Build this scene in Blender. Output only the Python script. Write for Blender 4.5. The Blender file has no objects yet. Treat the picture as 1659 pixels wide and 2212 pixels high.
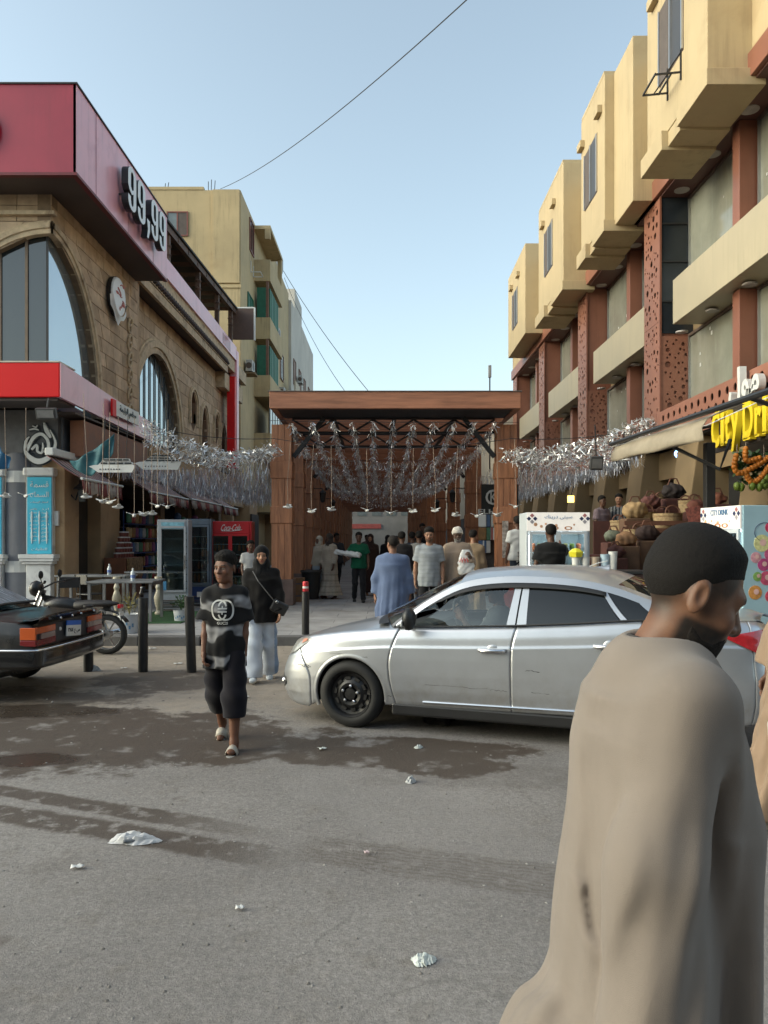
import bpy,bmesh,math,random
import numpy as np
from mathutils import Vector,Matrix
from mathutils.geometry import delaunay_2d_cdt
R = math.radians
pi = math.pi
scn = bpy.context.scene
COL = scn.collection
rnd = random.Random(7)
# ---------------------------------------------------------------- camera, sky, sun, exposure
CAM_H = 1.72
cam_d = bpy.data.cameras.new('camera')
cam = bpy.data.objects.new('camera',cam_d)
COL.objects.link(cam)
cam.location = (0,0,CAM_H)
cam.rotation_euler = (R(90),0,0)
cam_d.sensor_fit = 'VERTICAL'
cam_d.sensor_height = 24
cam_d.lens = 18.01
cam_d.shift_x = -0.0025
cam_d.shift_y = 0.0267
cam_d.clip_start = 0.05
cam_d.clip_end = 2000
scn.camera = cam
SUN_AZ,SUN_EL = R(-102),R(22)          # low sun behind the houses on the left, hazy
w = bpy.data.worlds.new('World')
scn.world = w
w.use_nodes = True
wn = w.node_tree
bg = wn.nodes['Background']
sky = wn.nodes.new('ShaderNodeTexSky')
sky.sky_type = 'NISHITA'
sky.sun_disc = False
sky.sun_elevation = SUN_EL
sky.sun_rotation = SUN_AZ
sky.altitude = 50
sky.air_density = 1.0
sky.dust_density = 3.0
sky.ozone_density = 1.2
hs_ = wn.nodes.new('ShaderNodeHueSaturation')
hs_.inputs['Saturation'].default_value = 0.66
wn.links.new(sky.outputs[0],hs_.inputs['Color'])
tn_ = wn.nodes.new('ShaderNodeMix');tn_.data_type = 'RGBA';tn_.blend_type = 'MULTIPLY'
tn_.inputs[0].default_value = 1.0;tn_.inputs[7].default_value = (0.92,1.0,0.94,1)
wn.links.new(hs_.outputs[0],tn_.inputs[6])
wn.links.new(tn_.outputs[2],bg.inputs[0])
bg.inputs[1].default_value = 0.15
sun_d = bpy.data.lights.new('sun','SUN')
sun_d.energy = 0.30
sun_d.angle = R(35)
sun_d.color = (1.0,0.90,0.78)
sun = bpy.data.objects.new('sun',sun_d)
COL.objects.link(sun)
d = Vector((math.sin(SUN_AZ) * math.cos(R(48)),math.cos(SUN_AZ) * math.cos(R(48)),math.sin(R(48))))
sun.rotation_euler = d.to_track_quat('Z','Y').to_euler()
sun.location = (-30,-20,40)
scn.view_settings.view_transform = 'Standard'
scn.view_settings.look = 'None'
scn.view_settings.exposure = 1.22
scn.view_settings.gamma = 1
scn.view_settings.use_curve_mapping = False
scn.render.engine = 'CYCLES'
scn.cycles.max_bounces = 7
scn.cycles.diffuse_bounces = 3
scn.cycles.glossy_bounces = 3
scn.cycles.transmission_bounces = 5
scn.cycles.transparent_max_bounces = 12
scn.cycles.caustics_reflective = False
scn.cycles.caustics_refractive = False
scn.cycles.use_denoising = True
scn.cycles.sample_clamp_indirect = 6
# ---------------------------------------------------------------- helpers
FPX = 1660.0
def at(u,v,Y):
 """world point at depth Y that lies under pixel (u,v) of the 1659x2212 photograph"""
 return Vector(((u - 835) / FPX * Y,Y,CAM_H - (v - 1165) / FPX * Y))
def ux(u,Y):
 return (u - 835) / FPX * Y
def vz(v,Y):
 return CAM_H - (v - 1165) / FPX * Y
def lin(c):
 """sRGB 0-255 triple -> linear"""
 return tuple((x / 255 / 12.92) if x / 255 <= 0.04045 else ((x / 255 + 0.055) / 1.055) ** 2.4 for x in c)
MATS = {}
class NT:
 """small node-tree writer"""
 def __init__(s,mat):
  s.t = mat.node_tree
 def n(s,typ,**kw):
  nd = s.t.nodes.new(typ)
  for k,v in kw.items():
   setattr(nd,k,v)
  return nd
 def l(s,a,b):
  s.t.links.new(a,b)
 def math(s,op,a,b=None,c=None,clamp=False):
  nd = s.n('ShaderNodeMath',operation=op,use_clamp=clamp)
  for i,x in enumerate((a,b,c)):
   if x is None:
    continue
   if isinstance(x,(int,float)):
    nd.inputs[i].default_value = x
   else:
    s.l(x,nd.inputs[i])
  return nd.outputs[0]
 def noise(s,vec,scale,detail=4,rough=0.55,dist=0.0):
  nd = s.n('ShaderNodeTexNoise')
  nd.inputs['Scale'].default_value = scale
  nd.inputs['Detail'].default_value = detail
  nd.inputs['Roughness'].default_value = rough
  nd.inputs['Distortion'].default_value = dist
  if vec is not None:
   s.l(vec,nd.inputs['Vector'])
  return nd.outputs['Fac']
 def ramp(s,fac,stops):
  nd = s.n('ShaderNodeValToRGB')
  e = nd.color_ramp.elements
  while len(e) < len(stops):
   e.new(0.5)
  for i,(p,c) in enumerate(stops):
   e[i].position = p
   e[i].color = (*c,1) if not isinstance(c,(int,float)) else (c,c,c,1)
  s.l(fac,nd.inputs[0])
  return nd.outputs[0]
 def mix(s,fac,a,b,blend='MIX'):
  nd = s.n('ShaderNodeMix',data_type='RGBA',blend_type=blend)
  for idx,x in ((0,fac),(6,a),(7,b)):
   if isinstance(x,(int,float)):
    nd.inputs[idx].default_value = x
   elif isinstance(x,tuple):
    nd.inputs[idx].default_value = (*x,1) if len(x) == 3 else x
   else:
    s.l(x,nd.inputs[idx])
  return nd.outputs[2]
 def smooth(s,x,a,b):
  nd = s.n('ShaderNodeMapRange',interpolation_type='SMOOTHSTEP')
  s.l(x,nd.inputs[0])
  nd.inputs[1].default_value = a
  nd.inputs[2].default_value = b
  return nd.outputs[0]
def newmat(name):
 m = bpy.data.materials.new(name)
 m.use_nodes = True
 t = NT(m)
 b = m.node_tree.nodes['Principled BSDF']
 return m,t,b
def M(name,col=None,rough=0.6,metal=0.0,var=0.18,scale=5.0,bump=0.0,bscale=60.0,dirt=None,dscale=1.5,
   emit=None,estr=0.0,coat=0.0,alpha=None,spec=0.5,stretch=None,world=True,trans=0.0,streak=0.0):
 if name in MATS:
  return MATS[name]
 m,t,b = newmat(name)
 tc = t.n('ShaderNodeNewGeometry' if world else 'ShaderNodeTexCoord')
 vec = tc.outputs['Position' if world else 'Object']
 if stretch:
  mp = t.n('ShaderNodeMapping')
  mp.inputs['Scale'].default_value = stretch
  t.l(vec,mp.inputs[0])
  vec = mp.outputs[0]
 b.inputs['Roughness'].default_value = rough
 b.inputs['Metallic'].default_value = metal
 b.inputs['Specular IOR Level'].default_value = spec
 b.inputs['Coat Weight'].default_value = coat
 b.inputs['Transmission Weight'].default_value = trans
 if coat:
  b.inputs['Coat Roughness'].default_value = 0.04
 c = tuple(col)
 if var > 0:
  n = t.noise(vec,scale,5,0.6)
  lo = tuple(max(0,x * (1 - var)) for x in c)
  hi = tuple(min(1,x * (1 + var)) for x in c)
  out = t.ramp(n,[(0.3,lo),(0.7,hi)])
  if dirt is not None:
   n2 = t.noise(vec,dscale,6,0.65,0.6)
   out = t.mix(t.smooth(n2,0.52,0.72),out,dirt)
  if streak:          # rain streaks and soot
   mp2 = t.n('ShaderNodeMapping');mp2.inputs['Scale'].default_value = (2.6,2.6,0.16)
   t.l(tc.outputs['Position' if world else 'Object'],mp2.inputs[0])
   n4 = t.noise(mp2.outputs[0],1.6,6,0.7)
   n6 = t.noise(tc.outputs['Position' if world else 'Object'],0.8,5,0.6)
   f_ = t.math('MULTIPLY',t.math('MULTIPLY',t.smooth(n4,0.48,0.70),t.smooth(n6,0.35,0.62)),streak)
   out = t.mix(f_,out,tuple(x * 0.45 for x in c))
  t.l(out,b.inputs['Base Color'])
  if rough > 0.15:
   t.l(t.math('ADD',t.math('MULTIPLY',n,0.2),rough - 0.1),b.inputs['Roughness'])
 else:
  b.inputs['Base Color'].default_value = (*c,1)
 if bump > 0:
  bn = t.noise(vec,bscale,5,0.6)
  bp = t.n('ShaderNodeBump')
  bp.inputs['Strength'].default_value = bump
  bp.inputs['Distance'].default_value = 0.01
  t.l(bn,bp.inputs['Height'])
  t.l(bp.outputs[0],b.inputs['Normal'])
 if emit:
  b.inputs['Emission Color'].default_value = (*emit,1)
  b.inputs['Emission Strength'].default_value = estr
 if alpha is not None:
  b.inputs['Alpha'].default_value = alpha
 MATS[name] = m
 return m
def MV(name,rough=0.6,spec=0.4,bump=0.0,bscale=300,sss=0.0,sheen=0.0,var=0.12,vscale=30,weave=False):
 """material coloured by the mesh's colour attribute"""
 if name in MATS:
  return MATS[name]
 m,t,b = newmat(name)
 a = t.n('ShaderNodeVertexColor',layer_name='Col')
 tc = t.n('ShaderNodeTexCoord')
 n = t.noise(tc.outputs['Object'],vscale,5,0.6)
 f = t.ramp(n,[(0.3,1 - var),(0.7,1.0 + 0 * var)])
 t.l(t.mix(1.0,a.outputs[0],f,'MULTIPLY'),b.inputs['Base Color'])
 b.inputs['Roughness'].default_value = rough
 b.inputs['Specular IOR Level'].default_value = spec
 b.inputs['Sheen Weight'].default_value = sheen
 if sss:
  b.inputs['Subsurface Weight'].default_value = sss
  b.inputs['Subsurface Radius'].default_value = (0.01,0.004,0.002)
  b.inputs['Subsurface Scale'].default_value = 0.5
 if bump:
  bn = t.noise(tc.outputs['Object'],bscale,3,0.6)
  bp = t.n('ShaderNodeBump')
  bp.inputs['Strength'].default_value = bump
  bp.inputs['Distance'].default_value = 0.004
  t.l(bn,bp.inputs['Height'])
  t.l(bp.outputs[0],b.inputs['Normal'])
 MATS[name] = m
 return m
class B:
 """mesh builder"""
 def __init__(s):
  s.v,s.f,s.mi = [],[],[]
 def add(s,verts,faces,mi=0):
  o = len(s.v)
  s.v += [tuple(x) for x in verts]
  s.f += [tuple(i + o for i in f) for f in faces]
  s.mi += [mi] * len(faces)
  return s
 def box(s,x0,x1,y0,y1,z0,z1,mi=0):
  return s.add([(x0,y0,z0),(x1,y0,z0),(x1,y1,z0),(x0,y1,z0),(x0,y0,z1),(x1,y0,z1),(x1,y1,z1),(x0,y1,z1)],
      [(0,3,2,1),(4,5,6,7),(0,1,5,4),(1,2,6,5),(2,3,7,6),(3,0,4,7)],mi)
 def obox(s,c,size,rz=0.0,rx=0.0,ry=0.0,mi=0):
  m = Matrix.Translation(Vector(c)) @ Matrix.Rotation(rz,4,'Z') @ Matrix.Rotation(ry,4,'Y') @ Matrix.Rotation(rx,4,'X')
  a,b_,c_ = size[0] / 2,size[1] / 2,size[2] / 2
  pts = [m @ Vector(p) for p in [(-a,-b_,-c_),(a,-b_,-c_),(a,b_,-c_),(-a,b_,-c_),(-a,-b_,c_),(a,-b_,c_),(a,b_,c_),(-a,b_,c_)]]
  return s.add(pts,[(0,3,2,1),(4,5,6,7),(0,1,5,4),(1,2,6,5),(2,3,7,6),(3,0,4,7)],mi)
 def bar(s,a,b_,wd,ht=None,mi=0,up=(0,0,1)):
  """square bar between two points"""
  a,b_ = Vector(a),Vector(b_)
  ht = ht or wd
  d_ = (b_ - a).normalized()
  u_ = Vector(up)
  if abs(d_.dot(u_)) > 0.98:
   u_ = Vector((1,0,0))
  sx = d_.cross(u_).normalized() * wd / 2
  sz = sx.cross(d_).normalized() * ht / 2
  pts = [a - sx - sz,a + sx - sz,a + sx + sz,a - sx + sz,b_ - sx - sz,b_ + sx - sz,b_ + sx + sz,b_ - sx + sz]
  return s.add(pts,[(0,1,2,3),(7,6,5,4),(0,4,5,1),(1,5,6,2),(2,6,7,3),(3,7,4,0)],mi)
 def tube(s,pts,r,n=8,mi=0,cap=True):
  pts = [Vector(p) for p in pts]
  rs = r if isinstance(r,(list,tuple)) else [r] * len(pts)
  rings = []
  prev = None
  for i,p in enumerate(pts):
   d_ = (pts[min(i + 1,len(pts) - 1)] - pts[max(i - 1,0)])
   d_ = d_.normalized() if d_.length > 1e-9 else Vector((0,0,1))
   if prev is None:
    ref = Vector((0,0,1)) if abs(d_.z) < 0.9 else Vector((1,0,0))
    a = d_.cross(ref).normalized()
   else:
    a = (prev - d_ * prev.dot(d_))
    a = a.normalized() if a.length > 1e-6 else d_.orthogonal().normalized()
   prev = a
   b_ = d_.cross(a)
   rings.append([p + (a * math.cos(2 * pi * k / n) + b_ * math.sin(2 * pi * k / n)) * rs[i] for k in range(n)])
  o = len(s.v)
  for rg in rings:
   s.v += [tuple(x) for x in rg]
  for i in range(len(rings) - 1):
   for k in range(n):
    k2 = (k + 1) % n
    s.f.append((o + i * n + k,o + i * n + k2,o + (i + 1) * n + k2,o + (i + 1) * n + k))
    s.mi.append(mi)
  if cap:
   s.f.append(tuple(o + k for k in range(n))[::-1]);s.mi.append(mi)
   s.f.append(tuple(o + (len(rings) - 1) * n + k for k in range(n)));s.mi.append(mi)
  return s
 def lathe(s,prof,c=(0,0,0),n=20,mi=0,axis='z',cap=True):
  """prof: list of (r, h)"""
  o = len(s.v)
  c = Vector(c)
  for r_,h in prof:
   for k in range(n):
    a = 2 * pi * k / n
    x,y = r_ * math.cos(a),r_ * math.sin(a)
    p = (x,y,h) if axis == 'z' else ((h,x,y) if axis == 'x' else (x,h,y))
    s.v.append(tuple(c + Vector(p)))
  for i in range(len(prof) - 1):
   for k in range(n):
    k2 = (k + 1) % n
    f = (o + i * n + k,o + i * n + k2,o + (i + 1) * n + k2,o + (i + 1) * n + k)
    s.f.append(f if axis != 'y' else f[::-1])
    s.mi.append(mi)
  if cap:
   for i,rev in ((0,True),(len(prof) - 1,False)):
    if prof[i][0] > 1e-5:
     f = tuple(o + i * n + k for k in range(n))
     s.f.append(f[::-1] if rev else f);s.mi.append(mi)
  return s
 def prism(s,poly,h,M4=None,mi=0):
  """extrude 2-D polygon (x,y) from z=0 to z=h, then transform"""
  n = len(poly)
  pts = [Vector((x,y,0)) for x,y in poly] + [Vector((x,y,h)) for x,y in poly]
  if M4 is not None:
   pts = [M4 @ p for p in pts]
  fs = [tuple(range(n))[::-1],tuple(range(n,2 * n))] + [(i,(i + 1) % n,n + (i + 1) % n,n + i) for i in range(n)]
  return s.add(pts,fs,mi)
 def grid(s,P,mi=0,closed=False):
  """P: 2-D list of points"""
  o = len(s.v)
  nr,nc = len(P),len(P[0])
  for row in P:
   s.v += [tuple(p) for p in row]
  for i in range(nr - 1):
   for j in range(nc - (0 if closed else 1)):
    j2 = (j + 1) % nc
    s.f.append((o + i * nc + j,o + i * nc + j2,o + (i + 1) * nc + j2,o + (i + 1) * nc + j));s.mi.append(mi)
  return s
 def xform(s,M4):
  s.v = [tuple(M4 @ Vector(p)) for p in s.v]
  return s
 def mesh(s,name):
  m = bpy.data.meshes.new(name)
  m.from_pydata(s.v,[],s.f)
  if any(s.mi):
   m.polygons.foreach_set('material_index',s.mi)
  m.update()
  return m
def props(o,label=None,cat=None,group=None,kind=None):
 if label: o['label'] = label
 if cat: o['category'] = cat
 if group: o['group'] = group
 if kind: o['kind'] = kind
 return o
def O(name,b,mat,parent=None,label=None,cat=None,group=None,kind=None,smooth=False,loc=None,rot=None,bevel=0.0,solid=0.0,fixn=False):
 me = b if isinstance(b,bpy.types.Mesh) else b.mesh(name)
 if fixn:
  bm = bmesh.new();bm.from_mesh(me)
  bmesh.ops.recalc_face_normals(bm,faces=bm.faces)
  bm.to_mesh(me);bm.free()
 o = bpy.data.objects.new(name,me)
 COL.objects.link(o)
 if mat is not None and not me.materials:
  for mm in (mat if isinstance(mat,(list,tuple)) else [mat]):
   me.materials.append(mm)
 if parent is not None:
  o.parent = parent
 if loc is not None: o.location = loc
 if rot is not None: o.rotation_euler = rot
 if smooth:
  me.polygons.foreach_set('use_smooth',[True] * len(me.polygons))
  if smooth == 'auto':
   me.set_sharp_from_angle(angle=R(35))
 if solid:
  md = o.modifiers.new('solid','SOLIDIFY');md.thickness = solid;md.offset = -1
 if bevel:
  md = o.modifiers.new('bevel','BEVEL');md.width = bevel;md.segments = 2;md.limit_method = 'ANGLE'
 return props(o,label,cat,group,kind)
def thing(name,label,cat,loc=(0,0,0),rz=0.0,group=None,kind=None):
 o = bpy.data.objects.new(name,None)
 COL.objects.link(o)
 o.empty_display_size = 0.1
 o.location = loc
 o.rotation_euler = (0,0,rz)
 return props(o,label,cat,group,kind)
def dup(root,loc=None,rz=None,label=None,group=None):
 kids = {}
 for ch in COL.objects:
  if ch.parent is not None:
   kids.setdefault(ch.parent.name,[]).append(ch)
 def cp(o,par):
  c = o.copy();COL.objects.link(c)
  c.parent = par
  for k in kids.get(o.name,[]):
   cp(k,c)
  return c
 r_ = cp(root,None)
 if loc is not None: r_.location = loc
 if rz is not None: r_.rotation_euler = (0,0,rz)
 if label: r_['label'] = label
 if group: r_['group'] = group
 return r_
_txt = {}
def text_mesh(body,size=1.0,extrude=0.02,offset=0.0,bevel=0.0,align='CENTER'):
 key = (body,size,extrude,offset,bevel,align)
 if key not in _txt:
  c = bpy.data.curves.new('lettering','FONT')
  c.body = body;c.size = size;c.extrude = extrude;c.offset = offset;c.bevel_depth = bevel
  c.align_x = align;c.align_y = 'CENTER'
  c.resolution_u = 3
  o = bpy.data.objects.new('lettering',c)
  COL.objects.link(o)
  bpy.context.view_layer.update()
  me = bpy.data.meshes.new_from_object(o.evaluated_get(bpy.context.evaluated_depsgraph_get()))
  bpy.data.objects.remove(o);bpy.data.curves.remove(c)
  me.materials.clear()
  _txt[key] = me
 return _txt[key].copy()
def fit_text(me,w_,h_):
 """scale a text mesh so that its box is w_ x h_ and centred"""
 n = len(me.vertices)
 a = np.empty(n * 3);me.vertices.foreach_get('co',a);a = a.reshape(-1,3)
 lo,hi = a.min(0),a.max(0)
 a[:,0] = (a[:,0] - (lo[0] + hi[0]) / 2) * (w_ / max(hi[0] - lo[0],1e-6))
 a[:,1] = (a[:,1] - (lo[1] + hi[1]) / 2) * (h_ / max(hi[1] - lo[1],1e-6))
 me.vertices.foreach_set('co',a.ravel());me.update()
 return me
_AR = {'ا': (0xFE8D,0xFE8E,None,None),'أ': (0xFE83,0xFE84,None,None),'ب': (0xFE8F,0xFE90,0xFE91,0xFE92),'ة': (0xFE93,0xFE94,None,None),'ت': (0xFE95,0xFE96,0xFE97,0xFE98),
    'ج': (0xFE9D,0xFE9E,0xFE9F,0xFEA0),'ح': (0xFEA1,0xFEA2,0xFEA3,0xFEA4),'خ': (0xFEA5,0xFEA6,0xFEA7,0xFEA8),'د': (0xFEA9,0xFEAA,None,None),'ر': (0xFEAD,0xFEAE,None,None),
    'س': (0xFEB1,0xFEB2,0xFEB3,0xFEB4),'ش': (0xFEB5,0xFEB6,0xFEB7,0xFEB8),'ص': (0xFEB9,0xFEBA,0xFEBB,0xFEBC),'ط': (0xFEC1,0xFEC2,0xFEC3,0xFEC4),'ع': (0xFEC9,0xFECA,0xFECB,0xFECC),
    'غ': (0xFECD,0xFECE,0xFECF,0xFED0),'ف': (0xFED1,0xFED2,0xFED3,0xFED4),'ق': (0xFED5,0xFED6,0xFED7,0xFED8),'ك': (0xFED9,0xFEDA,0xFEDB,0xFEDC),'ل': (0xFEDD,0xFEDE,0xFEDF,0xFEE0),
    'م': (0xFEE1,0xFEE2,0xFEE3,0xFEE4),'ن': (0xFEE5,0xFEE6,0xFEE7,0xFEE8),'ه': (0xFEE9,0xFEEA,0xFEEB,0xFEEC),'و': (0xFEED,0xFEEE,None,None),'ى': (0xFEEF,0xFEF0,None,None),'ي': (0xFEF1,0xFEF2,0xFEF3,0xFEF4)}
def arabic(t):
 """shape and reverse an Arabic string for a left-to-right text object"""
 out = []
 for i,ch in enumerate(t):
  if ch not in _AR:
   out.append(ch);continue
  prev = i > 0 and t[i - 1] in _AR and _AR[t[i - 1]][2] is not None
  nxt = i + 1 < len(t) and t[i + 1] in _AR and _AR[ch][2] is not None
  f = _AR[ch]
  out.append(chr(f[3] if prev and nxt else f[1] if prev else f[2] if nxt else f[0]))
 return ''.join(out[::-1])
def perforated(w_,h_,holes,name,thick=0.02):
 """flat panel in x (width) / z (height) with real round holes; holes: (x, z, rx, rz)"""
 vs = [(0,0),(w_,0),(w_,h_),(0,h_)]
 ed = [(0,1),(1,2),(2,3),(3,0)]
 for (hx,hz,rx,rz) in holes:
  o = len(vs);n = 12
  vs += [(hx + rx * math.cos(2 * pi * k / n),hz + rz * math.sin(2 * pi * k / n)) for k in range(n)]
  ed += [(o + k,o + (k + 1) % n) for k in range(n)]
 vo,eo,fo,*_ = delaunay_2d_cdt([Vector(p) for p in vs],ed,[],1,1e-5)
 H_ = np.array(holes)
 bm = bmesh.new()
 bv = [bm.verts.new((p.x,0,p.y)) for p in vo]
 for f in fo:
  c = sum((vo[i] for i in f),Vector((0,0))) / len(f)
  if len(H_) and (((c.x - H_[:,0]) / H_[:,2]) ** 2 + ((c.y - H_[:,1]) / H_[:,3]) ** 2 < 0.95).any():
   continue
  try:
   bm.faces.new([bv[i] for i in f])
  except ValueError:
   pass
 bmesh.ops.recalc_face_normals(bm,faces=bm.faces)
 r_ = bmesh.ops.extrude_face_region(bm,geom=list(bm.faces))
 bmesh.ops.translate(bm,verts=[e for e in r_['geom'] if isinstance(e,bmesh.types.BMVert)],vec=(0,thick,0))
 bmesh.ops.recalc_face_normals(bm,faces=bm.faces)
 me = bpy.data.meshes.new(name)
 bm.to_mesh(me);bm.free()
 return me
def rand_holes(w_,h_,n,rmin,rmax,seed,margin=0.06):
 r_ = random.Random(seed);out = []
 for _ in range(n * 30):
  if len(out) >= n: break
  rr = rmin + (rmax - rmin) * r_.random() ** 2
  x,z = r_.uniform(margin + rr,w_ - margin - rr),r_.uniform(margin + rr,h_ - margin - rr)
  if all((x - a) ** 2 + (z - b_) ** 2 > (rr + c + 0.03) ** 2 for a,b_,c,_ in out):
   out.append((x,z,rr,rr))
 return out
# ---------------------------------------------------------------- ground
def ground_material():
 m,t,b = newmat('asphalt')
 g = t.n('ShaderNodeNewGeometry')
 pos = g.outputs['Position']
 n1 = t.noise(pos,0.55,6,0.6)
 n2 = t.noise(pos,5.0,6,0.7)
 n3 = t.noise(pos,130.0,3,0.75)
 n5 = t.noise(pos,24.0,5,0.75)
 vor = t.n('ShaderNodeTexVoronoi');vor.inputs['Scale'].default_value = 85
 t.l(pos,vor.inputs['Vector'])
 base = t.ramp(n1,[(0.3,(0.180,0.164,0.153)),(0.7,(0.285,0.263,0.244))])
 base = t.mix(t.smooth(n2,0.5,0.75),base,(0.20,0.178,0.158))
 base = t.mix(0.9,base,t.ramp(n5,[(0.25,0.66),(0.75,1.30)]),'MULTIPLY')
 n7 = t.noise(pos,62.0,4,0.8)
 base = t.mix(0.9,base,t.ramp(n7,[(0.3,0.62),(0.7,1.34)]),'MULTIPLY')
 vc = t.n('ShaderNodeTexVoronoi');vc.feature = 'DISTANCE_TO_EDGE';vc.inputs['Scale'].default_value = 0.55
 wv = t.n('ShaderNodeVectorMath',operation='ADD');t.l(pos,wv.inputs[0])
 wn_ = t.n('ShaderNodeTexNoise');wn_.inputs['Scale'].default_value = 2.2;wn_.inputs['Detail'].default_value = 6;t.l(pos,wn_.inputs['Vector'])
 t.l(wn_.outputs['Color'],wv.inputs[1]);t.l(wv.outputs[0],vc.inputs['Vector'])
 crack = t.math('MULTIPLY',t.smooth(vc.outputs['Distance'],0.012,0.003),t.smooth(n1,0.46,0.60))
 base = t.mix(t.math('MULTIPLY',crack,0.28),base,(0.07,0.062,0.055))
 patch = t.smooth(t.noise(pos,0.33,3,0.5),0.52,0.56)
 base = t.mix(t.math('MULTIPLY',patch,0.30),base,(0.27,0.25,0.235))
 base = t.mix(t.math('MULTIPLY',t.smooth(n3,0.60,0.74),0.55),base,(0.44,0.42,0.39))
 base = t.mix(t.math('MULTIPLY',t.smooth(n3,0.42,0.28),0.6),base,(0.085,0.08,0.078))
 sep = t.n('ShaderNodeSeparateXYZ');t.l(pos,sep.inputs[0])
 X,Y = sep.outputs[0],sep.outputs[1]
 wob = t.noise(pos,1.7,6,0.65)
 wob2 = t.noise(pos,6.0,5,0.7)
 w1 = t.math('MULTIPLY',t.math('SUBTRACT',wob,0.5),1.5)
 w2 = t.math('MULTIPLY',t.math('SUBTRACT',wob2,0.5),0.6)
 wsum = t.math('ADD',w1,w2)
 def ell(cx,cy,rx,ry,soft=0.10):
  a = t.math('DIVIDE',t.math('SUBTRACT',X,cx),rx)
  c = t.math('DIVIDE',t.math('SUBTRACT',Y,cy),ry)
  d_ = t.math('SQRT',t.math('ADD',t.math('MULTIPLY',a,a),t.math('MULTIPLY',c,c)))
  d_ = t.math('ADD',d_,wsum)
  return t.smooth(d_,1.0 + soft,1.0 - soft)
 def seg(x0,y0,x1,y1,wd,fade=0.35):
  L = math.hypot(x1 - x0,y1 - y0);dx,dy = (x1 - x0) / L,(y1 - y0) / L
  rx,ry = t.math('SUBTRACT',X,x0),t.math('SUBTRACT',Y,y0)
  tt = t.math('ADD',t.math('MULTIPLY',rx,dx),t.math('MULTIPLY',ry,dy))
  nn = t.math('ABSOLUTE',t.math('ADD',t.math('MULTIPLY',rx,-dy),t.math('MULTIPLY',ry,dx)))
  nn = t.math('ADD',nn,t.math('MULTIPLY',wsum,wd * 0.75))
  a = t.smooth(nn,wd * 1.15,wd * 0.75)
  c = t.math('MULTIPLY',t.smooth(tt,0,fade * 0.3),t.smooth(tt,L,L - fade))
  return t.math('MULTIPLY',a,c),tt,nn
 mx = lambda a,c: t.math('MAXIMUM',a,c)
 sand = t.math('MULTIPLY',t.smooth(t.math('ADD',Y,t.math('MULTIPLY',wsum,2.0)),7.0,8.8),0.85)
 base = t.mix(sand,base,t.ramp(n2,[(0.3,(0.24,0.20,0.155)),(0.7,(0.36,0.305,0.245))]))
 damp = ell(-3.0,6.75,2.3,1.05)
 damp = mx(damp,ell(-1.35,6.35,0.9,0.5))
 damp = mx(damp,ell(-0.1,6.25,1.25,0.42))
 damp = mx(damp,ell(0.45,5.85,0.48,0.30))
 damp = mx(damp,t.math('MULTIPLY',ell(-2.6,9.4,0.95,0.75),0.8))
 damp = mx(damp,t.math('MULTIPLY',ell(-4.6,8.2,1.8,0.7),0.8))
 damp = t.math('MULTIPLY',damp,t.smooth(t.noise(pos,3.0,5,0.65),0.30,0.46))
 s1,_,_ = seg(-3.1,5.44,-0.45,4.38,0.10,1.2)
 s2,_,_ = seg(-3.0,5.06,-0.35,4.05,0.13,0.8)
 trk = mx(s1,s2)
 brk = t.math('MULTIPLY',t.smooth(t.noise(pos,9.0,4,0.6),0.32,0.5),0.92)
 trk = t.math('MULTIPLY',trk,brk)
 s3,tt,nn = seg(-0.6,4.32,2.2,3.45,0.20,0.9)
 wave = t.smooth(t.math('SINE',t.math('MULTIPLY',nn,150.0)),-0.3,0.6)
 tyre = t.math('MULTIPLY',t.math('MULTIPLY',s3,t.math('ADD',t.math('MULTIPLY',wave,0.22),0.32)),brk)
 s4,_,_ = seg(-2.5,2.62,3.0,2.55,0.10,0.8)
 tyre = mx(tyre,t.math('MULTIPLY',t.math('MULTIPLY',s4,brk),0.35))
 s5,_,_ = seg(-0.3,5.7,3.4,5.3,0.30,0.8)
 tyre = mx(tyre,t.math('MULTIPLY',t.math('MULTIPLY',s5,brk),0.25))
 spots = t.math('MULTIPLY',t.smooth(t.noise(pos,2.6,3,0.5),0.69,0.74),0.75)
 pud = mx(ell(-2.82,6.0,0.42,0.17,0.16),ell(-3.45,7.7,0.7,0.33,0.16))
 oil = t.smooth(t.noise(pos,0.9,5,0.6),0.60,0.72)
 dark = mx(mx(damp,trk),mx(tyre,t.math('MULTIPLY',spots,0.6)))
 dark = mx(dark,t.math('MULTIPLY',oil,0.22))
 wet = t.mix(0.5,(0.062,0.045,0.034),t.ramp(n3,[(0.3,(0.026,0.019,0.014)),(0.7,(0.125,0.092,0.068))]))
 colr = t.mix(t.math('MULTIPLY',dark,0.95),base,wet)
 colr = t.mix(pud,colr,(0.055,0.043,0.034))
 t.l(colr,b.inputs['Base Color'])
 rg = t.math('SUBTRACT',0.88,t.math('MULTIPLY',mx(damp,trk),0.22))
 rg = t.math('SUBTRACT',rg,t.math('MULTIPLY',pud,0.42),clamp=True)
 t.l(rg,b.inputs['Roughness'])
 b.inputs['Specular IOR Level'].default_value = 0.35
 hgt = t.math('ADD',t.math('MULTIPLY',n3,0.6),t.math('MULTIPLY',n5,0.7))
 hgt = t.math('ADD',hgt,t.math('MULTIPLY',n2,0.8))
 bp = t.n('ShaderNodeBump')
 t.l(t.math('SUBTRACT',0.75,t.math('MULTIPLY',pud,0.72)),bp.inputs['Strength'])
 bp.inputs['Distance'].default_value = 0.012
 t.l(hgt,bp.inputs['Height'])
 t.l(bp.outputs[0],b.inputs['Normal'])
 return m
b = B().add([(-250,-60,0),(250,-60,0),(250,400,0),(-250,400,0)],[(0,1,2,3)])
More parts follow.
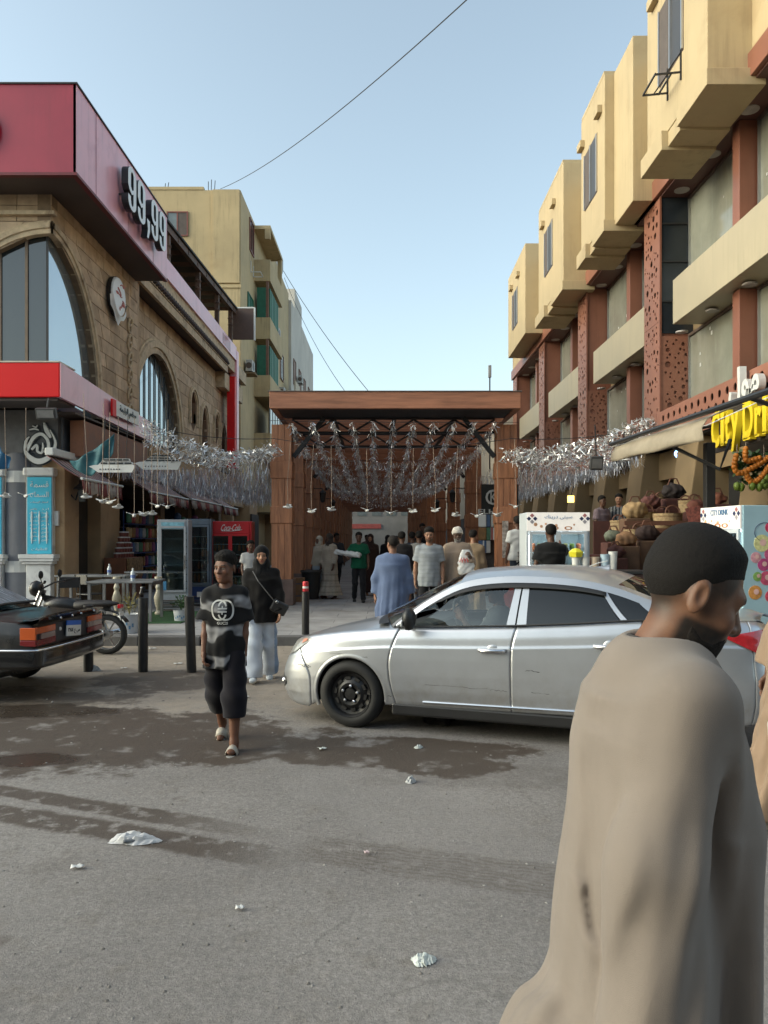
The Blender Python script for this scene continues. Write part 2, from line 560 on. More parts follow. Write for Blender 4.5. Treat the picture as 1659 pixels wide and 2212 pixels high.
O('ground',b,ground_material(),kind='structure',label='dusty grey asphalt road with damp stains')
b = B();r_ = random.Random(3)
for i in range(1100):
 Y = 2.6 + r_.random() ** 1.3 * 9.5
 X = r_.uniform(-0.55,0.55) * Y * 1.05
 s = r_.uniform(0.003,0.011) * (1 + 0.6 * (Y > 8))
 a = r_.random() * 6.28
 pts = []
 for k in range(5):
  q = s * r_.uniform(0.6,1.3)
  pts.append((X + q * math.cos(a + k * 1.2566),Y + q * math.sin(a + k * 1.2566),0.001))
 pts.append((X,Y,s * r_.uniform(0.4,0.9)))
 b.add(pts,[(0,1,5),(1,2,5),(2,3,5),(3,4,5),(4,0,5)],0 if r_.random() < 0.7 else 1)
O('gravel',b,[M('chip_stone',(0.16,0.145,0.13),0.9),M('chip_pale',(0.27,0.255,0.235),0.8)],kind='stuff',label='small stones and scraps strewn over the asphalt')
# ---------------------------------------------------------------- pavement
PZ = 0.15
KY = 12.4
m_pave = M('pavement_slab',(0.30,0.292,0.29),0.75,var=0.25,scale=1.4,bump=0.25,bscale=25,dirt=(0.21,0.19,0.17),dscale=1.1)
m_joint = M('pavement_bed',(0.10,0.095,0.09),0.9)
m_kerb = M('kerb_stone',(0.115,0.11,0.108),0.85,var=0.3,scale=3,bump=0.3,bscale=30)
pv = O('pavement',B().box(-40,40,KY + 0.2,120,0.0,PZ - 0.006),m_joint,kind='structure',label='raised grey paved walkway leading under the pergola')
slabs = [B().box(0,1.19,0,0.59,-0.03,0.0).mesh('slab')]
slabs[0].materials.append(m_pave)
r_ = random.Random(11)
cnt = 0
for j in range(26):
 y = KY + 0.21 + j * 0.6
 for i in range(11):
  x = -7.6 + i * 1.2 + (0.6 if j % 2 else 0)
  if x > 5.2: continue
  o = bpy.data.objects.new('slab',slabs[0]);COL.objects.link(o);o.parent = pv
  o.location = (x,y,PZ + r_.uniform(-0.002,0.003));o.rotation_euler = (r_.uniform(-.002,.002),r_.uniform(-.002,.002),0)
far = t_ = None
def paving_far():
 m,t,b_ = newmat('paving_far')
 g = t.n('ShaderNodeNewGeometry')
 br = t.n('ShaderNodeTexBrick')
 br.inputs['Scale'].default_value = 1
 br.inputs['Brick Width'].default_value = 1.2
 br.inputs['Row Height'].default_value = 0.6
 br.inputs['Mortar Size'].default_value = 0.008
 br.inputs['Color1'].default_value = (0.31,0.30,0.30,1)
 br.inputs['Color2'].default_value = (0.25,0.243,0.24,1)
 br.inputs['Mortar'].default_value = (0.10,0.095,0.09,1)
 t.l(g.outputs['Position'],br.inputs['Vector'])
 n = t.noise(g.outputs['Position'],1.2,5)
 t.l(t.mix(0.6,br.outputs[0],t.ramp(n,[(0.3,0.7),(0.7,1.1)]),'MULTIPLY'),b_.inputs['Base Color'])
 b_.inputs['Roughness'].default_value = 0.8
 return m
m_far = paving_far()
y1 = KY + 0.21 + 26 * 0.6
O('paving_surface',B().add([(-40,y1,PZ),(40,y1,PZ),(40,120,PZ),(-40,120,PZ)],[(0,1,2,3)]),m_far,parent=pv)
O('paving_surface',B().add([(-40,KY + .21,PZ),(-7.62,KY + .21,PZ),(-7.62,y1,PZ),(-40,y1,PZ)],[(0,1,2,3)]),m_far,parent=pv)
O('paving_surface',B().add([(6.42,KY + .21,PZ),(40,KY + .21,PZ),(40,y1,PZ),(6.42,y1,PZ)],[(0,1,2,3)]),m_far,parent=pv)
kb = thing('kerb','dark stone kerb edging the raised walkway',None,(0,0,0),kind='structure')
km = B().box(0,0.985,0,0.195,-0.1,PZ + 0.004).mesh('kerb_stone');km.materials.append(m_kerb)
for i in range(22):
 o = bpy.data.objects.new('kerb_stone',km);COL.objects.link(o);o.parent = kb
 o.location = (-11 + i,KY + r_.uniform(-.008,.008),r_.uniform(-.008,.004))
 md = o.modifiers.new('bevel','BEVEL');md.width = 0.015;md.segments = 2
# ---------------------------------------------------------------- pergola
m_wood = M('pergola_wood',(0.36,0.155,0.078),0.5,var=0.3,scale=2.2,bump=0.25,bscale=14,stretch=(6,6,0.6),dirt=(0.19,0.08,0.045),dscale=2.5)
m_woodh = M('pergola_beam_wood',(0.33,0.14,0.078),0.5,var=0.3,scale=2.2,bump=0.25,bscale=14,stretch=(0.6,6,6))
m_steel = M('black_steel',(0.018,0.017,0.018),0.5,var=0.2)
m_plinth = M('pergola_plinth',(0.15,0.10,0.085),0.75,var=0.25,bump=0.2)
PG = thing('pergola','long brown timber pergola roofing the market walkway','pergola',(0,18.5,PZ))
def col_mesh(h_):
 """clad post: planks with recessed joints as one continuous section"""
 a,g,dpt = 0.235,0.008,0.014
 prof = []
 side = [(-a,-a),(-a / 3 - g,-a),(-a / 3 - g,-a + dpt),(-a / 3 + g,-a + dpt),(-a / 3 + g,-a),(a / 3 - g,-a),(a / 3 - g,-a + dpt),(a / 3 + g,-a + dpt),(a / 3 + g,-a)]
 for k in range(4):
  c_,s_ = [(1,0),(0,1),(-1,0),(0,-1)][k]
  prof += [(x * c_ - y * s_,x * s_ + y * c_) for x,y in side]
 return B().prism(prof,h_).mesh('column')
cm = col_mesh(4.3);cm.materials.append(m_wood)
band = B()
band.box(-0.262,0.262,-0.262,0.262,0,0.40)
bandm = band.mesh('collar');bandm.materials.append(m_wood)
pl = B().box(-0.285,0.285,-0.285,0.285,0,0.62).mesh('plinth');pl.materials.append(m_plinth)
lY = [3.1 * k for k in range(17)]
rY = [6.05 * k for k in range(9)]
pgx = lambda y: -0.016 * y
for side,ys in ((-1,lY),(1,rY)):
 for y in ys:
  x = (-2.5 if side < 0 else 2.86) + pgx(y)
  c = bpy.data.objects.new('column',cm);COL.objects.link(c);c.parent = PG;c.location = (x,y,0)
  for nm,me,z in (('plinth',pl,0),('collar',bandm,1.95),('collar',bandm,3.02)):
   k = bpy.data.objects.new(nm,me);COL.objects.link(k);k.parent = c;k.location = (0,0,z)
   md = k.modifiers.new('bevel','BEVEL');md.width = 0.012;md.segments = 1
O('front_beam',B().box(-2.64,3.02,-1.2,-1.06,4.52,4.90),m_woodh,PG,bevel=0.008)
O('beam_cap',B().box(-2.67,3.05,-1.23,-1.03,4.90,4.915),M('cap_tin',(0.22,0.19,0.17),0.5,0.6),PG)
O('side_beam',B().box(-2.64,-2.50,-1.06,51,4.52,4.90).xform(Matrix(((1,-0.016,0,0),(0,1,0,0),(0,0,1,0),(0,0,0,1)))),m_wood,PG)
O('side_beam',B().box(2.88,3.02,-1.06,51,4.52,4.90).xform(Matrix(((1,-0.016,0,0),(0,1,0,0),(0,0,1,0),(0,0,0,1)))),m_wood,PG)
O('soffit_panel',B().box(-2.49,2.87,-1.05,0.35,4.54,4.60),m_steel,PG)
for y in (0.32,) + tuple(3.1 * k for k in range(1,15)):
 ox = pgx(y)
 tr = thing('truss',None,None,(ox,y,0));tr.parent = PG
 for z in (4.16,4.50):
  O('chord',B().box(-2.3,2.65,-0.03,0.03,z,z + 0.05),m_steel,tr)
 n = 10
 for k in range(n):
  x0,x1 = -2.3 + 4.95 * k / n,-2.3 + 4.95 * (k + 1) / n
  za,zb = (4.2,4.5) if k % 2 else (4.5,4.2)
  O('diagonal',B().bar((x0,0,za),(x1,0,zb),0.045),m_steel,tr)
 if y > 1:
  O('cross_beam',B().box(-2.28 + ox,2.62 + ox,y - 0.09,y + 0.09,3.78,4.10),m_woodh,PG,bevel=0.008)
for side in (-1,1):
 for y in (0.0,6.2,12.4):
  x = (-2.24 if side < 0 else 2.6) + pgx(y)
  bq = B().bar((x,y,3.55),(x - side * 0.75,y,4.5),0.10,0.10)
  O('brace',bq,m_steel,PG)
pm = B().box(-2.48,2.86,0,0.05,4.60,4.86).mesh('roof_plank');pm.materials.append(m_woodh)
for k in range(108):
 y = 0.37 + k * 0.465
 o = bpy.data.objects.new('roof_plank',pm);COL.objects.link(o);o.parent = PG;o.location = (pgx(y),y,0)
for k,x in enumerate((-1.3,0.2,1.7)):
 O('purlin',B().box(x - 0.05,x + 0.05,0.36,51,4.555,4.615).xform(Matrix(((1,-0.016,0,0),(0,1,0,0),(0,0,1,0),(0,0,0,1)))),m_steel,PG)
for x,y in ((-1.95,6.2),(2.2,6.05),(-1.95,12.4),(2.2,12.1)):       # wrought lanterns on the posts
 x += pgx(y)
 ln = O('lantern',B().lathe([(0.03,0),(0.07,0.03),(0.10,0.30),(0.13,0.31),(0.02,0.42)],(x,y - 0.05,2.75),6),m_steel,PG)
 O('bracket',B().bar((x,y - 0.05,3.2),(x + (-0.45 if x < 0 else 0.45),y - 0.05,3.2),0.03),m_steel,ln)
# ---------------------------------------------------------------- mall on the right
m_yel = M('yellow_render',(0.45,0.35,0.205),0.72,var=0.07,scale=0.7,bump=0.12,bscale=45,dirt=(0.40,0.30,0.17),dscale=0.5,streak=0.35)
m_yelb = M('beige_cladding',(0.42,0.355,0.24),0.42,var=0.08,scale=0.8,streak=0.35)
m_brn = M('red_brown_cladding',(0.245,0.098,0.064),0.38,var=0.15,scale=0.9,streak=0.3)
m_brnp = M('perforated_cladding',(0.27,0.115,0.075),0.4,var=0.1,scale=0.8)
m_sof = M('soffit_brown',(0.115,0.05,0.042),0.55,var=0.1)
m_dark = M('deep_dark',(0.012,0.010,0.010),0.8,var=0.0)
m_tan = M('tan_render',(0.21,0.145,0.075),0.8,var=0.15,scale=1.2,bump=0.2,bscale=35)
def shop_glass():
 m,t,b_ = newmat('whitewashed_glass')
 g = t.n('ShaderNodeNewGeometry')
 n = t.noise(g.outputs['Position'],0.9,5,0.6)
 mp = t.n('ShaderNodeMapping');mp.inputs['Scale'].default_value = (3,3,0.4);t.l(g.outputs['Position'],mp.inputs[0])
 n2 = t.noise(mp.outputs[0],2.2,5,0.65)
 c = t.ramp(n,[(0.3,(0.18,0.18,0.145)),(0.7,(0.29,0.29,0.235))])
 c = t.mix(t.math('MULTIPLY',t.smooth(n2,0.5,0.7),0.4),c,(0.32,0.33,0.29))
 t.l(c,b_.inputs['Base Color'])
 b_.inputs['Roughness'].default_value = 0.07
 b_.inputs['Specular IOR Level'].default_value = 0.5
 return m
m_sg = shop_glass()
m_alu = M('aluminium',(0.50,0.50,0.50),0.35,0.9,var=0.05)
m_win = M('dark_window_glass',(0.02,0.022,0.025),0.06,var=0.0,spec=0.8)
m_frame = M('brown_frame',(0.10,0.07,0.055),0.5,var=0.1)
m_white = M('white_paint',(0.62,0.62,0.60),0.45,var=0.06)
XF = 6.5
ML = thing('mall_building','yellow shopping mall with perforated red-brown pilasters and projecting window bays','building',(9,24,0))
ML.location = (0,0,0)
O('wall',B().box(7.3,14,7,39.6,0,10.0),m_tan,ML)
O('upper_wall',B().box(XF,14,7,39.6,10.35,13.3),m_yel,ML)
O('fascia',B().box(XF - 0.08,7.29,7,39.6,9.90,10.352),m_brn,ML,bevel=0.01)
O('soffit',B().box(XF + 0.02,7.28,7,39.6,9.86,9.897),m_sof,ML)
pil = [18.3 + 6.7 * k for k in range(-1,4)]
dl = B().lathe([(0.0,0.02),(0.17,0.02),(0.17,-0.012),(0.13,-0.015),(0.0,-0.004)],n=18)
dlm = dl.mesh('downlight');dlm.materials.append(M('downlight',(0.42,0.38,0.36),0.5))
for y in np.arange(11.2,39,1.675):
 for z in (9.855,6.545):
  if min(abs(y - p - 0.55) for p in pil) < 0.75: continue
  o = bpy.data.objects.new('downlight',dlm);COL.objects.link(o);o.parent = ML;o.location = (6.88,y,z)
  if z < 7: o.scale = (0.8,0.8,1)
ph = [perforated(1.08,2.93,rand_holes(1.08,2.93,62,0.028,0.085,5 + k),'perforated_panel') for k in range(2)]
side_h = perforated(0.70,2.3,rand_holes(0.70,2.3,48,0.025,0.075,31),'perforated_panel')
for me in ph + [side_h]: me.materials.append(m_brnp)
for k,y in enumerate(pil):
 p = O('pilaster',B().box(XF + 0.06,7.295,y + 0.01,y + 1.09,3.9,9.858),m_brn,ML)
 O('hole_shade',B().box(XF + 0.045,XF + 0.058,y + 0.03,y + 1.07,4.0,9.85),m_dark,p)  # near-black sheet stands in for shade inside the holes
 for q,z in enumerate((3.98,6.92)):
  o = O('perforated_panel',ph[(k + q) % 2],None,p)
  o.rotation_euler = (0,0,R(90));o.location = (XF,y + 0.01,z)
  o.location.x = XF + 0.02
 o = O('perforated_panel',side_h,None,p);o.location = (XF + 0.04,y - 0.03,4.25)
 O('corner_trim',B().box(XF - 0.01,XF + 0.035,y - 0.045,y + 0.005,3.95,9.858),m_brn,p)
 if k == 1:
  O('dark_glazing',B().box(XF + 0.05,7.29,y - 0.02,y + 0.004,6.62,9.85),M('blue_black_glass',(0.022,0.027,0.034),0.12,var=0.1),p)
  for z in (7.35,8.3,9.2):
   O('rail',B().box(XF + 0.06,7.28,y - 0.055,y - 0.025,z,z + 0.04),m_steel,p)
 y0,y1 = y - 5.6,y
 if k == 0: y0 = 7.2
 O('band_panel',B().box(XF,7.294,y0,y1 - 0.85,6.60,7.60),m_yelb,ML,bevel=0.008)
 for z0,z1 in ((4.72,6.59),(7.61,9.855)):
  for ya,yb in ((y0,y - 3.45),(y - 3.05,y1 - 0.035)):
   g = O('shop_window',B().box(7.21,7.23,ya,yb,z0,z1),m_sg,ML)
   O('frame',B().box(7.16,7.209,ya,yb,z0,z0 + 0.06),m_alu,g)
   O('frame',B().box(7.16,7.209,ya,yb,z1 - 0.06,z1),m_frame,g)
   for ym in (ya + 0.02,yb - 0.05):
    O('frame',B().box(7.16,7.209,ym,ym + 0.04,z0 + 0.061,z1 - 0.061),m_alu,g)
  O('post',B().box(6.84,7.2,y - 3.40,y - 3.10,z0 + 0.002,z1 - 0.002),m_brn,ML,bevel=0.01)
r_ = random.Random(21)
for k in range(26):
 y = r_.choice((r_.uniform(12.5,14.6),r_.uniform(15.5,17.8),r_.uniform(19.6,21),r_.uniform(22.2,24.2)))
 z = r_.choice((r_.uniform(5,6.4),r_.uniform(7.9,9.4)))
 s = r_.uniform(0.03,0.07)
 O('sticker',B().box(7.20,7.208,y,y + s,z,z + s * 1.3),m_white,ML)
hol = []
for i in range(19):
 for j in range(3):
  rr = 0.07 - 0.012 * j
  hol.append((0.2 + i * 0.335 + (0.16 if j % 2 else 0),0.60 - j * 0.21,rr,rr * 1.1))
bandp = perforated(6.68,0.78,hol,'sign_band_panel');bandp.materials.append(m_brnp)
for k in range(-2,4):
 o = O('sign_band_panel',bandp,None,ML,rot=(0,0,R(90)),loc=(XF - 0.06,18.3 + 6.7 * k - 5.6 + 6.7 - 6.7 + 5.61,3.93))
O('sign_band_core',B().box(XF - 0.02,7.296,7,39.6,3.90,4.70),m_dark,ML)
def bay(ya,yb,xb,zb=9.75,zt=13.9,win=True,mid=None,step=True):
 p = O('window_bay',B().box(xb,XF + 0.3,ya,yb,zb + 0.25,zt),m_yel,ML,bevel=0.015)
 L = yb - ya
 if step:
  O('ledge',B().box(xb - 0.05,XF + 0.2,ya - 0.1,ya + L * 0.42,zb,zb + 0.30),m_yel,p,bevel=0.01)
  O('ledge',B().box(xb - 0.12,XF + 0.2,ya + L * 0.62,yb + 0.08,zb - 0.12,zb + 0.28),m_yel,p,bevel=0.01)
  O('ledge',B().box(xb + 0.02,XF + 0.2,ya + L * 0.42 + .002,ya + L * 0.62 - .002,zb - 0.05,zb + 0.26),m_yel,p)
  O('parapet',B().box(xb - 0.0,XF + 0.25,ya + 0.05,yb - 0.05,zt,zt + 0.10),m_yel,p)
 if win:
  c = ya + L * 0.55
  for yy in (c - 1.05,c + 0.75):
   O('hood',B().box(xb - 0.13,xb - 0.002,yy - 0.05,yy + 0.35,13.02,13.22),m_yel,p,bevel=0.008)
  wd = thing('window',None,None);wd.parent = p
  y0,y1,z0,z1 = c - 0.62,c + 0.62,11.15,12.7
  O('reveal',B().box(xb - 0.004,xb + 0.03,y0 - 0.03,y1 + 0.03,z0 - 0.03,z1 + 0.03),m_frame,wd)
  O('pane',B().box(xb - 0.012,xb - 0.005,y0,c - 0.02,z0,z1),M('bay_glass',(0.045,0.042,0.042),0.4,var=0.2),wd)
  O('pane',B().box(xb - 0.018,xb - 0.010,c + 0.02,y1,z0,z1),M('net_screen',(0.10,0.08,0.072),0.8),wd)
  for yy in (y0 - 0.02,c - 0.02,y1 - 0.02):
   O('frame',B().box(xb - 0.045,xb - 0.006,yy,yy + 0.045,z0,z1),m_alu,wd)
 return p
bA = bay(13.66,16.8,5.7)
bB = bay(20.1,22.5,5.7)
O('window_bay',B().box(5.95,XF + 0.3,18.57,20.098,9.9,13.9),m_yel,ML,bevel=0.015)
bC = bay(24.8,28.8,5.7)
bD = bay(31.6,36.0,5.7,zb=9.95,step=False)
O('soffit_strip',B().box(5.75,XF - 0.1,13.7,36,9.60,9.62),m_sof,ML).hide_render = False
bpy.data.objects.remove([o for o in COL.objects if o.name.startswith('soffit_strip')][0])
br = B()
ab = thing('air_conditioner_bracket','empty black steel air conditioner bracket under the highest window of the yellow mall','bracket',(5.7,15.2,10.75))
for y in (-0.35,0.35):
 O('arm',B().bar((-0.0,y,0),(-0.52,y,-0.05),0.03),m_steel,ab)
 O('stay',B().bar((-0.0,y,0.4),(-0.30,y,-0.03),0.025),m_steel,ab)
 O('upright',B().bar((-0.015,y,-0.15),(-0.015,y,0.5),0.03),m_steel,ab)
for x in (-0.2,-0.5):
 O('crossbar',B().bar((x,-0.35,-0.03),(x,0.35,-0.03),0.03),m_steel,ab)
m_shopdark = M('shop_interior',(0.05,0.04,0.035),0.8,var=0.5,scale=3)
for i,y in enumerate(np.arange(9.5,39,3.35)):
 pr = B()
 pr.add([(6.05,y,PZ),(7.31,y,PZ),(7.31,y + 0.95,PZ),(6.05,y + 0.95,PZ),(6.55,y - 0.1,3.9),(7.31,y - 0.1,3.9),(7.31,y + 1.05,3.9),(6.55,y + 1.05,3.9)],
     [(0,3,2,1),(4,5,6,7),(0,1,5,4),(1,2,6,5),(2,3,7,6),(3,0,4,7)])
 O('pier',pr,m_tan,ML,bevel=0.02)
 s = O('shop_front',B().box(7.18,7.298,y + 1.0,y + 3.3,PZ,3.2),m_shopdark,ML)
 O('lintel',B().box(6.9,7.299,y + 1.0,y + 3.3,3.2,3.88),m_tan,ML)
 gl = M('shop_green_glass',(0.055,0.085,0.07),0.1,var=0.2)
 O('pane',B().box(7.15,7.178,y + 1.1,y + 2.1,0.3,3.1),gl if i % 2 else m_win,s)
 O('pane',B().box(7.15,7.178,y + 2.2,y + 3.2,0.3,3.1),m_win,s)
 O('door_frame',B().box(7.11,7.149,y + 2.1,y + 2.2,0.2,3.15),m_alu,s)
lp = thing('flood_lamp','small grey floodlight on a pole above the pergola roof','lamp',at(1058,850,26))
lp.location.z = 0
zt = vz(810,26)
O('pole',B().tube([(0,0,4),(0,0,zt)],0.025,6),m_steel,lp)
O('head',B().obox((0,0,zt + 0.12),(0.10,0.12,0.42)),M('lamp_grey',(0.35,0.35,0.34),0.5),lp,bevel=0.02)
# ---------------------------------------------------------------- restaurant on the left
m_stone = [M('sandstone_%d' % i,c,0.85,var=0.22,scale=2.5,bump=0.6,bscale=18,dirt=dc,dscale=1.8,streak=0.45) for i,(c,dc) in enumerate(
 [((0.46,0.335,0.225),(0.28,0.19,0.12)),((0.51,0.38,0.26),(0.34,0.24,0.16)),((0.39,0.28,0.18),(0.23,0.155,0.10))])]
m_mort = M('stone_joint',(0.20,0.14,0.09),0.9,var=0.2)
m_trim = M('carved_stone',(0.48,0.37,0.245),0.8,var=0.25,bump=0.4,bscale=20,dirt=(0.19,0.13,0.085))
m_red = M('red_aluminium',(0.30,0.012,0.035),0.42,var=0.10,scale=1.2,coat=0.3,streak=0.25)
m_red2 = M('bright_red_aluminium',(0.66,0.012,0.014),0.5,var=0.04,scale=0.5,spec=0.25)
m_glare_pink = M('glare_pink_aluminium',(0.72,0.36,0.43),0.4,var=0.07,scale=1.2,coat=0.25,dirt=(0.64,0.30,0.36),dscale=1.2,streak=0.35)  # red cladding's street side: sky glare painted in as pink
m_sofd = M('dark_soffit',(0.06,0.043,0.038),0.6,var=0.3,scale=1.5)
m_glass = M('mirror_glass',(0.02,0.026,0.03),0.03,var=0.0,spec=1.0,metal=0.0)
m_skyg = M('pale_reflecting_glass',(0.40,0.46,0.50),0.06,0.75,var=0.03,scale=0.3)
WX,WY = -7.15,16.4
RS = thing('restaurant_building','sandstone restaurant with arched windows and a red sign box on its corner','building',(0,0,0))
def arch_excl(c,hw,zs,zap,half=None):
 """excluded interval at height z for an arch springing at zs"""
 def f(z):
  if z >= zap: return None
  k = 1.0 if z <= zs else math.sqrt(max(0,1 - ((z - zs) / (zap - zs)) ** 2))
  a,b_ = c - hw * k,c + hw * k
  return (a,b_)
 f.c = c
 return f
def block_wall(a0,a1,z0,z1,excl,place,parent,seed,rowh=0.335,blen=0.72,thick=0.30,sub=None):
 """courses of separate blocks; place(a, z, out) -> world point"""
 r_ = random.Random(seed)
 nrow = max(1,round((z1 - z0) / rowh));rh = (z1 - z0) / nrow
 back = B()
 for i in range(nrow):
  za,zb = z0 + i * rh,z0 + (i + 1) * rh
  ivs = [((a0,a0),(a1,a1))]
  for ex in excl:
   ea,eb = ex(za),ex(zb)
   if ea is None and eb is None: continue
   if ea is None: ea = (ex.c,ex.c)
   if eb is None: eb = (ex.c,ex.c)
   new = []
   for L_,R_ in ivs:
    if max(ea[1],eb[1]) <= min(L_) or min(ea[0],eb[0]) >= max(R_):
     new.append((L_,R_));continue
    if min(ea[0],eb[0]) > min(L_): new.append((L_,(ea[0],eb[0])))
    if max(ea[1],eb[1]) < max(R_): new.append(((ea[1],eb[1]),R_))
   ivs = new
  for L_,R_ in ivs:
   if max(R_[0] - L_[0],R_[1] - L_[1]) < 0.03: continue
   q = [(L_[0],za),(R_[0],za),(R_[1],zb),(L_[1],zb)]
   pts = [place(a,z,-0.02) for a,z in q] + [place(a,z,-thick) for a,z in q]
   back.add(pts,[(0,1,2,3),(7,6,5,4),(0,4,5,1),(1,5,6,2),(2,6,7,3),(3,7,4,0)])
   wid = max(R_[0] - L_[0],R_[1] - L_[1])
   n = max(1,round(wid / blen * r_.uniform(0.85,1.15)))
   cuts = [0] + sorted((k + r_.uniform(-0.22,0.22)) / n for k in range(1,n)) + [1]
   for k in range(n):
    g = 0.006
    def P(t_,j):
     l_,rr = (L_[j],R_[j])
     return l_ + (rr - l_) * t_
    A0,A1 = P(cuts[k],0) + g,P(cuts[k + 1],0) - g
    C0,C1 = P(cuts[k],1) + g,P(cuts[k + 1],1) - g
    if A1 - A0 < 0.02 and C1 - C0 < 0.02: continue
    A1,C1 = max(A1,A0 + .004),max(C1,C0 + .004)
    pr = r_.uniform(-0.004,0.006)
    q = [(A0,za + g),(A1,za + g),(C1,zb - g),(C0,zb - g)]
    e = 0.008
    qi = [(A0 + e,za + g + e),(A1 - e,za + g + e),(C1 - e,zb - g - e),(C0 + e,zb - g - e)]
    bb = B()
    pts = [place(a,z,-0.015) for a,z in q] + [place(a,z,pr - 0.006) for a,z in q] + [place(a,z,pr) for a,z in qi]
    bb.add(pts,[(0,1,5,4),(1,2,6,5),(2,3,7,6),(3,0,4,7),(4,5,9,8),(5,6,10,9),(6,7,11,10),(7,4,8,11),(8,9,10,11)])
    O('stone_block',bb,r_.choice(m_stone),parent)
 back_o = O('joint_bed',back,m_mort,parent,fixn=True)
def arch_trim(c,hw,zs,zap,place,parent,w0=0.0,w1=0.28,proud=0.07,z0=None,a_from=0.0,a_to=pi,mat=None,n=22,name='archivolt'):
 """moulded ring along an arch"""
 bb = B();rows = []
 pts = []
 if z0 is not None and a_from <= 0.001: pts.append((1.0,None,z0))
 for k in range(n + 1):
  a = a_from + (a_to - a_from) * k / n
  pts.append((a,1,1))
 for it in pts:
  pass
 prof = [(w0,-0.12),(w0,proud * 0.5),(w0 + (w1 - w0) * 0.35,proud * 0.5),(w0 + (w1 - w0) * 0.4,proud),(w0 + (w1 - w0) * 0.8,proud),(w0 + (w1 - w0) * 0.85,proud * 0.4),(w1,proud * 0.4),(w1,-0.12)]
 def ring(ca,sa,zfix=None):
  row = []
  for off,pr in prof:
   A = c + ca * (hw + off)
   Z = zfix if zfix is not None else zs + sa * (zap - zs + off)
   row.append(place(A,Z,pr))
  return row
 if z0 is not None and a_from <= 0.001: rows.append(ring(1,0,z0))
 for k in range(n + 1):
  a = a_from + (a_to - a_from) * k / n
  rows.append(ring(math.cos(a),math.sin(a)))
 if z0 is not None and a_to >= pi - 0.001: rows.append(ring(-1,0,z0))
 bb.grid(rows)
 return O(name,bb,mat or m_trim,parent,fixn=True,smooth='auto')
street = lambda a,z,o: (WX + o,a,z)            # a runs along Y, faces +X
front = lambda a,z,o: (a,WY - o,z)             # a runs along X, faces the camera
sw = thing('street_wall',None,None);sw.parent = RS
big = arch_excl(WY,2.6,5.0,8.24)
block_wall(WY,22.06,4.7,9.2,[big],street,sw,1)
arch_trim(WY,2.6,5.0,8.24,street,sw,a_from=0.0,a_to=pi / 2,z0=4.7)
fw_ = thing('front_wall',None,None);fw_.parent = RS
bigf = arch_excl(WX,2.6,5.0,8.24)
block_wall(-10.6,WX - 0.0,4.7,9.2,[bigf],front,fw_,2)
arch_trim(WX,2.6,5.0,8.24,front,fw_,a_from=pi / 2,a_to=pi,z0=None)
gz = thing('corner_window',None,None);gz.parent = RS
gi = 0.16
O('pane',B().add([(WX - gi,WY + gi,4.6),(WX - gi,19.1,4.6),(WX - gi,19.1,8.3),(WX - gi,WY + gi,8.3)],[(0,1,2,3)]),m_skyg,gz)
O('pane',B().add([(WX - gi,WY + gi,4.6),(-9.9,WY + gi,4.6),(-9.9,WY + gi,8.3),(WX - gi,WY + gi,8.3)],[(3,2,1,0)]),m_glass,gz)
O('corner_post',B().box(WX - gi - 0.02,WX - gi + 0.02,WY + gi - 0.02,WY + gi + 0.02,4.6,8.3),m_steel,gz)
for x in (-7.78,-8.35):
 O('mullion',B().box(x,x + 0.06,WY + gi - 0.03,WY + gi - 0.002,4.6,8.2),M('mullion_brown',(0.16,0.115,0.08),0.6),gz)
O('back_room',B().box(-10.5,WX - 0.35,WY + 0.6,WY + 0.7,4.6,9.2),m_dark,RS)
O('cornice',B().box(-10.6,WX + 0.10,WY - 0.10,WY + 0.05,8.62,8.70),m_trim,RS)
W2 = -7.6
street2 = lambda a,z,o: (W2 + o,a,z)
sw2 = thing('arcade_wall',None,None);sw2.parent = RS
ar2 = arch_excl(25.6,2.5,5.2,7.85)
NC = ((30.2,0.5,6.9,7.5,6.2),(32.0,0.62,5.9,7.2,4.7),(34.3,0.45,6.7,7.3,6.0),(35.6,0.5,5.9,6.9,4.7),(37.0,0.45,5.7,6.5,4.7))
def niche_excl(f,zlo):
 def g(z):
  return f(z) if z >= zlo else None
 g.c = f.c
 return g
nic2 = [niche_excl(arch_excl(c,hw,zs,zap),zl) for c,hw,zs,zap,zl in NC]
block_wall(22.06,38.6,4.7,9.2,[ar2] + nic2,street2,sw2,3,blen=1.05,rowh=0.41)
arch_trim(25.6,2.5,5.2,7.85,street2,sw2,w1=0.5,proud=0.10,z0=4.7)
for c,hw,zs,zap,zl in NC:
 arch_trim(c,hw,zs,zap,street2,sw2,w1=0.24,proud=0.09,z0=zl,n=14)
O('drape',B().box(W2 - 0.29,W2 - 0.26,29,38,4.7,7.6),M('red_drape',(0.22,0.012,0.03),0.7,var=0.2),sw2)
O('arch_glass',B().add([(W2 - .2,22.9,4.6),(W2 - .2,28.3,4.6),(W2 - .2,28.3,8.0),(W2 - .2,22.9,8.0)],[(0,1,2,3)]),m_skyg,sw2)
for k in range(8):
 y = 23.6 + k * 0.55
 zt_ = 5.2 + 2.65 * math.sqrt(max(0.02,1 - ((y - 25.6) / 2.5) ** 2)) - 0.05
 O('glazing_bar',B().box(W2 - 0.19,W2 - 0.16,y,y + 0.045,4.7,zt_),m_steel,sw2)
O('return_wall',B().box(-7.9,WX - 0.025,22.065,22.3,4.7,9.2),m_stone[2],RS)
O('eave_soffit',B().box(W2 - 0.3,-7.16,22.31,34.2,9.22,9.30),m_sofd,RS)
O('eave_board',B().box(-7.158,-7.06,22.08,34.2,9.12,9.40),m_trim,RS)
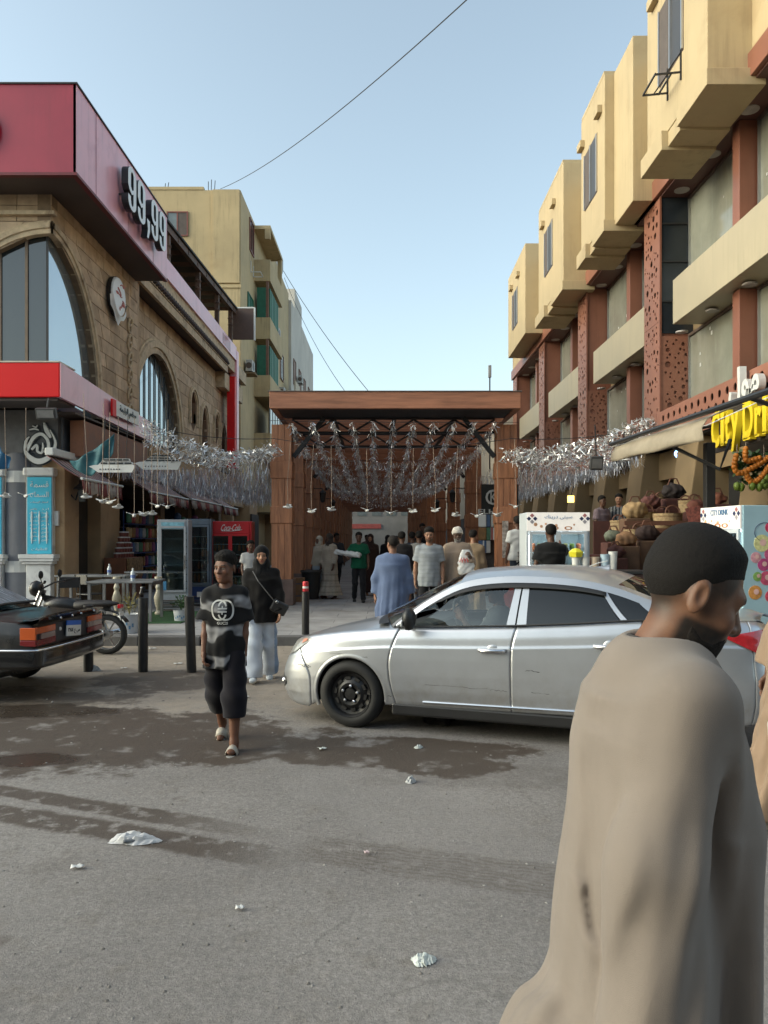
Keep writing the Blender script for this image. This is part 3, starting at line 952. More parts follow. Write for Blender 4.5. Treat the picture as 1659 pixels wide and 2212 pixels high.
for k in range(48):
 y = 22.2 + k * 0.25
 O('eave_tile',B().tube([(-7.0,y,9.46),(-7.12,y,9.72)],0.09,6),M('eave_tile',(0.05,0.032,0.028),0.7),RS)
O('eave_return',B().box(W2,-7.2,34.21,38.5,8.5,9.2),m_trim,RS)
for k in range(6):
 z = 5.25 + k * 0.48
 oo = []
 for j in range(13):
  a = 2 * pi * j / 12
  oo.append((WX + 0.04 + 0.03 * math.sin(a),21.3 + 0.13 * math.cos(a),z + 0.2 * math.sin(a)))
 O('carving',B().tube(oo,0.035,6,cap=False),m_trim,RS)
 O('carving',B().obox((WX + 0.02,21.3,z),(0.10,0.16,0.05),rx=0.4),m_trim,RS)
rp = thing('round_sign','round white sign disc in torn wrapping between the two arched windows','sign',(WX + 0.06,19.75,0))
rp.location = (0,0,0)
zc = vz(632,19.7)
ring = [(0.0,0.16),(0.48,0.16),(0.50,0.13),(0.50,0.0)]
bb = B().lathe([(0.50,0.0),(0.50,0.13),(0.48,0.16),(0.0,0.16)],(WX + 0.02,20.05,zc),28,axis='x')
O('disc',bb,M('plate_white',(0.66,0.66,0.66),0.4,var=0.05),rp,fixn=True)
O('edge',B().lathe([(0.505,0.0),(0.515,0.12)],(WX + 0.021,20.05,zc),28,axis='x',cap=False),m_steel,rp)
r_ = random.Random(5)
for k in range(6):
 pts = [(WX + 0.185,20.05 + r_.uniform(-0.25,0.25),zc + 0.32 - k * 0.12)]
 for j in range(6):
  pts.append((WX + 0.185,pts[-1][1] + r_.uniform(-0.02,0.10),pts[-1][2] + r_.uniform(-0.06,0.05)))
 O('brush_mark',B().tube(pts,0.018,5),M('faint_red',(0.55,0.20,0.20),0.5,var=0.2),rp)
P = []
for i in range(6):
 row = []
 for j in range(9):
  a = pi + 0.15 + (pi - 0.3) * j / 8
  q = 0.50 + 0.11 * (i / 5) * (1 + 0.7 * math.sin(j * 2.1))
  row.append((WX + 0.20 - 0.06 * i / 5 + r_.uniform(0,0.02),20.05 + q * math.cos(a),zc + q * math.sin(a) * (1 + 0.12 * i / 5)))
 P.append(row)
O('wrapping',B().grid(P),M('torn_plastic',(0.55,0.55,0.56),0.35,var=0.2),rp,smooth=True)
sg = thing('corner_sign_box','big red sign box, sky glare painted pink on its street side, reading 99,99 above the restaurant corner','sign',(0,0,0))
sx = -6.26
O('front_panel',B().box(-12,sx - 0.003,15.5,15.56,9.12,10.90),m_red,sg)
O('side_panel',B().box(sx - 0.06,sx,15.5,21.9,9.121,10.895),m_glare_pink,sg)
O('top_trim',B().box(-12,sx + 0.03,15.47,21.92,10.90,10.93),m_steel,sg)
O('bottom_trim',B().box(-12,sx + 0.02,15.48,15.6,9.06,9.118),M('dark_red',(0.12,0.006,0.014),0.5),sg)
O('bottom_trim',B().box(sx - 0.1,sx + 0.02,15.602,21.91,9.06,9.118),M('dark_red',(0.12,0.006,0.014),0.5),sg)
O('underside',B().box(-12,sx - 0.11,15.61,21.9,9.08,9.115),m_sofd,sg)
O('end_panel',B().box(-7.2,sx - 0.065,21.86,21.9,9.12,10.89),m_glare_pink,sg)
for xx in (-7.9,-9.6):
 O('panel_seam',B().box(xx,xx + 0.012,15.492,15.499,9.13,10.89),m_steel,sg)
for yy in (16.55,18.6,20.6):
 O('panel_seam',B().box(sx + 0.001,sx + 0.006,yy,yy + 0.012,9.13,10.89),M('seam_rose',(0.30,0.10,0.14),0.6),sg)
m_let = M('letter_face',(0.70,0.76,0.80),0.4,var=0.03)
m_lets = M('letter_side',(0.02,0.025,0.03),0.4)
def nine():
 """stencil-like narrow figure nine as 2-D outline pieces in a 0.62 x 1 box"""
 pts = []
 for k in range(13):
  a = pi - pi * k / 12
  pts.append((0.31 + 0.31 * math.cos(a),0.80 + 0.20 * math.sin(a)))
 for k in range(13):
  a = -pi * k / 12
  pts.append((0.31 + 0.31 * math.cos(a),0.20 + 0.20 * math.sin(a)))
 pts += [(0.0,0.30),(0.20,0.30),(0.20,0.22)]
 for k in range(7):
  a = pi + pi * k / 6
  pts.append((0.31 + 0.09 * math.cos(a),0.20 + 0.10 * math.sin(a)))
 pts += [(0.40,0.42),(0.28,0.36),(0.10,0.42),(0.0,0.52)]
 return pts
n9 = nine()
def glyph(poly,hole,w_,h_,depth,name):
 vs = [Vector(p) for p in poly];ed = [(i,(i + 1) % len(poly)) for i in range(len(poly))]
 if hole:
  o_ = len(vs);vs += [Vector(p) for p in hole];ed += [(o_ + i,o_ + (i + 1) % len(hole)) for i in range(len(hole))]
 vo,eo,fo,*_ = delaunay_2d_cdt(vs,ed,[],0,1e-6)
 def inside(p,pl):
  c = False;j = len(pl) - 1
  for i in range(len(pl)):
   if (pl[i][1] > p[1]) != (pl[j][1] > p[1]) and p[0] < (pl[j][0] - pl[i][0]) * (p[1] - pl[i][1]) / (pl[j][1] - pl[i][1]) + pl[i][0]: c = not c
   j = i
  return c
 bm = bmesh.new();bv = [bm.verts.new((0,p.x * w_,p.y * h_)) for p in vo]
 for f in fo:
  c = sum((vo[i] for i in f),Vector((0,0))) / len(f)
  if inside(c,poly) and not (hole and inside(c,hole)):
   bm.faces.new([bv[i] for i in f])
 bmesh.ops.recalc_face_normals(bm,faces=bm.faces)
 g = bmesh.ops.extrude_face_region(bm,geom=list(bm.faces))
 bmesh.ops.translate(bm,verts=[e for e in g['geom'] if isinstance(e,bmesh.types.BMVert)],vec=(depth,0,0))
 bmesh.ops.recalc_face_normals(bm,faces=bm.faces)
 for f in bm.faces:
  f.material_index = 0 if f.normal.x > 0.7 else 1
 me = bpy.data.meshes.new(name);bm.to_mesh(me);bm.free()
 me.materials.append(m_let);me.materials.append(m_lets)
 return me
hole9 = [(0.31 + 0.10 * math.cos(a),0.80 + 0.10 * math.sin(a)) for a in [pi - pi * k / 8 for k in range(9)]] + [(0.41,0.52),(0.31,0.47),(0.21,0.54)]
g9 = glyph(n9,hole9,0.95,1.10,0.16,'numeral')
comma = glyph([(0,0.25),(0.25,0.25),(0.25,0),(0.12,-0.22),(0.0,-0.22),(0.08,0)],None,1.0,1.0,0.16,'comma')
for y,me,z in ((17.85,g9,9.47),(18.55,g9,9.47),(19.25,comma,9.52),(19.62,g9,9.47),(20.32,g9,9.47)):
 o = O(me.name.split('.')[0],me,None,sg,loc=(sx + 0.10,y,z))
 sc_ = 0.92 if me is g9 else 1
 o.scale = (1,0.98,sc_)
 for dy in (0.1,0.45):
  if me is g9:
   O('stand_off',B().box(sx,sx + 0.10,y + dy,y + dy + 0.04,z + 0.3,z + 0.34),m_lets,sg)
O('faded_letter',B().lathe([(0.38,0.0),(0.46,0.0),(0.46,0.09),(0.38,0.09)],(-8.25,15.42,9.95),24,axis='y',cap=False),m_red2,sg)
O('parapet_band',B().box(-7.02,-6.95,21.92,35.6,10.0,10.62),m_glare_pink,RS)
O('parapet_band',B().box(-7.03,-6.945,32.6,34.2,10.06,10.50),m_red,RS)
O('end_pilaster',B().box(-7.3,-6.93,35.62,36.1,5.0,10.5),m_glare_pink,RS,bevel=0.05)
O('end_pilaster',B().box(-7.32,-6.96,35.25,35.60,5.0,9.2),m_red2,RS)
O('parapet_wall',B().box(-7.3,-7.03,22.0,38.5,9.42,10.0),m_trim,RS)
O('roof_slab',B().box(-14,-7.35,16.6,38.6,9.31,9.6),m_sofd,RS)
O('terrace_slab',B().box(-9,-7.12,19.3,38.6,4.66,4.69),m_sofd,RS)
O('rear_mass',B().box(-14,-8.2,WY + 0.8,38.5,0,9.3),m_mort,RS)
sh = thing('terrace_shelter','dark timber shelter with carved posts on the restaurant roof terrace','shelter',(0,0,0))
m_tim = M('old_timber',(0.085,0.045,0.030),0.7,var=0.4,scale=3,bump=0.3)
for y in (25.2,29.3,32.6,35.4):
 zt = 11.70 + (y - 25) * 0.055
 O('post',B().box(-7.3,-7.13,y,y + 0.18,9.6,zt),m_tim,sh)
 O('carved_bracket',B().lathe([(0.04,0),(0.13,0.15),(0.06,0.3),(0.14,0.45),(0.05,0.6),(0.1,0.7)],(-7.21,y + 0.09,zt - 0.8),8),m_tim,sh)
O('eave_beam',B().bar((-7.15,24.4,11.78),(-7.15,36.2,12.42),0.16,0.22),m_tim,sh)
O('roof',B().add([(-7.0,24.3,11.9),(-7.0,36.3,12.54),(-10.5,36.3,12.9),(-10.5,24.3,12.2),(-7.0,24.3,11.97),(-7.0,36.3,12.61),(-10.5,36.3,12.97),(-10.5,24.3,12.27)],
       [(0,1,2,3),(7,6,5,4),(0,4,5,1),(1,5,6,2),(2,6,7,3),(3,7,4,0)]),M('shelter_roof',(0.03,0.028,0.027),0.8),sh,fixn=True)
for k in range(9):
 y = 24.7 + k * 1.35
 O('rafter',B().box(-10.4,-7.05,y,y + 0.10,11.72 + (y - 24.3) * 0.0533,11.86 + (y - 24.3) * 0.0533),m_tim,sh)
O('back_screen',B().box(-10.4,-10.3,24.4,36.2,9.6,12.2),m_dark,sh)
bbd = thing('sign_board','brown square sign board with white edge at the far end of the roof terrace','sign',(0,0,0))
YB = 36.4
O('board',B().box(ux(503,YB),ux(548,YB),YB,YB + 0.09,vz(733,YB),vz(666,YB)),M('board_brown',(0.075,0.042,0.034),0.6,var=0.15),bbd)
O('edge',B().box(ux(548,YB) + .002,ux(551,YB),YB - .01,YB + 0.1,vz(735,YB),vz(664,YB)),m_white,bbd)
O('edge',B().box(ux(501,YB),ux(548,YB),YB - .01,YB + 0.1,vz(666,YB) + .002,vz(663,YB)),m_white,bbd)
O('post',B().box(ux(499,YB),ux(502,YB),YB,YB + 0.1,9.6,vz(655,YB)),m_tim,bbd)
lb = thing('red_canopy_band','bright red canopy band round the restaurant corner above the ground floor','canopy',(0,0,0))
O('front_band',B().box(-12,-6.62,15.55,15.62,4.60,5.30),m_red2,lb,bevel=0.02)
O('side_band',B().add([(-6.6,15.55,4.60),(-6.6,21.7,4.45),(-6.6,21.7,4.98),(-6.6,15.55,5.30),(-6.68,15.63,4.60),(-6.68,21.7,4.45),(-6.68,21.7,4.98),(-6.68,15.63,5.30)],
      [(0,1,2,3),(7,6,5,4),(0,4,5,1),(1,5,6,2),(2,6,7,3),(3,7,4,0)]),m_glare_pink,lb,fixn=True)
O('top_cap',B().box(-12,-6.62,15.54,WY - 0.05,5.302,5.33),M('cap_cream',(0.5,0.45,0.36),0.6),lb)
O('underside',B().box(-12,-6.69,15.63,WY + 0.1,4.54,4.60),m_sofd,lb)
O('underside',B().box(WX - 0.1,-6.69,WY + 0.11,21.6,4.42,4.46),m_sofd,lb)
sb = thing('small_shop_sign','small red and white sign with Arabic lettering hung on the glare-pink side band','sign',(0,0,0))
ya,yb = 6.5 * FPX / (835 - 243),6.5 * FPX / (835 - 300)
O('panel',B().box(-6.54,-6.5,ya + 0.25,yb,4.70,5.05),m_white,sb)
O('side',B().box(-6.545,-6.495,ya,ya + 0.248,4.66,5.06),m_red2,sb)
O('lettering',fit_text(text_mesh(arabic('مطعم الوليمة'),1,0.01),1.2,0.22),m_lets,sb,rot=(R(90),0,R(90)),loc=(-6.495,(ya + yb) / 2 + 0.12,4.88))
m_grey = M('grey_render',(0.165,0.17,0.19),0.85,var=0.12,scale=2,bump=0.5,bscale=55)
m_greyd = M('grey_fascia',(0.10,0.10,0.105),0.7,var=0.2)
GY = 17.0
gf = thing('ground_floor_front',None,None);gf.parent = RS
O('render_wall',B().box(-14,-7.16,GY,GY + 0.4,0,4.55),m_grey,gf)
for z in (2.98,1.00):
 O('white_band',B().box(-14,-7.165,GY - 0.025,GY - 0.002,z,z + 0.24),m_white,gf)
O('sign_fascia',B().box(-14,-7.2,GY - 0.16,GY - 0.004,3.62,4.55),m_greyd,gf)
O('render_column',B().lathe([(0.36,0.15),(0.36,4.0)],(ux(38,GY),GY + 0.20,0),20),m_grey,gf,smooth='auto')
for z in (2.975,0.995):
 O('white_band',B().lathe([(0.37,z),(0.37,z + .25)],(ux(38,GY),GY + 0.20,0),20),m_white,gf)
m_marb = M('white_marble',(0.60,0.61,0.61),0.35,var=0.12,scale=2.0,dirt=(0.42,0.42,0.43),dscale=3)
m_cyan = M('cyan_poster',(0.05,0.42,0.60),0.4,var=0.12,scale=3)
m_ptxt = M('poster_print',(0.60,0.70,0.72),0.5,var=0.2)
for u0,u1,lab in ((53,113,'cyan Arabic menu poster on the marble pedestal beside the tan corner pier'),(-62,5,'cyan Arabic menu poster on the pedestal at the very edge of the photo')):
 x0,x1 = ux(u0,GY - 0.2),ux(u1,GY - 0.2)
 ped = thing('marble_pedestal',None,None);ped.parent = RS
 O('shaft',B().box(x0 + .05,x1 - .02,GY - 0.24,GY - 0.03,PZ,vz(1218,GY)),m_marb,ped,bevel=0.01)
 for i,(e,za,zb) in enumerate(((0.06,1218,1212),(0.10,1212,1206),(0.12,1206,1197))):
  O('moulding',B().box(x0 + .05 - e,x1 - .02 + e,GY - 0.24 - e,GY - 0.02,vz(za,GY) + .002,vz(zb,GY)),m_marb,ped,bevel=0.012)
 O('backing_pilaster',B().box(x0 + .03,x1,GY - 0.18,GY - 0.02,vz(1197,GY) + .003,vz(1030,GY)),m_marb,ped)
 O('capital',B().box(x0 - .02,x1 + .05,GY - 0.26,GY - 0.02,vz(1030,GY) + .002,vz(1012,GY)),m_marb,ped,bevel=0.03)
 ps = thing('menu_poster',lab,'poster',(0,0,0))
 px0,px1,pz0,pz1 = x0 + .06,x1 - .02,vz(1196,GY),vz(1032,GY)
 O('sheet',B().box(px0,px1,GY - 0.205,GY - 0.185,pz0,pz1),m_cyan,ps)
 cx = (px0 + px1) / 2;pw = px1 - px0
 yy = GY - 0.207
 for wds,w_,h_,z in (('قسمة',0.42,0.13,pz1 - 0.16),('السمك',0.42,0.12,pz1 - 0.38),('اسعار الوجبات',0.4,0.05,pz1 - 0.55)):
  O('lettering',fit_text(text_mesh(arabic(wds),1,0.005),w_ * pw / 0.55,h_),m_ptxt,ps,rot=(R(90),0,0),loc=(cx,yy,z))
 rr = random.Random(u1)
 for c_ in range(2):
  for k in range(9):
   O('lettering',fit_text(text_mesh(arabic(rr.choice(['ارز','سمك مشوى','جمبرى','بطاطس','سلطة','شوربة'])),1,0.003),0.13 + rr.random() * .06,0.05),m_ptxt,ps,rot=(R(90),0,0),loc=(cx + (-0.13 if c_ else 0.13) * pw / .55,yy,pz1 - 0.70 - k * 0.085))
 for dx in (-0.17,0,0.17):
  O('ornament',B().lathe([(0.008,0),(0.022,0.15),(0.012,0.4),(0.026,0.6),(0.006,0.72)],(cx + dx * pw / .55,yy,pz0 + 0.22),6),m_ptxt,ps)
 O('lettering',fit_text(text_mesh(arabic('للطلبات'),1,0.004),0.36 * pw / .55,0.07),m_ptxt,ps,rot=(R(90),0,0),loc=(cx,yy,pz0 + 0.10))
em = thing('calligraphy_emblem','white and black Arabic calligraphy emblem on the grey fascia above the poster','sign',(0,0,0))
ey = GY - 0.22
ec = at(86,957,ey)
m_emb = M('emblem_white',(0.55,0.56,0.55),0.4,var=0.1)
def stroke(pts,ws,nm='calligraphy_stroke',mat=None,dy=0.0,th=0.05):
 """brush stroke: ribbon with varying width in the x-z plane"""
 Q,W = [],[]
 pp = [pts[0]] + pts + [pts[-1]];wv = [ws[0]] + ws + [ws[-1]]
 for i in range(1,len(pp) - 2):
  for k in range(6):
   t_ = k / 6
   f = lambda a,b_,c_,d_: 0.5 * (2 * b_ + (c_ - a) * t_ + (2 * a - 5 * b_ + 4 * c_ - d_) * t_ * t_ + (-a + 3 * b_ - 3 * c_ + d_) * t_ ** 3)
   Q.append((f(*[p[0] for p in pp[i - 1:i + 3]]),f(*[p[1] for p in pp[i - 1:i + 3]])));W.append(f(*wv[i - 1:i + 3]))
 Q.append(pts[-1]);W.append(ws[-1])
 L_,R_ = [],[]
 for i,(x,z) in enumerate(Q):
  a,c_ = Q[max(i - 1,0)],Q[min(i + 1,len(Q) - 1)]
  dx,dz = c_[0] - a[0],c_[1] - a[1];l = math.hypot(dx,dz) or 1
  L_.append((x - dz / l * W[i],z + dx / l * W[i]));R_.append((x + dz / l * W[i],z - dx / l * W[i]))
 bb = B()
 rows = []
 for (lx,lz),(rx,rz) in zip(L_,R_):
  rows.append([(lx,th,lz),(lx,0,lz),(rx,0,rz),(rx,th,rz)])
 bb.grid(rows,closed=True)
 return bb
for sc2,mt,dy in ((1.45,m_lets,0.03),(1.0,m_emb,0.0)):
 k_ = 0.47
 add = 0.035 if sc2 > 1 else 0
 for pts,ws in (
  ([(0.18,0.95),(0.30,0.60),(0.50,0.25)],[0.03,0.10,0.05]),
  ([(0.46,0.62),(0.72,0.0),(0.45,-0.62),(-0.1,-0.85),(-0.62,-0.5),(-0.66,0.05),(-0.5,0.3)],[0.02,0.05,0.10,0.13,0.09,0.06,0.02]),
  ([(-0.62,-0.35),(-0.30,0.25),(0.05,0.42),(0.32,0.2),(0.40,-0.15),(0.30,-0.42)],[0.08,0.08,0.07,0.07,0.07,0.03]),
  ([(-0.40,-0.30),(-0.15,-0.1),(-0.12,-0.38),(0.08,-0.45),(0.14,-0.2),(0.12,0.02)],[0.05,0.06,0.05,0.05,0.04,0.02]),
  ([(0.14,-0.30),(0.26,-0.42),(0.32,-0.2)],[0.03,0.04,0.02]),
  ([(-0.5,0.62),(-0.25,0.66),(-0.05,0.60)],[0.02,0.04,0.02]),
  ([(-0.35,0.80),(-0.2,0.74),(-0.12,0.84)],[0.02,0.03,0.015])):
  bb = stroke([(x * k_,z * k_) for x,z in pts],[w_ * k_ + add for w_ in ws],th=0.03)
  O('calligraphy_stroke' if sc2 == 1 else 'backing_stroke',bb,mt,em,loc=(ec.x,ey + dy,ec.z),fixn=True)
O('backing',B().lathe([(0.36,0.0),(0.36,0.03)],(ec.x,ey + 0.065,ec.z - 0.05),24,axis='y'),m_lets,em,fixn=True)
m_tanw = M('tan_plaster',(0.36,0.24,0.135),0.85,var=0.2,scale=1.5,bump=0.3,bscale=18,dirt=(0.25,0.155,0.08),dscale=1.3)
O('corner_pier',B().box(-7.6,-7.10,GY - 0.05,17.75,0.1,3.6),m_tanw,RS,bevel=0.02)
O('shop_wall',B().box(-7.6,-7.16,19.25,20.6,0.1,4.4),m_tanw,RS)
O('shop_wall',B().box(-7.6,-7.16,17.76,19.24,3.1,4.4),M('timber_fascia',(0.20,0.075,0.035),0.6,var=0.2),RS)
O('doorway',B().box(-7.7,-7.5,17.76,19.24,0.1,3.1),M('door_dark',(0.02,0.02,0.024),0.3,var=0.3),RS)
O('door_leaf',B().box(-7.49,-7.45,18.4,19.15,0.2,2.75),m_win,RS)
O('shop_wall',B().box(-7.6,-7.16,20.61,38.5,3.3,4.65),m_tanw,RS)
for y in (24.2,27.6,30.4,32.6,35.4):
 O('shop_pier',B().box(-7.6,-7.12,y,y + 0.45,0.1,3.298),m_tanw,RS)
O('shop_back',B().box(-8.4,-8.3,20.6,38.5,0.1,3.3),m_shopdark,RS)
O('fuse_box',B().box(ux(117,GY),ux(131,GY),GY - 0.12,GY - 0.03,vz(1136,GY),vz(1104,GY)),m_white,RS,bevel=0.01)
fl = thing('flood_light','grey floodlight hung from the edge of the red canopy band','lamp',(ux(105,15.5),15.4,0))
O('housing',B().obox((0,0,vz(893,15.4)),(0.40,0.10,0.22),rx=0.35),M('lamp_dark',(0.05,0.05,0.052),0.5),fl,bevel=0.012)
O('lens',B().obox((0,-0.056,vz(893,15.4) - 0.02),(0.33,0.01,0.15),rx=0.35),M('lamp_lens',(0.18,0.18,0.18),0.25),fl)
O('yoke',B().bar((0,0.02,vz(880,15.4)),(0,0.1,4.56),0.03),m_steel,fl)
# ---------------------------------------------------------------- apartment blocks behind
m_beige = M('beige_render',(0.47,0.365,0.21),0.85,var=0.12,scale=0.5,bump=0.15,bscale=12,dirt=(0.40,0.30,0.17),dscale=0.35,streak=0.6)
m_beige2 = M('cream_render',(0.50,0.43,0.33),0.85,var=0.12,scale=0.5,dirt=(0.40,0.33,0.25),dscale=0.4)
m_grn = M('green_shutter',(0.008,0.11,0.065),0.5,var=0.2)
m_brs = M('brown_shutter',(0.17,0.085,0.055),0.6,var=0.2)
m_cream = M('white_building',(0.52,0.49,0.44),0.85,var=0.12,scale=0.4,dirt=(0.40,0.37,0.33),dscale=0.3,streak=0.6)
AP = thing('beige_apartment_block','beige apartment block with green shuttered balconies behind the restaurant','building',(0,2.2,0))
AX,AY = -7.44,37.0
AV = AY + 2.2
def vzA(v,Y): return vz(v,Y)
ztop = vz(410,AV)
O('wall',B().box(-24,AX,AY,46.2,0,ztop),m_beige,AP,bevel=0.03)
O('parapet',B().box(-24,ux(440,AV) + 0.0,AY - 0.03,AY + 0.25,ztop,ztop + 0.15),m_beige,AP)
O('string_course',B().box(-24,AX + 0.02,AY - 0.06,AY - 0.002,vz(622,AV),vz(615,AV)),m_beige,AP)
O('plaster_panel',B().box(ux(460,AV),AX - 0.05,AY - 0.10,AY - 0.003,vz(612,AV),ztop - 0.02),m_beige,AP)
def window(par,x0,x1,z0,z1,y,frame,leaf,mull=True,axis='y'):
 wd = thing('window',None,None);wd.parent = par
 if axis == 'y':
  O('pane',B().box(x0,x1,y - 0.03,y - 0.004,z0,z1),leaf,wd)
  for xa,xb,za,zb in ((x0 - .06,x0,z0 - .06,z1 + .06),(x1,x1 + .06,z0 - .06,z1 + .06),(x0,x1,z1,z1 + .06),(x0,x1,z0 - .06,z0)):
   O('frame',B().box(xa + .001,xb - .001,y - 0.07,y - 0.003,za,zb),frame,wd)
  if mull:
   c = (x0 + x1) / 2
   O('mullion',B().box(c - .03,c + .03,y - 0.06,y - 0.031,z0,z1),frame,wd)
   O('screen',B().box(c + .031,x1 - .001,y - 0.045,y - 0.031,z0 + .001,z1 - .001),M('net_screen'),wd)
 else:       # on a wall facing +X at x = y argument; x0,x1 run along Y
  O('pane',B().box(y + 0.004,y + 0.03,x0,x1,z0,z1),leaf,wd)
  for ya,yb,za,zb in ((x0 - .06,x0,z0 - .06,z1 + .06),(x1,x1 + .06,z0 - .06,z1 + .06),(x0,x1,z1,z1 + .06),(x0,x1,z0 - .06,z0)):
   O('frame',B().box(y + 0.003,y + 0.07,ya + .001,yb - .001,za,zb),frame,wd)
  if mull:
   c = (x0 + x1) / 2
   O('mullion',B().box(y + 0.031,y + 0.06,c - .03,c + .03,z0,z1),frame,wd)
 return wd
m_rf = M('red_brown_frame',(0.20,0.065,0.05),0.5)
m_pale = M('pale_window',(0.16,0.19,0.20),0.1,var=0.15)
window(AP,ux(363,AV),ux(404,AV),vz(508,AV),vz(460,AV),AY,m_rf,m_pale)
window(AP,39.5,40.6,vz(545,42.2),vz(480,42.2),AX,m_rf,m_win,axis='x')
window(AP,38.9,40.4,vz(690,41.7),vz(640,41.7),AX,m_grn,m_grn,axis='x')
yb0,yb1 = 41.0,46.0
bx = AX + 0.9
for i,(vb,vt,kind) in enumerate(((vz(700,42),vz(655,42),'solid'),(vz(860,42),vz(770,42),'solid'))):
 pass
zf = [3.4 + 3.25 * k for k in range(5)]
for i,z in enumerate(zf):
 bl = thing('balcony',None,None);bl.parent = AP
 O('slab',B().box(AX + .003,bx,yb0,yb1,z - 0.15,z),m_beige,bl)
 O('balustrade',B().box(bx - 0.12,bx,yb0 + .001,yb1 - .001,z + .002,z + 1.05),m_beige,bl)
 O('balustrade',B().box(AX + .004,bx - .121,yb0 + .001,yb0 + .12,z + .002,z + 1.05),m_beige,bl)
 if i in (2,3):
  O('shutter',B().box(bx - 0.09,bx - 0.05,yb0 + .2,yb1 - 1.4,z + 1.06,z + 2.75),m_grn,bl)
  for q in range(6):
   O('shutter_rail',B().box(bx - 0.049,bx - 0.02,yb0 + .25 + q * 0.58,yb0 + .31 + q * 0.58,z + 1.06,z + 2.75),M('green_frame',(0.02,0.19,0.12),0.5),bl)
  O('shutter',B().box(AX + .15,bx - .25,yb0 + .04,yb0 + .08,z + 1.06,z + 2.75),m_grn,bl)
  O('corner_post',B().box(bx - .24,bx - .1,yb0 + .02,yb0 + .16,z + 1.06,z + 3.09),m_brs,bl)
 elif i == 1:
  O('glazing',B().box(bx - 0.09,bx - 0.05,yb0 + .2,yb1 - .5,z + 1.06,z + 2.9),m_pale,bl)
  for q in range(5):
   O('glazing_bar',B().box(bx - 0.049,bx - 0.02,yb0 + .25 + q * 1.0,yb0 + .30 + q * 1.0,z + 1.06,z + 2.9),m_white,bl)
 if i == 4:
  O('roof_slab',B().box(AX + .003,bx + .02,yb0 - .05,yb1,z + 2.75,z + 2.95),m_beige,bl)
  O('side_fin',B().box(bx - .3,bx,yb0 - .04,yb0 + .2,z + 2.2,z + 2.749),m_beige,bl)
  O('corner_column',B().box(bx - .25,bx - .01,yb1 - .3,yb1 - .002,z + 1.06,z + 2.749),m_beige,bl)
def ac_unit(x,y,z,lab,face='x'):
 a = thing('air_conditioner',lab,'air conditioner',(x,y,z),group='air conditioners on the apartment walls')
 O('case',B().box(0.1,0.45,-0.4,0.4,0,0.6),M('ac_white',(0.45,0.44,0.41),0.6,var=0.1),a,bevel=0.02)
 O('grille',B().lathe([(0.0,0.455),(0.22,0.455),(0.22,0.449)],(0,-0.05,0.3),16,axis='x'),m_steel,a,fixn=True)
 O('grille',B().lathe([(0.0,-0.405),(0.16,-0.405),(0.16,-0.399)],(0.27,0,0.3),14,axis='y'),m_frame,a,fixn=True)
 for yy in (-0.3,0.3):
  O('bracket',B().bar((0,yy,-0.03),(0.5,yy,-0.03),0.04),m_steel,a)
 return a
aw = ac_unit(AX,40.4,vz(805,40.4),'boxy air conditioner low on the beige block beside the restaurant end')
O('bracket',B().box(0.02,0.6,-0.45,0.45,-0.14,-0.06),m_tan,aw)
k = thing('empty_bracket','empty white air conditioner cage below the top side window of the beige block','bracket',(AX,42.4,vz(590,42.2)))
for z in (0,0.0):
 pass
for yy in (-0.4,0.4):
 O('arm',B().bar((0,yy,0),(0.55,yy,0),0.04),m_white,k);O('upright',B().bar((0.03,yy,0),(0.03,yy,0.6),0.04),m_white,k)
O('crossbar',B().bar((0.55,-0.4,0),(0.55,0.4,0),0.04),m_white,k)
A2 = thing('cream_apartment_block','cream apartment block with air conditioners behind the beige one','building',(0,2.2,0))
O('wall',B().box(-22,AX + 0.15,46.21,55,0,vz(560,50.2)),m_beige,A2,bevel=0.03)
for i,z in enumerate((6.2,9.5,12.8)):
 window(A2,47.2,48.4,z,z + 1.7,AX + 0.15,m_grn if i == 1 else m_brs,m_grn if i == 1 else m_win,axis='x')
 window(A2,50.4,51.8,z,z + 1.7,AX + 0.15,m_brs,m_pale,axis='x')
 bl = thing('balcony',None,None);bl.parent = A2
 O('slab',B().box(AX + .153,AX + 1.0,52.2,54.8,z - 0.9,z - 0.75),m_beige2,bl)
 O('balustrade',B().box(AX + .9,AX + 1.0,52.2,54.8,z - 0.749,z + 0.2),m_beige2 if i else M('lilac_cloth',(0.42,0.30,0.42),0.8),bl)
ac_unit(AX + 0.15,51.7,11.3,'air conditioner under the middle window of the cream block',None)
ac_unit(AX + 0.15,49.2,14.6,'air conditioner near the top corner of the cream block',None)
A3 = thing('white_apartment_block','white apartment block with brown shutters farthest along the street','building',(0,2.2,0))
O('wall',B().box(-22,AX + 0.35,55.01,72,0,vz(665,59.2)),m_cream,A3,bevel=0.03)
for i in range(3):
 z = 7.0 + i * 3.3
 for j in range(4):
  y = 56.2 + j * 3.6
  window(A3,y,y + 1.3,z,z + 1.8,AX + 0.35,m_brs,m_brs,axis='x',mull=False)
 bl = thing('balcony',None,None);bl.parent = A3
 O('slab',B().box(AX + .353,AX + 1.3,66.2,70,z - 0.6,z - 0.45),m_cream,bl)
 for q in range(8):
  O('railing',B().box(AX + 1.24,AX + 1.28,66.3 + q * 0.5,66.34 + q * 0.5,z - 0.449,z + 0.5),m_steel,bl)
 O('rail',B().box(AX + 1.23,AX + 1.29,66.2,70,z + 0.501,z + 0.55),m_steel,bl)
for i in range(4):
 ac_unit(AX + 0.35,60.8 + i * 2.9,vz(905 - 0 * i,60) + (2.9 - i * 0.9),['first','second','third','fourth'][i] + ' air conditioner in the stepped row on the white block',None)
O('rooftop_hut',B().box(-12,-7.2,58,63,vz(665,59.2) + .002,vz(665,59.2) + 1.8),m_cream,A3)
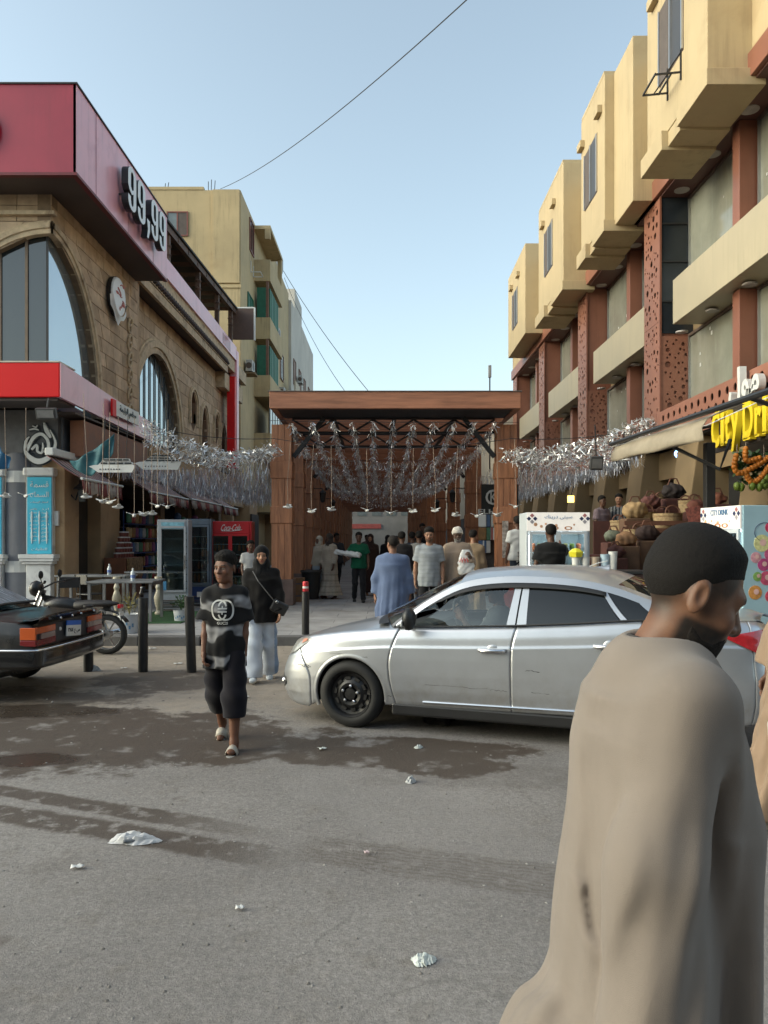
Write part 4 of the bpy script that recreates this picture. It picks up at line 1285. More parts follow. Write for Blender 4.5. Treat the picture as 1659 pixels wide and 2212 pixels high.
tk = O('water_tank',B().lathe([(0.45,0),(0.5,0.2),(0.5,0.9),(0.4,1.1),(0.1,1.15)],(-7.6,52.8,vz(560,50.2)),16),M('tank_grey',(0.35,0.35,0.34),0.5),None,smooth='auto',label='rounded grey water tank on the roof of the cream block',cat='water tank')
for i,(u,v0,v1) in enumerate(((450,410,392),(456,410,388),(463,410,390),(355,406,396),(361,406,394))):
 O('rebar',B().tube([(ux(u,AV + .4),AY + .4,ztop),(ux(u,AV + .4) + .02 * i,AY + .4,vz(v1,AV + .4))],0.02,5),m_steel,AP)
def wire(name,a,c,sag,lab,r_w=0.008,n=24):
 pts = []
 a,c = Vector(a),Vector(c)
 for i in range(n + 1):
  t_ = i / n
  p = a.lerp(c,t_);p.z -= sag * 4 * t_ * (1 - t_)
  pts.append(p)
 return O(name,B().tube(pts,r_w,5),m_steel,None,label=lab,cat='cable')
wire('overhead_wire',at(476,408,39.6),at(1040,-30,16),0.5,'thin black cable crossing the sky from the beige roof',0.014)
wire('overhead_wire',at(612,585,50),at(800,850,40),0.3,'upper pale wire sloping from the beige block to the pergola',0.018)
wire('overhead_wire',at(614,600,50),at(745,845,40),0.5,'lower slack wire sloping from the beige block to the pergola',0.015)
FE = thing('far_end_building','pale building with a red shop band at the far end of the walkway','building',(0,0,0))
O('wall',B().box(-22,20,84,86,0,7.0),M('far_wall',(0.24,0.235,0.23),0.8,var=0.2,scale=0.5),FE)
O('red_band',B().box(-9,-0.6,83.9,83.998,2.9,3.4),M('far_red',(0.40,0.09,0.08),0.6),FE)
for k in range(7):
 O('window',B().box(-8 + k * 1.6,-7 + k * 1.6,83.95,83.998,4.3,5.6),m_pale,FE)
FR = thing('rear_shop_building','beige building with a black clothes shop beyond the pergola on the mall side','building',(0,0,0))
O('wall',B().box(5.6,14,40,82,0,8.6),m_beige2,FR)
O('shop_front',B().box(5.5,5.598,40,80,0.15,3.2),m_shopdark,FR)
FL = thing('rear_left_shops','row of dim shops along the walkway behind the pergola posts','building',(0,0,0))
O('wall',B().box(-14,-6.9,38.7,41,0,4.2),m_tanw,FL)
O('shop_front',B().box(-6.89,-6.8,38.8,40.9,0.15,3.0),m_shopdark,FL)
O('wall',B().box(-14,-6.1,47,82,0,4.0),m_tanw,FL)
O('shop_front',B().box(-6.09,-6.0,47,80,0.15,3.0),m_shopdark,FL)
OB = thing('opposite_building','brown apartment block across the road, seen only as reflections','building',(0,0,0))
O('wall',B().box(-45,45,-26,-13,0,10.5),M('opposite_wall',(0.42,0.36,0.28),0.85,var=0.25,scale=0.4),OB)
for i in range(22):
 for j in range(2):
  x = -41 + i * 3.8
  O('window',B().box(x,x + 1.6,-12.99,-12.95,4.2 + j * 2.9,5.8 + j * 2.9),m_win if (i + j) % 3 else m_pale,OB)
O('shop_front',B().box(-44,44,-12.98,-12.9,0.2,3.1),m_shopdark,OB)
# ---------------------------------------------------------------- smooth bodies: signed distance fields -> surface nets
def v3(*a): return np.array(a,dtype=np.float64)
def cone(a,b_,ra,rb):
 a,b_ = np.asarray(a,float),np.asarray(b_,float)
 ab = b_ - a;L2 = max((ab * ab).sum(),1e-9)
 def f(p):
  t_ = np.clip(((p - a) @ ab) / L2,0,1)
  return np.linalg.norm(p - a - t_[:,None] * ab,axis=1) - (ra + (rb - ra) * t_)
 return f
def ellip(c,r_,rz=0.0,rx=0.0):
 c,r_ = np.asarray(c,float),np.asarray(r_,float)
 Mr = np.array(Matrix.Rotation(rz,3,'Z') @ Matrix.Rotation(rx,3,'X'))
 def f(p):
  q = (p - c) @ Mr
  k0 = np.linalg.norm(q / r_,axis=1);k1 = np.linalg.norm(q / (r_ * r_),axis=1)
  return k0 * (k0 - 1) / np.maximum(k1,1e-6)
 return f
def smin(a,b_,k):
 h = np.maximum(k - np.abs(a - b_),0) / k
 return np.minimum(a,b_) - h * h * k * 0.25
def smax(a,b_,k): return -smin(-a,-b_,k)
def union(fs,k=0.03):
 def f(p):
  d_ = fs[0](p)
  for g in fs[1:]:
   d_ = smin(d_,g(p),k)
  return d_
 return f
def wrinkle(p,amp,sc=1.0,seed=0.0):
 x,y,z = p[:,0] * sc,p[:,1] * sc,p[:,2] * sc
 return amp * (np.sin(31 * x + 9 * z + 4 * np.sin(11 * z + seed) + seed) * np.sin(17 * y - 13 * z + 3 * np.sin(7 * x + seed)) + 0.5 * np.sin(43 * z + 23 * x - 12 * y + 2 * seed))
def net(f,lo,hi,h):
 """surface nets over a sparse grid; returns verts, quads"""
 lo,hi = np.asarray(lo,float),np.asarray(hi,float)
 S = 4
 nb = np.maximum(np.ceil((hi - lo) / (h * S)).astype(int),1)
 n = nb * S + 1
 cc = [lo[i] + (np.arange(nb[i]) + 0.5) * h * S for i in range(3)]
 G = np.stack(np.meshgrid(*cc,indexing='ij'),-1).reshape(-1,3)
 dv = f(G).reshape(nb)
 act = np.abs(dv) < h * S * 1.35 + 0.012
 V = np.repeat(np.repeat(np.repeat(np.where(dv < 0,-1.0,1.0),S,0),S,1),S,2)
 V = np.pad(V,((0,1),(0,1),(0,1)),mode='edge')
 A = np.zeros(n,bool)
 A0 = np.repeat(np.repeat(np.repeat(act,S,0),S,1),S,2)
 for ox in (slice(0,-1),slice(1,None)):
  for oy in (slice(0,-1),slice(1,None)):
   for oz in (slice(0,-1),slice(1,None)):
    A[ox,oy,oz] |= A0
 idx = np.argwhere(A)
 if len(idx) == 0: return np.zeros((0,3)),[]
 V[A] = f(lo + idx * h)
 for ax in range(3):
  sl = [slice(None)] * 3
  for e in (0,-1):
   sl[ax] = e;V[tuple(sl)] = np.maximum(V[tuple(sl)],1e-4)
 V[V == 0] = 1e-9
 ins = V < 0
 m = tuple(n - 1)
 corners = [(i,j,k) for i in (0,1) for j in (0,1) for k in (0,1)]
 c8 = np.zeros(m,np.uint8)
 for a in corners:
  c8 += ins[a[0]:a[0] + m[0],a[1]:a[1] + m[1],a[2]:a[2] + m[2]]
 has = (c8 > 0) & (c8 < 8)
 cells = np.argwhere(has)
 vid = -np.ones(m,np.int32);vid[has] = np.arange(len(cells))
 cv = {a: V[cells[:,0] + a[0],cells[:,1] + a[1],cells[:,2] + a[2]] for a in corners}
 cnt = np.zeros(len(cells));pos = np.zeros((len(cells),3))
 for a in corners:
  for ax in range(3):
   if a[ax]: continue
   b_ = list(a);b_[ax] = 1
   va,vb = cv[a],cv[tuple(b_)]
   cr_ = (va < 0) != (vb < 0)
   t_ = va[cr_] / (va[cr_] - vb[cr_])
   cnt[cr_] += 1
   add = np.tile(np.array(a,float),(len(t_),1));add[:,ax] += t_
   pos[cr_] += add
 verts = lo + (cells + pos / cnt[:,None]) * h
 quads = []
 for ax in range(3):
  o1,o2 = [(1,2),(2,0),(0,1)][ax]
  s0 = [slice(None)] * 3;s1 = [slice(None)] * 3
  s0[ax] = slice(0,-1);s1[ax] = slice(1,None)
  ch = ins[tuple(s0)] != ins[tuple(s1)]
  E_ = np.argwhere(ch)
  if len(E_) == 0: continue
  ok = (E_[:,o1] > 0) & (E_[:,o2] > 0) & (E_[:,o1] < m[o1]) & (E_[:,o2] < m[o2])
  E_ = E_[ok]
  q = []
  for d1,d2 in ((1,1),(0,1),(0,0),(1,0)):
   c_ = E_.copy();c_[:,o1] -= d1;c_[:,o2] -= d2
   q.append(vid[c_[:,0],c_[:,1],c_[:,2]])
  q = np.stack(q,1)
  flip = ~ins[E_[:,0],E_[:,1],E_[:,2]]
  q[flip] = q[flip][:,::-1]
  quads.append(q[(q >= 0).all(1)])
 return verts,np.concatenate(quads) if quads else []
def net_obj(name,pieces,mat,parent,colf=None,relax=1):
 """pieces: list of (f, lo, hi, h); joined into one mesh"""
 VV,QQ,o = [],[],0
 for f,lo,hi,h in pieces:
  v,q = net(f,lo,hi,h)
  if len(v) == 0: continue
  VV.append(v);QQ.append(np.asarray(q) + o);o += len(v)
 v = np.concatenate(VV);q = np.concatenate(QQ)
 for _ in range(relax):          # light Laplacian smoothing against stair steps
  acc = np.zeros_like(v);c_ = np.zeros(len(v))
  for k in range(4):
   a,b_ = q[:,k],q[:,(k + 1) % 4]
   np.add.at(acc,a,v[b_]);np.add.at(acc,b_,v[a]);np.add.at(c_,a,1);np.add.at(c_,b_,1)
  c_[c_ == 0] = 1
  v = v * 0.55 + (acc / c_[:,None]) * 0.45
 me = bpy.data.meshes.new(name)
 me.vertices.add(len(v));me.vertices.foreach_set('co',v.ravel())
 me.loops.add(q.size);me.loops.foreach_set('vertex_index',q.ravel().astype(np.int32))
 me.polygons.add(len(q));me.polygons.foreach_set('loop_start',np.arange(0,q.size,4,dtype=np.int32))
 me.polygons.foreach_set('loop_total',np.full(len(q),4,dtype=np.int32))
 me.polygons.foreach_set('use_smooth',np.ones(len(q),bool))
 me.update(calc_edges=True)
 if colf is not None:
  at_ = me.color_attributes.new('Col','FLOAT_COLOR','POINT')
  c = np.ones((len(v),4));c[:,:3] = np.clip(colf(v),0,1)
  at_.data.foreach_set('color',c.ravel())
 return O(name,me,mat,parent)
def sstep(x,a,b_):
 t_ = np.clip((x - a) / (b_ - a),0,1)
 return t_ * t_ * (3 - 2 * t_)
def vnoise(p,sc,seed=0):
 q = p * sc + seed
 return (np.sin(q[:,0] * 1.7 + np.sin(q[:,1] * 2.3 + 1)) + np.sin(q[:,1] * 1.9 + np.sin(q[:,2] * 2.1 + 2)) + np.sin(q[:,2] * 2.2 + np.sin(q[:,0] * 1.8 + 3))) / 3
m_skin = MV('skin',0.5,0.35,bump=0.12,bscale=160,sss=0.15)
m_hair = MV('hair',0.8,0.2,bump=0.6,bscale=420,var=0.4,vscale=260)
m_cloth = MV('cloth',0.9,0.15,bump=0.25,bscale=420,sheen=0.12,var=0.10,vscale=14)
def head_sdf(s=1.0,beard=0.0,nose=1.0,fem=False):
 """head about the origin (centre of skull), facing -Y, unit head height 0.23 m"""
 L = []
 cran = ellip((0,0.012,0.035),(0.0755,0.095,0.084))
 face = ellip((0,-0.030,-0.040),(0.060 if not fem else 0.057,0.062,0.080))
 jaw = ellip((0,-0.030,-0.078),(0.050 if not fem else 0.045,0.050,0.036))
 chin = ellip((0,-0.074,-0.100),(0.020,0.015,0.014))
 cheekL,cheekR = ellip((0.040,-0.066,-0.028),(0.019,0.016,0.018)),ellip((-0.040,-0.066,-0.028),(0.019,0.016,0.018))
 brow = cone((-0.036,-0.078,0.022),(0.036,-0.078,0.022),0.012,0.012)
 nb = cone((0,-0.086,0.012),(0,-0.106 - 0.006 * (nose - 1),-0.028),0.0075,0.0125 * nose)
 nw1,nw2 = ellip((0.0125 * nose,-0.096,-0.032),(0.009,0.010,0.0075)),ellip((-0.0125 * nose,-0.096,-0.032),(0.009,0.010,0.0075))
 ul = ellip((0,-0.0905,-0.0545),(0.022,0.009,0.0055));ll = ellip((0,-0.0885,-0.0665),(0.019,0.009,0.0065))
 muz = ellip((0,-0.070,-0.058),(0.032,0.022,0.026))
 neck = cone((0,0.012,-0.07),(0,0.030,-0.14),0.048 if not fem else 0.043,0.043 if not fem else 0.040)
 ears = [ellip((sx_ * 0.0765,0.014,-0.004),(0.009,0.019,0.031),rz=sx_ * 0.35) for sx_ in (1,-1)]
 earh = [ellip((sx_ * 0.086,0.010,0.002),(0.006,0.010,0.018),rz=sx_ * 0.35) for sx_ in (1,-1)]
 sock = [ellip((sx_ * 0.031,-0.094,0.001),(0.019,0.013,0.011)) for sx_ in (1,-1)]
 ball = [ellip((sx_ * 0.031,-0.0735,0.001),(0.0125,0.0125,0.0125)) for sx_ in (1,-1)]
 lid = [cone((sx_ * 0.018,-0.0815,0.008),(sx_ * 0.044,-0.0765,0.007),0.004,0.004) for sx_ in (1,-1)]
 lid2 = [cone((sx_ * 0.020,-0.080,-0.0065),(sx_ * 0.042,-0.076,-0.006),0.003,0.003) for sx_ in (1,-1)]
 def f(p):
  p = p / s
  d_ = smin(cran(p),face(p),0.045)
  d_ = smin(d_,jaw(p),0.03);d_ = smin(d_,chin(p),0.025)
  d_ = smin(d_,cheekL(p),0.025);d_ = smin(d_,cheekR(p),0.025)
  d_ = smin(d_,brow(p),0.02);d_ = smin(d_,muz(p),0.02)
  for q in sock: d_ = smax(d_,-q(p),0.014)
  for q in ball: d_ = np.minimum(d_,q(p))
  for q in lid + lid2: d_ = smin(d_,q(p),0.006)
  d_ = smin(d_,nb(p),0.012);d_ = smin(d_,nw1(p),0.008);d_ = smin(d_,nw2(p),0.008)
  d_ = smin(d_,ul(p),0.006);d_ = smin(d_,ll(p),0.006)
  slit = ellip((0,-0.098,-0.0605),(0.021,0.010,0.0012))
  d_ = smax(d_,-slit(p),0.003)
  e = np.minimum(ears[0](p),ears[1](p))
  e = smax(e,-np.minimum(earh[0](p),earh[1](p)),0.006)
  d_ = smin(d_,e,0.010)
  d_ = smin(d_,neck(p),0.03)
  return d_ * s
 return f
def head_cols(p,skin,s=1.0,lip=None,beard=None,beard_amt=0.0,brow=(0.015,0.012,0.01),fade=None,eyes=True,lip_amt=0.55):
 p = p / s
 skin = np.array(skin);n = len(p)
 c = np.tile(skin,(n,1)) * (1 + 0.10 * vnoise(p,60)[:,None])
 x,y,z = p[:,0],p[:,1],p[:,2];ax_ = np.abs(x)
 def blend(c,col,m_): return c * (1 - m_[:,None]) + np.array(col) * m_[:,None]
 lipc = np.array(lip if lip is not None else skin * np.array([1.0,0.62,0.6]))
 lm = sstep(-y,0.083,0.089) * sstep(1 - np.sqrt((x / 0.024) ** 2 + ((z + 0.0605) / 0.0125) ** 2),0.0,0.25)
 c = blend(c,lipc,lm * lip_amt * 1.4)
 sl = sstep(-y,0.08,0.088) * sstep(0.0022 - np.abs(z + 0.0605),0,0.0016) * (ax_ < 0.021)
 c = blend(c,skin * 0.25,sl * 0.8)
 nost = sstep(0.007 - np.sqrt((ax_ - 0.009) ** 2 + (z + 0.0395) ** 2),0,0.004) * (y < -0.085)
 c = blend(c,skin * 0.25,nost)
 c = blend(c,skin * np.array([1.12,0.92,0.88]),0.5 * sstep(0.03 - np.sqrt((ax_ - 0.042) ** 2 + (z + 0.03) ** 2),0,0.025) * (y < -0.04))
 if beard is not None:
  bd = sstep(-0.030 - z,0.0,0.02) * sstep(0.030 - y,0.0,0.02) * (1 - lm)
  mouth_keep = sstep(0.030 - np.sqrt((x / 1.0) ** 2 + ((z + 0.050) / 0.9) ** 2),0,0.008) * (y < -0.06) * (z > -0.045)
  side = sstep(ax_,0.048,0.056) * sstep(0.03 - z,0,0.02) * sstep(0.012 - np.abs(y + 0.015),-0.01,0.01)
  mus = sstep(0.008 - np.abs(z + 0.0455),0,0.004) * sstep(0.028 - ax_,0,0.006) * (y < -0.075)
  cheek_free = sstep(np.sqrt((ax_ - 0.030) ** 2 + (z + 0.030) ** 2),0.022,0.034)
  nk = sstep(z,-0.128,-0.112)
  m_ = np.maximum(np.maximum(bd * cheek_free * nk,side * 0.5),mus)
  m_ = np.clip(m_ * beard_amt * (0.95 + 0.05 * vnoise(p,170)),0,1)
  c = blend(c,beard,m_)
 bm_ = sstep(0.0048 - np.abs(z - 0.0225 - 0.004 * np.cos((ax_ - 0.032) * 70)),0,0.003) * sstep(0.019 - np.abs(ax_ - 0.032),0,0.005) * (y < -0.06)
 c = blend(c,brow,bm_ * 0.9)
 if eyes:
  r_e = np.sqrt((ax_ - 0.031) ** 2 + (z - 0.001) ** 2)
  em_ = (np.sqrt((ax_ - 0.031) ** 2 + (y + 0.0735) ** 2 + (z - 0.001) ** 2) < 0.0134) & (np.abs(z - 0.001) < 0.0050)
  c[em_] = (0.30,0.27,0.24)
  c[em_ & (r_e < 0.0068)] = (0.02,0.012,0.008)
  lidl = sstep(0.0028 - np.abs(np.abs(z - 0.001) - 0.0072),0,0.002) * sstep(0.016 - np.abs(ax_ - 0.031),0,0.004) * (y < -0.068)
  c = blend(c,(0.02,0.014,0.012),lidl * 0.65)
 if fade is not None:            # closely shaved hair around the sides
  fm = sstep(z + 0.25 * np.maximum(-y - 0.04,0) * -6,-0.010,0.024) * sstep(y,-0.075,-0.045)
  fm = np.maximum(fm,sstep(y,0.02,0.06) * sstep(z,-0.082,-0.038))
  ear = (np.abs(y - 0.012) < 0.03) & (np.abs(z + 0.004) < 0.036) & (ax_ > 0.076)
  fm = np.where(ear,0,fm)
  c = blend(c,fade,np.clip(fm * (0.92 + 0.06 * vnoise(p,170)),0,0.95))
 return c
def hair_sdf(s=1.0,thick=0.014,top=0.0,front=0.045,side=0.0,back=-0.06,curl=0.003,cs=1.0):
 cran = ellip((0,0.012,0.035),(0.0755,0.095,0.084))
 def f(p):
  p = p / s
  x,y,z = p[:,0],p[:,1],p[:,2]
  zl = np.interp(y,[-0.11,-0.075,-0.03,0.0,0.05,0.11],[front + 0.012,front,front - 0.022 + side,0.014 + side,back + 0.02,back])
  t_ = (thick + top * sstep(z,0.04,0.11)) * (0.10 + 0.90 * sstep(z - zl,-0.002,0.05)) + 0.0008
  d_ = cran(p) - t_ + curl * np.sin(190 * cs * x + 3 * np.sin(90 * z)) * np.sin(170 * cs * y + 2) * np.sin(180 * cs * z + 1)
  return np.maximum(d_,zl - z) * s
 return f
def hand_parts(wr,dirv,palmn,side,curl=0.5,s=1.0,thumb_in=0.3):
 """wrist point, pointing direction, palm normal (the way the palm faces), side=+1 if the thumb lies on +cross side"""
 d_ = np.array(Vector(dirv).normalized());n_ = Vector(palmn);n_ = np.array((n_ - Vector(d_) * n_.dot(Vector(d_))).normalized())
 l_ = np.cross(d_,n_) * side
 P_ = lambda a,b_,c_: np.asarray(wr,float) + (d_ * a + l_ * b_ + n_ * c_) * s
 fs = [cone(P_(-0.01,0,0),P_(0.03,0,0),0.025 * s,0.026 * s)]
 for b_ in (-0.024,-0.008,0.009,0.025):
  fs.append(cone(P_(0.02,b_ * 0.75,0),P_(0.088,b_,0.002),0.0155 * s,0.0115 * s))
 for b_,L,r0 in ((-0.028,0.062,0.0085),(-0.0095,0.078,0.0095),(0.0095,0.084,0.0098),(0.028,0.072,0.0092)):
  a,c_ = 0.088,0.002;ang = 0.25 * curl;p0 = P_(a,b_,c_)
  for k,(fr,da) in enumerate(((0.45,0.55),(0.31,0.85),(0.24,0.6))):
   ang += da * curl
   a += math.cos(ang) * L * fr;c_ += math.sin(ang) * L * fr
   p1 = P_(a,b_ * (1 + 0.04 * k),c_)
   fs.append(cone(p0,p1,(r0 - 0.0006 * k) * s,(r0 - 0.0006 * (k + 1)) * s));p0 = p1
 t0,t1,t2,t3 = P_(0.012,0.022,0.004),P_(0.045,0.044,0.014),P_(0.072,0.050 - 0.02 * thumb_in,0.022 + 0.012 * thumb_in),P_(0.094,0.048 - 0.04 * thumb_in,0.028 + 0.02 * thumb_in)
 fs += [cone(t0,t1,0.016 * s,0.0125 * s),cone(t1,t2,0.012 * s,0.0105 * s),cone(t2,t3,0.0105 * s,0.008 * s)]
 return union(fs,0.008 * s)
HSC = np.array((1.0,1.11,1.0))       # heads a little shorter front to back
class Fig:
 """jointed figure in local space: feet near z=0, facing -Y; k scales from a 1.72 m adult"""
 def __init__(s,H=1.72,build=1.0,legs=((0.0,0.0),(0.0,0.0)),arms=((0.0,0.08,0.15),(0.0,0.08,0.15)),lean=0.0,hy=0.0,hp=0.0,hr=0.0,sh_w=0.175,head=1.0):
  k = s.k = H / 1.72;s.bld = build
  hipz = 0.90
  s.hip,s.knee,s.ank,s.toe = [],[],[],[]
  drop = []
  for i,(sw,kb) in enumerate(legs):
   sx_ = -1 if i == 0 else 1
   h_ = v3(sx_ * 0.088,0,0)
   kn = h_ + 0.43 * v3(sx_ * 0.02,-math.sin(sw),-math.cos(sw))
   a2 = sw - kb
   an = kn + 0.40 * v3(sx_ * 0.01,-math.sin(a2),-math.cos(a2))
   s.hip.append(h_);s.knee.append(kn);s.ank.append(an)
   ft = a2 * (1.0 if a2 < 0 else 0.55)
   s.toe.append((an,ft));drop.append(an[2] - 0.075 - (0.10 * max(0,math.sin(-ft)) if ft < 0 else 0.03 * math.sin(ft)))
  base = -min(drop)
  off = v3(0,0,base)
  s.hip = [(a + off) * k for a in s.hip];s.knee = [(a + off) * k for a in s.knee];s.ank = [(a + off) * k for a in s.ank]
  s.feet = []
  for (an,ft),a in zip(s.toe,s.ank):
   s.feet.append((a,ft))
  up = base
  ly = -math.sin(lean);lz = math.cos(lean)
  s.pel = v3(0,0,up + 0.02) * k
  s.wai = (v3(0,0,up + 0.02) + 0.17 * v3(0,ly,lz)) * k
  s.che = (v3(0,0,up + 0.02) + 0.385 * v3(0,ly,lz)) * k
  s.nec = (v3(0,0.01,up + 0.02) + 0.552 * v3(0,ly,lz)) * k
  s.hd = (v3(0,0,up + 0.02) + 0.70 * v3(0,ly * 1.15,lz)) * k + v3(0,-0.012,0) * k
  s.hs = 1.0 * head * (0.9 + 0.1 * k)
  s.Rh = np.array(Matrix.Rotation(hy,3,'Z') @ Matrix.Rotation(hp,3,'X') @ Matrix.Rotation(hr,3,'Y'))
  s.sho,s.elb,s.wri,s.adir = [],[],[],[]
  for i,(sw,ab,eb) in enumerate(arms):
   sx_ = -1 if i == 0 else 1
   sh = (v3(sx_ * sh_w,0.0,up + 0.02) + 0.465 * v3(0,ly,lz)) * k
   d1 = v3(sx_ * math.sin(ab),-math.sin(sw) * math.cos(ab),-math.cos(sw) * math.cos(ab))
   el = sh + 0.275 * k * d1
   a2 = sw + eb
   d2 = v3(sx_ * math.sin(ab) * 0.35 - sx_ * 0.12 * min(eb,1.5),-math.sin(a2),-math.cos(a2));d2 /= np.linalg.norm(d2)
   wr = el + 0.245 * k * d2
   s.sho.append(sh);s.elb.append(el);s.wri.append(wr);s.adir.append(d2)
 def headf(s,f):
  return lambda p: f(((p - s.hd) @ s.Rh) * HSC) * 0.93
 def headc(s,p): return ((p - s.hd) @ s.Rh) * HSC
 def arm(s,i,r0=0.047,r1=0.038,r2=0.026):
  k,b_ = s.k,s.bld
  return union([cone(s.sho[i],s.elb[i],r0 * k * b_,r1 * k * b_),cone(s.elb[i],s.wri[i] * 0.35 + s.elb[i] * 0.65,r1 * k * b_,r1 * 1.02 * k * b_),cone(s.wri[i] * 0.35 + s.elb[i] * 0.65,s.wri[i],r1 * 1.02 * k * b_,r2 * k)],0.02)
 def leg(s,i,r0=0.082,r1=0.054,r2=0.036):
  k,b_ = s.k,s.bld
  mid = s.knee[i] * 0.65 + s.ank[i] * 0.35 + v3(0,0.012,0)
  return union([cone(s.hip[i],s.knee[i],r0 * k * b_,r1 * k),cone(s.knee[i],mid,r1 * k,0.054 * k),cone(mid,s.ank[i],0.054 * k,r2 * k)],0.03)
 def foot(s,i,r=1.0,shoe=False):
  k = s.k;a,ft = s.feet[i]
  f_ = v3(0,-math.cos(ft),math.sin(ft));d_ = v3(0,-math.sin(ft),-math.cos(ft)) if True else None
  hl = a + (d_ * 0.045 - f_ * 0.025) * k
  ball = a + (d_ * 0.052 + f_ * 0.115) * k
  toe = a + (d_ * 0.055 + f_ * 0.165) * k
  e = 0.006 if shoe else 0
  return union([cone(a,hl,0.036 * k,(0.032 + e) * k * r),cone(hl,ball,(0.030 + e) * k * r,(0.026 + e) * k * r),cone(ball - v3(0.016,0,0) * k,toe - v3(0.014,0,-.002) * k,(0.024 + e) * k,(0.016 + e) * k),cone(ball + v3(0.016,0,0) * k,toe + v3(0.012,0.008,-.002) * k,(0.024 + e) * k,(0.015 + e) * k)],0.025)
 def torso(s,e=0.0,w=1.0):
  k,b_ = s.k,s.bld
  return union([ellip(s.pel + v3(0,0,0.0),(v3(0.155 * w,0.108,0.13) * b_ + e) * k),ellip(s.wai,(v3(0.135 * w,0.098,0.14) * b_ + e) * k),ellip(s.che,(v3(0.158 * w,0.108,0.142) * b_ + e) * k),
       cone(s.sho[0] * 0.94 + s.nec * 0.06,s.nec - v3(0,0,0.075) * k,(0.046 * b_ + e * .6) * k,(0.062 * b_ + e * .6) * k),cone(s.sho[1] * 0.94 + s.nec * 0.06,s.nec - v3(0,0,0.075) * k,(0.046 * b_ + e * .6) * k,(0.062 * b_ + e * .6) * k)],0.08)
 def box(s,m_=0.12):
  P = np.array(s.hip + s.knee + s.ank + s.sho + s.elb + s.wri + [s.hd,s.pel])
  lo,hi = P.min(0) - m_ - 0.12,P.max(0) + m_ + 0.12
  lo[2] = min(lo[2],-0.02)
  return lo,hi
def skirt(zs,rx,ry,cx=None,cy=None,nf=9,amp=0.0,seed=0.0):
 """hanging cloth: elliptical tube whose radii follow height, with folds that deepen downwards"""
 zs = np.array(zs);rx = np.array(rx);ry = np.array(ry)
 cx = np.zeros(len(zs)) if cx is None else np.array(cx);cy = np.zeros(len(zs)) if cy is None else np.array(cy)
 def f(p):
  z = p[:,2]
  X = p[:,0] - np.interp(z,zs,cx);Y = p[:,1] - np.interp(z,zs,cy)
  a,b_ = np.interp(z,zs,rx),np.interp(z,zs,ry)
  th = np.arctan2(Y / b_,X / a)
  low = np.clip((zs[-1] - z) / max(zs[-1] - zs[0],1e-6),0,1)
  fold = amp * low ** 0.8 * (np.sin(nf * th + seed + 1.5 * np.sin(2.1 * z + seed)) + 0.5 * np.sin((nf * 2 + 1) * th + 2 * seed + 2 * np.sin(3 * z)))
  r_ = np.sqrt((X / a) ** 2 + (Y / b_) ** 2)
  d_ = (r_ - 1) * np.minimum(a,b_) + fold
  return np.maximum(d_,np.maximum(zs[0] - z,z - zs[-1]))
 return f
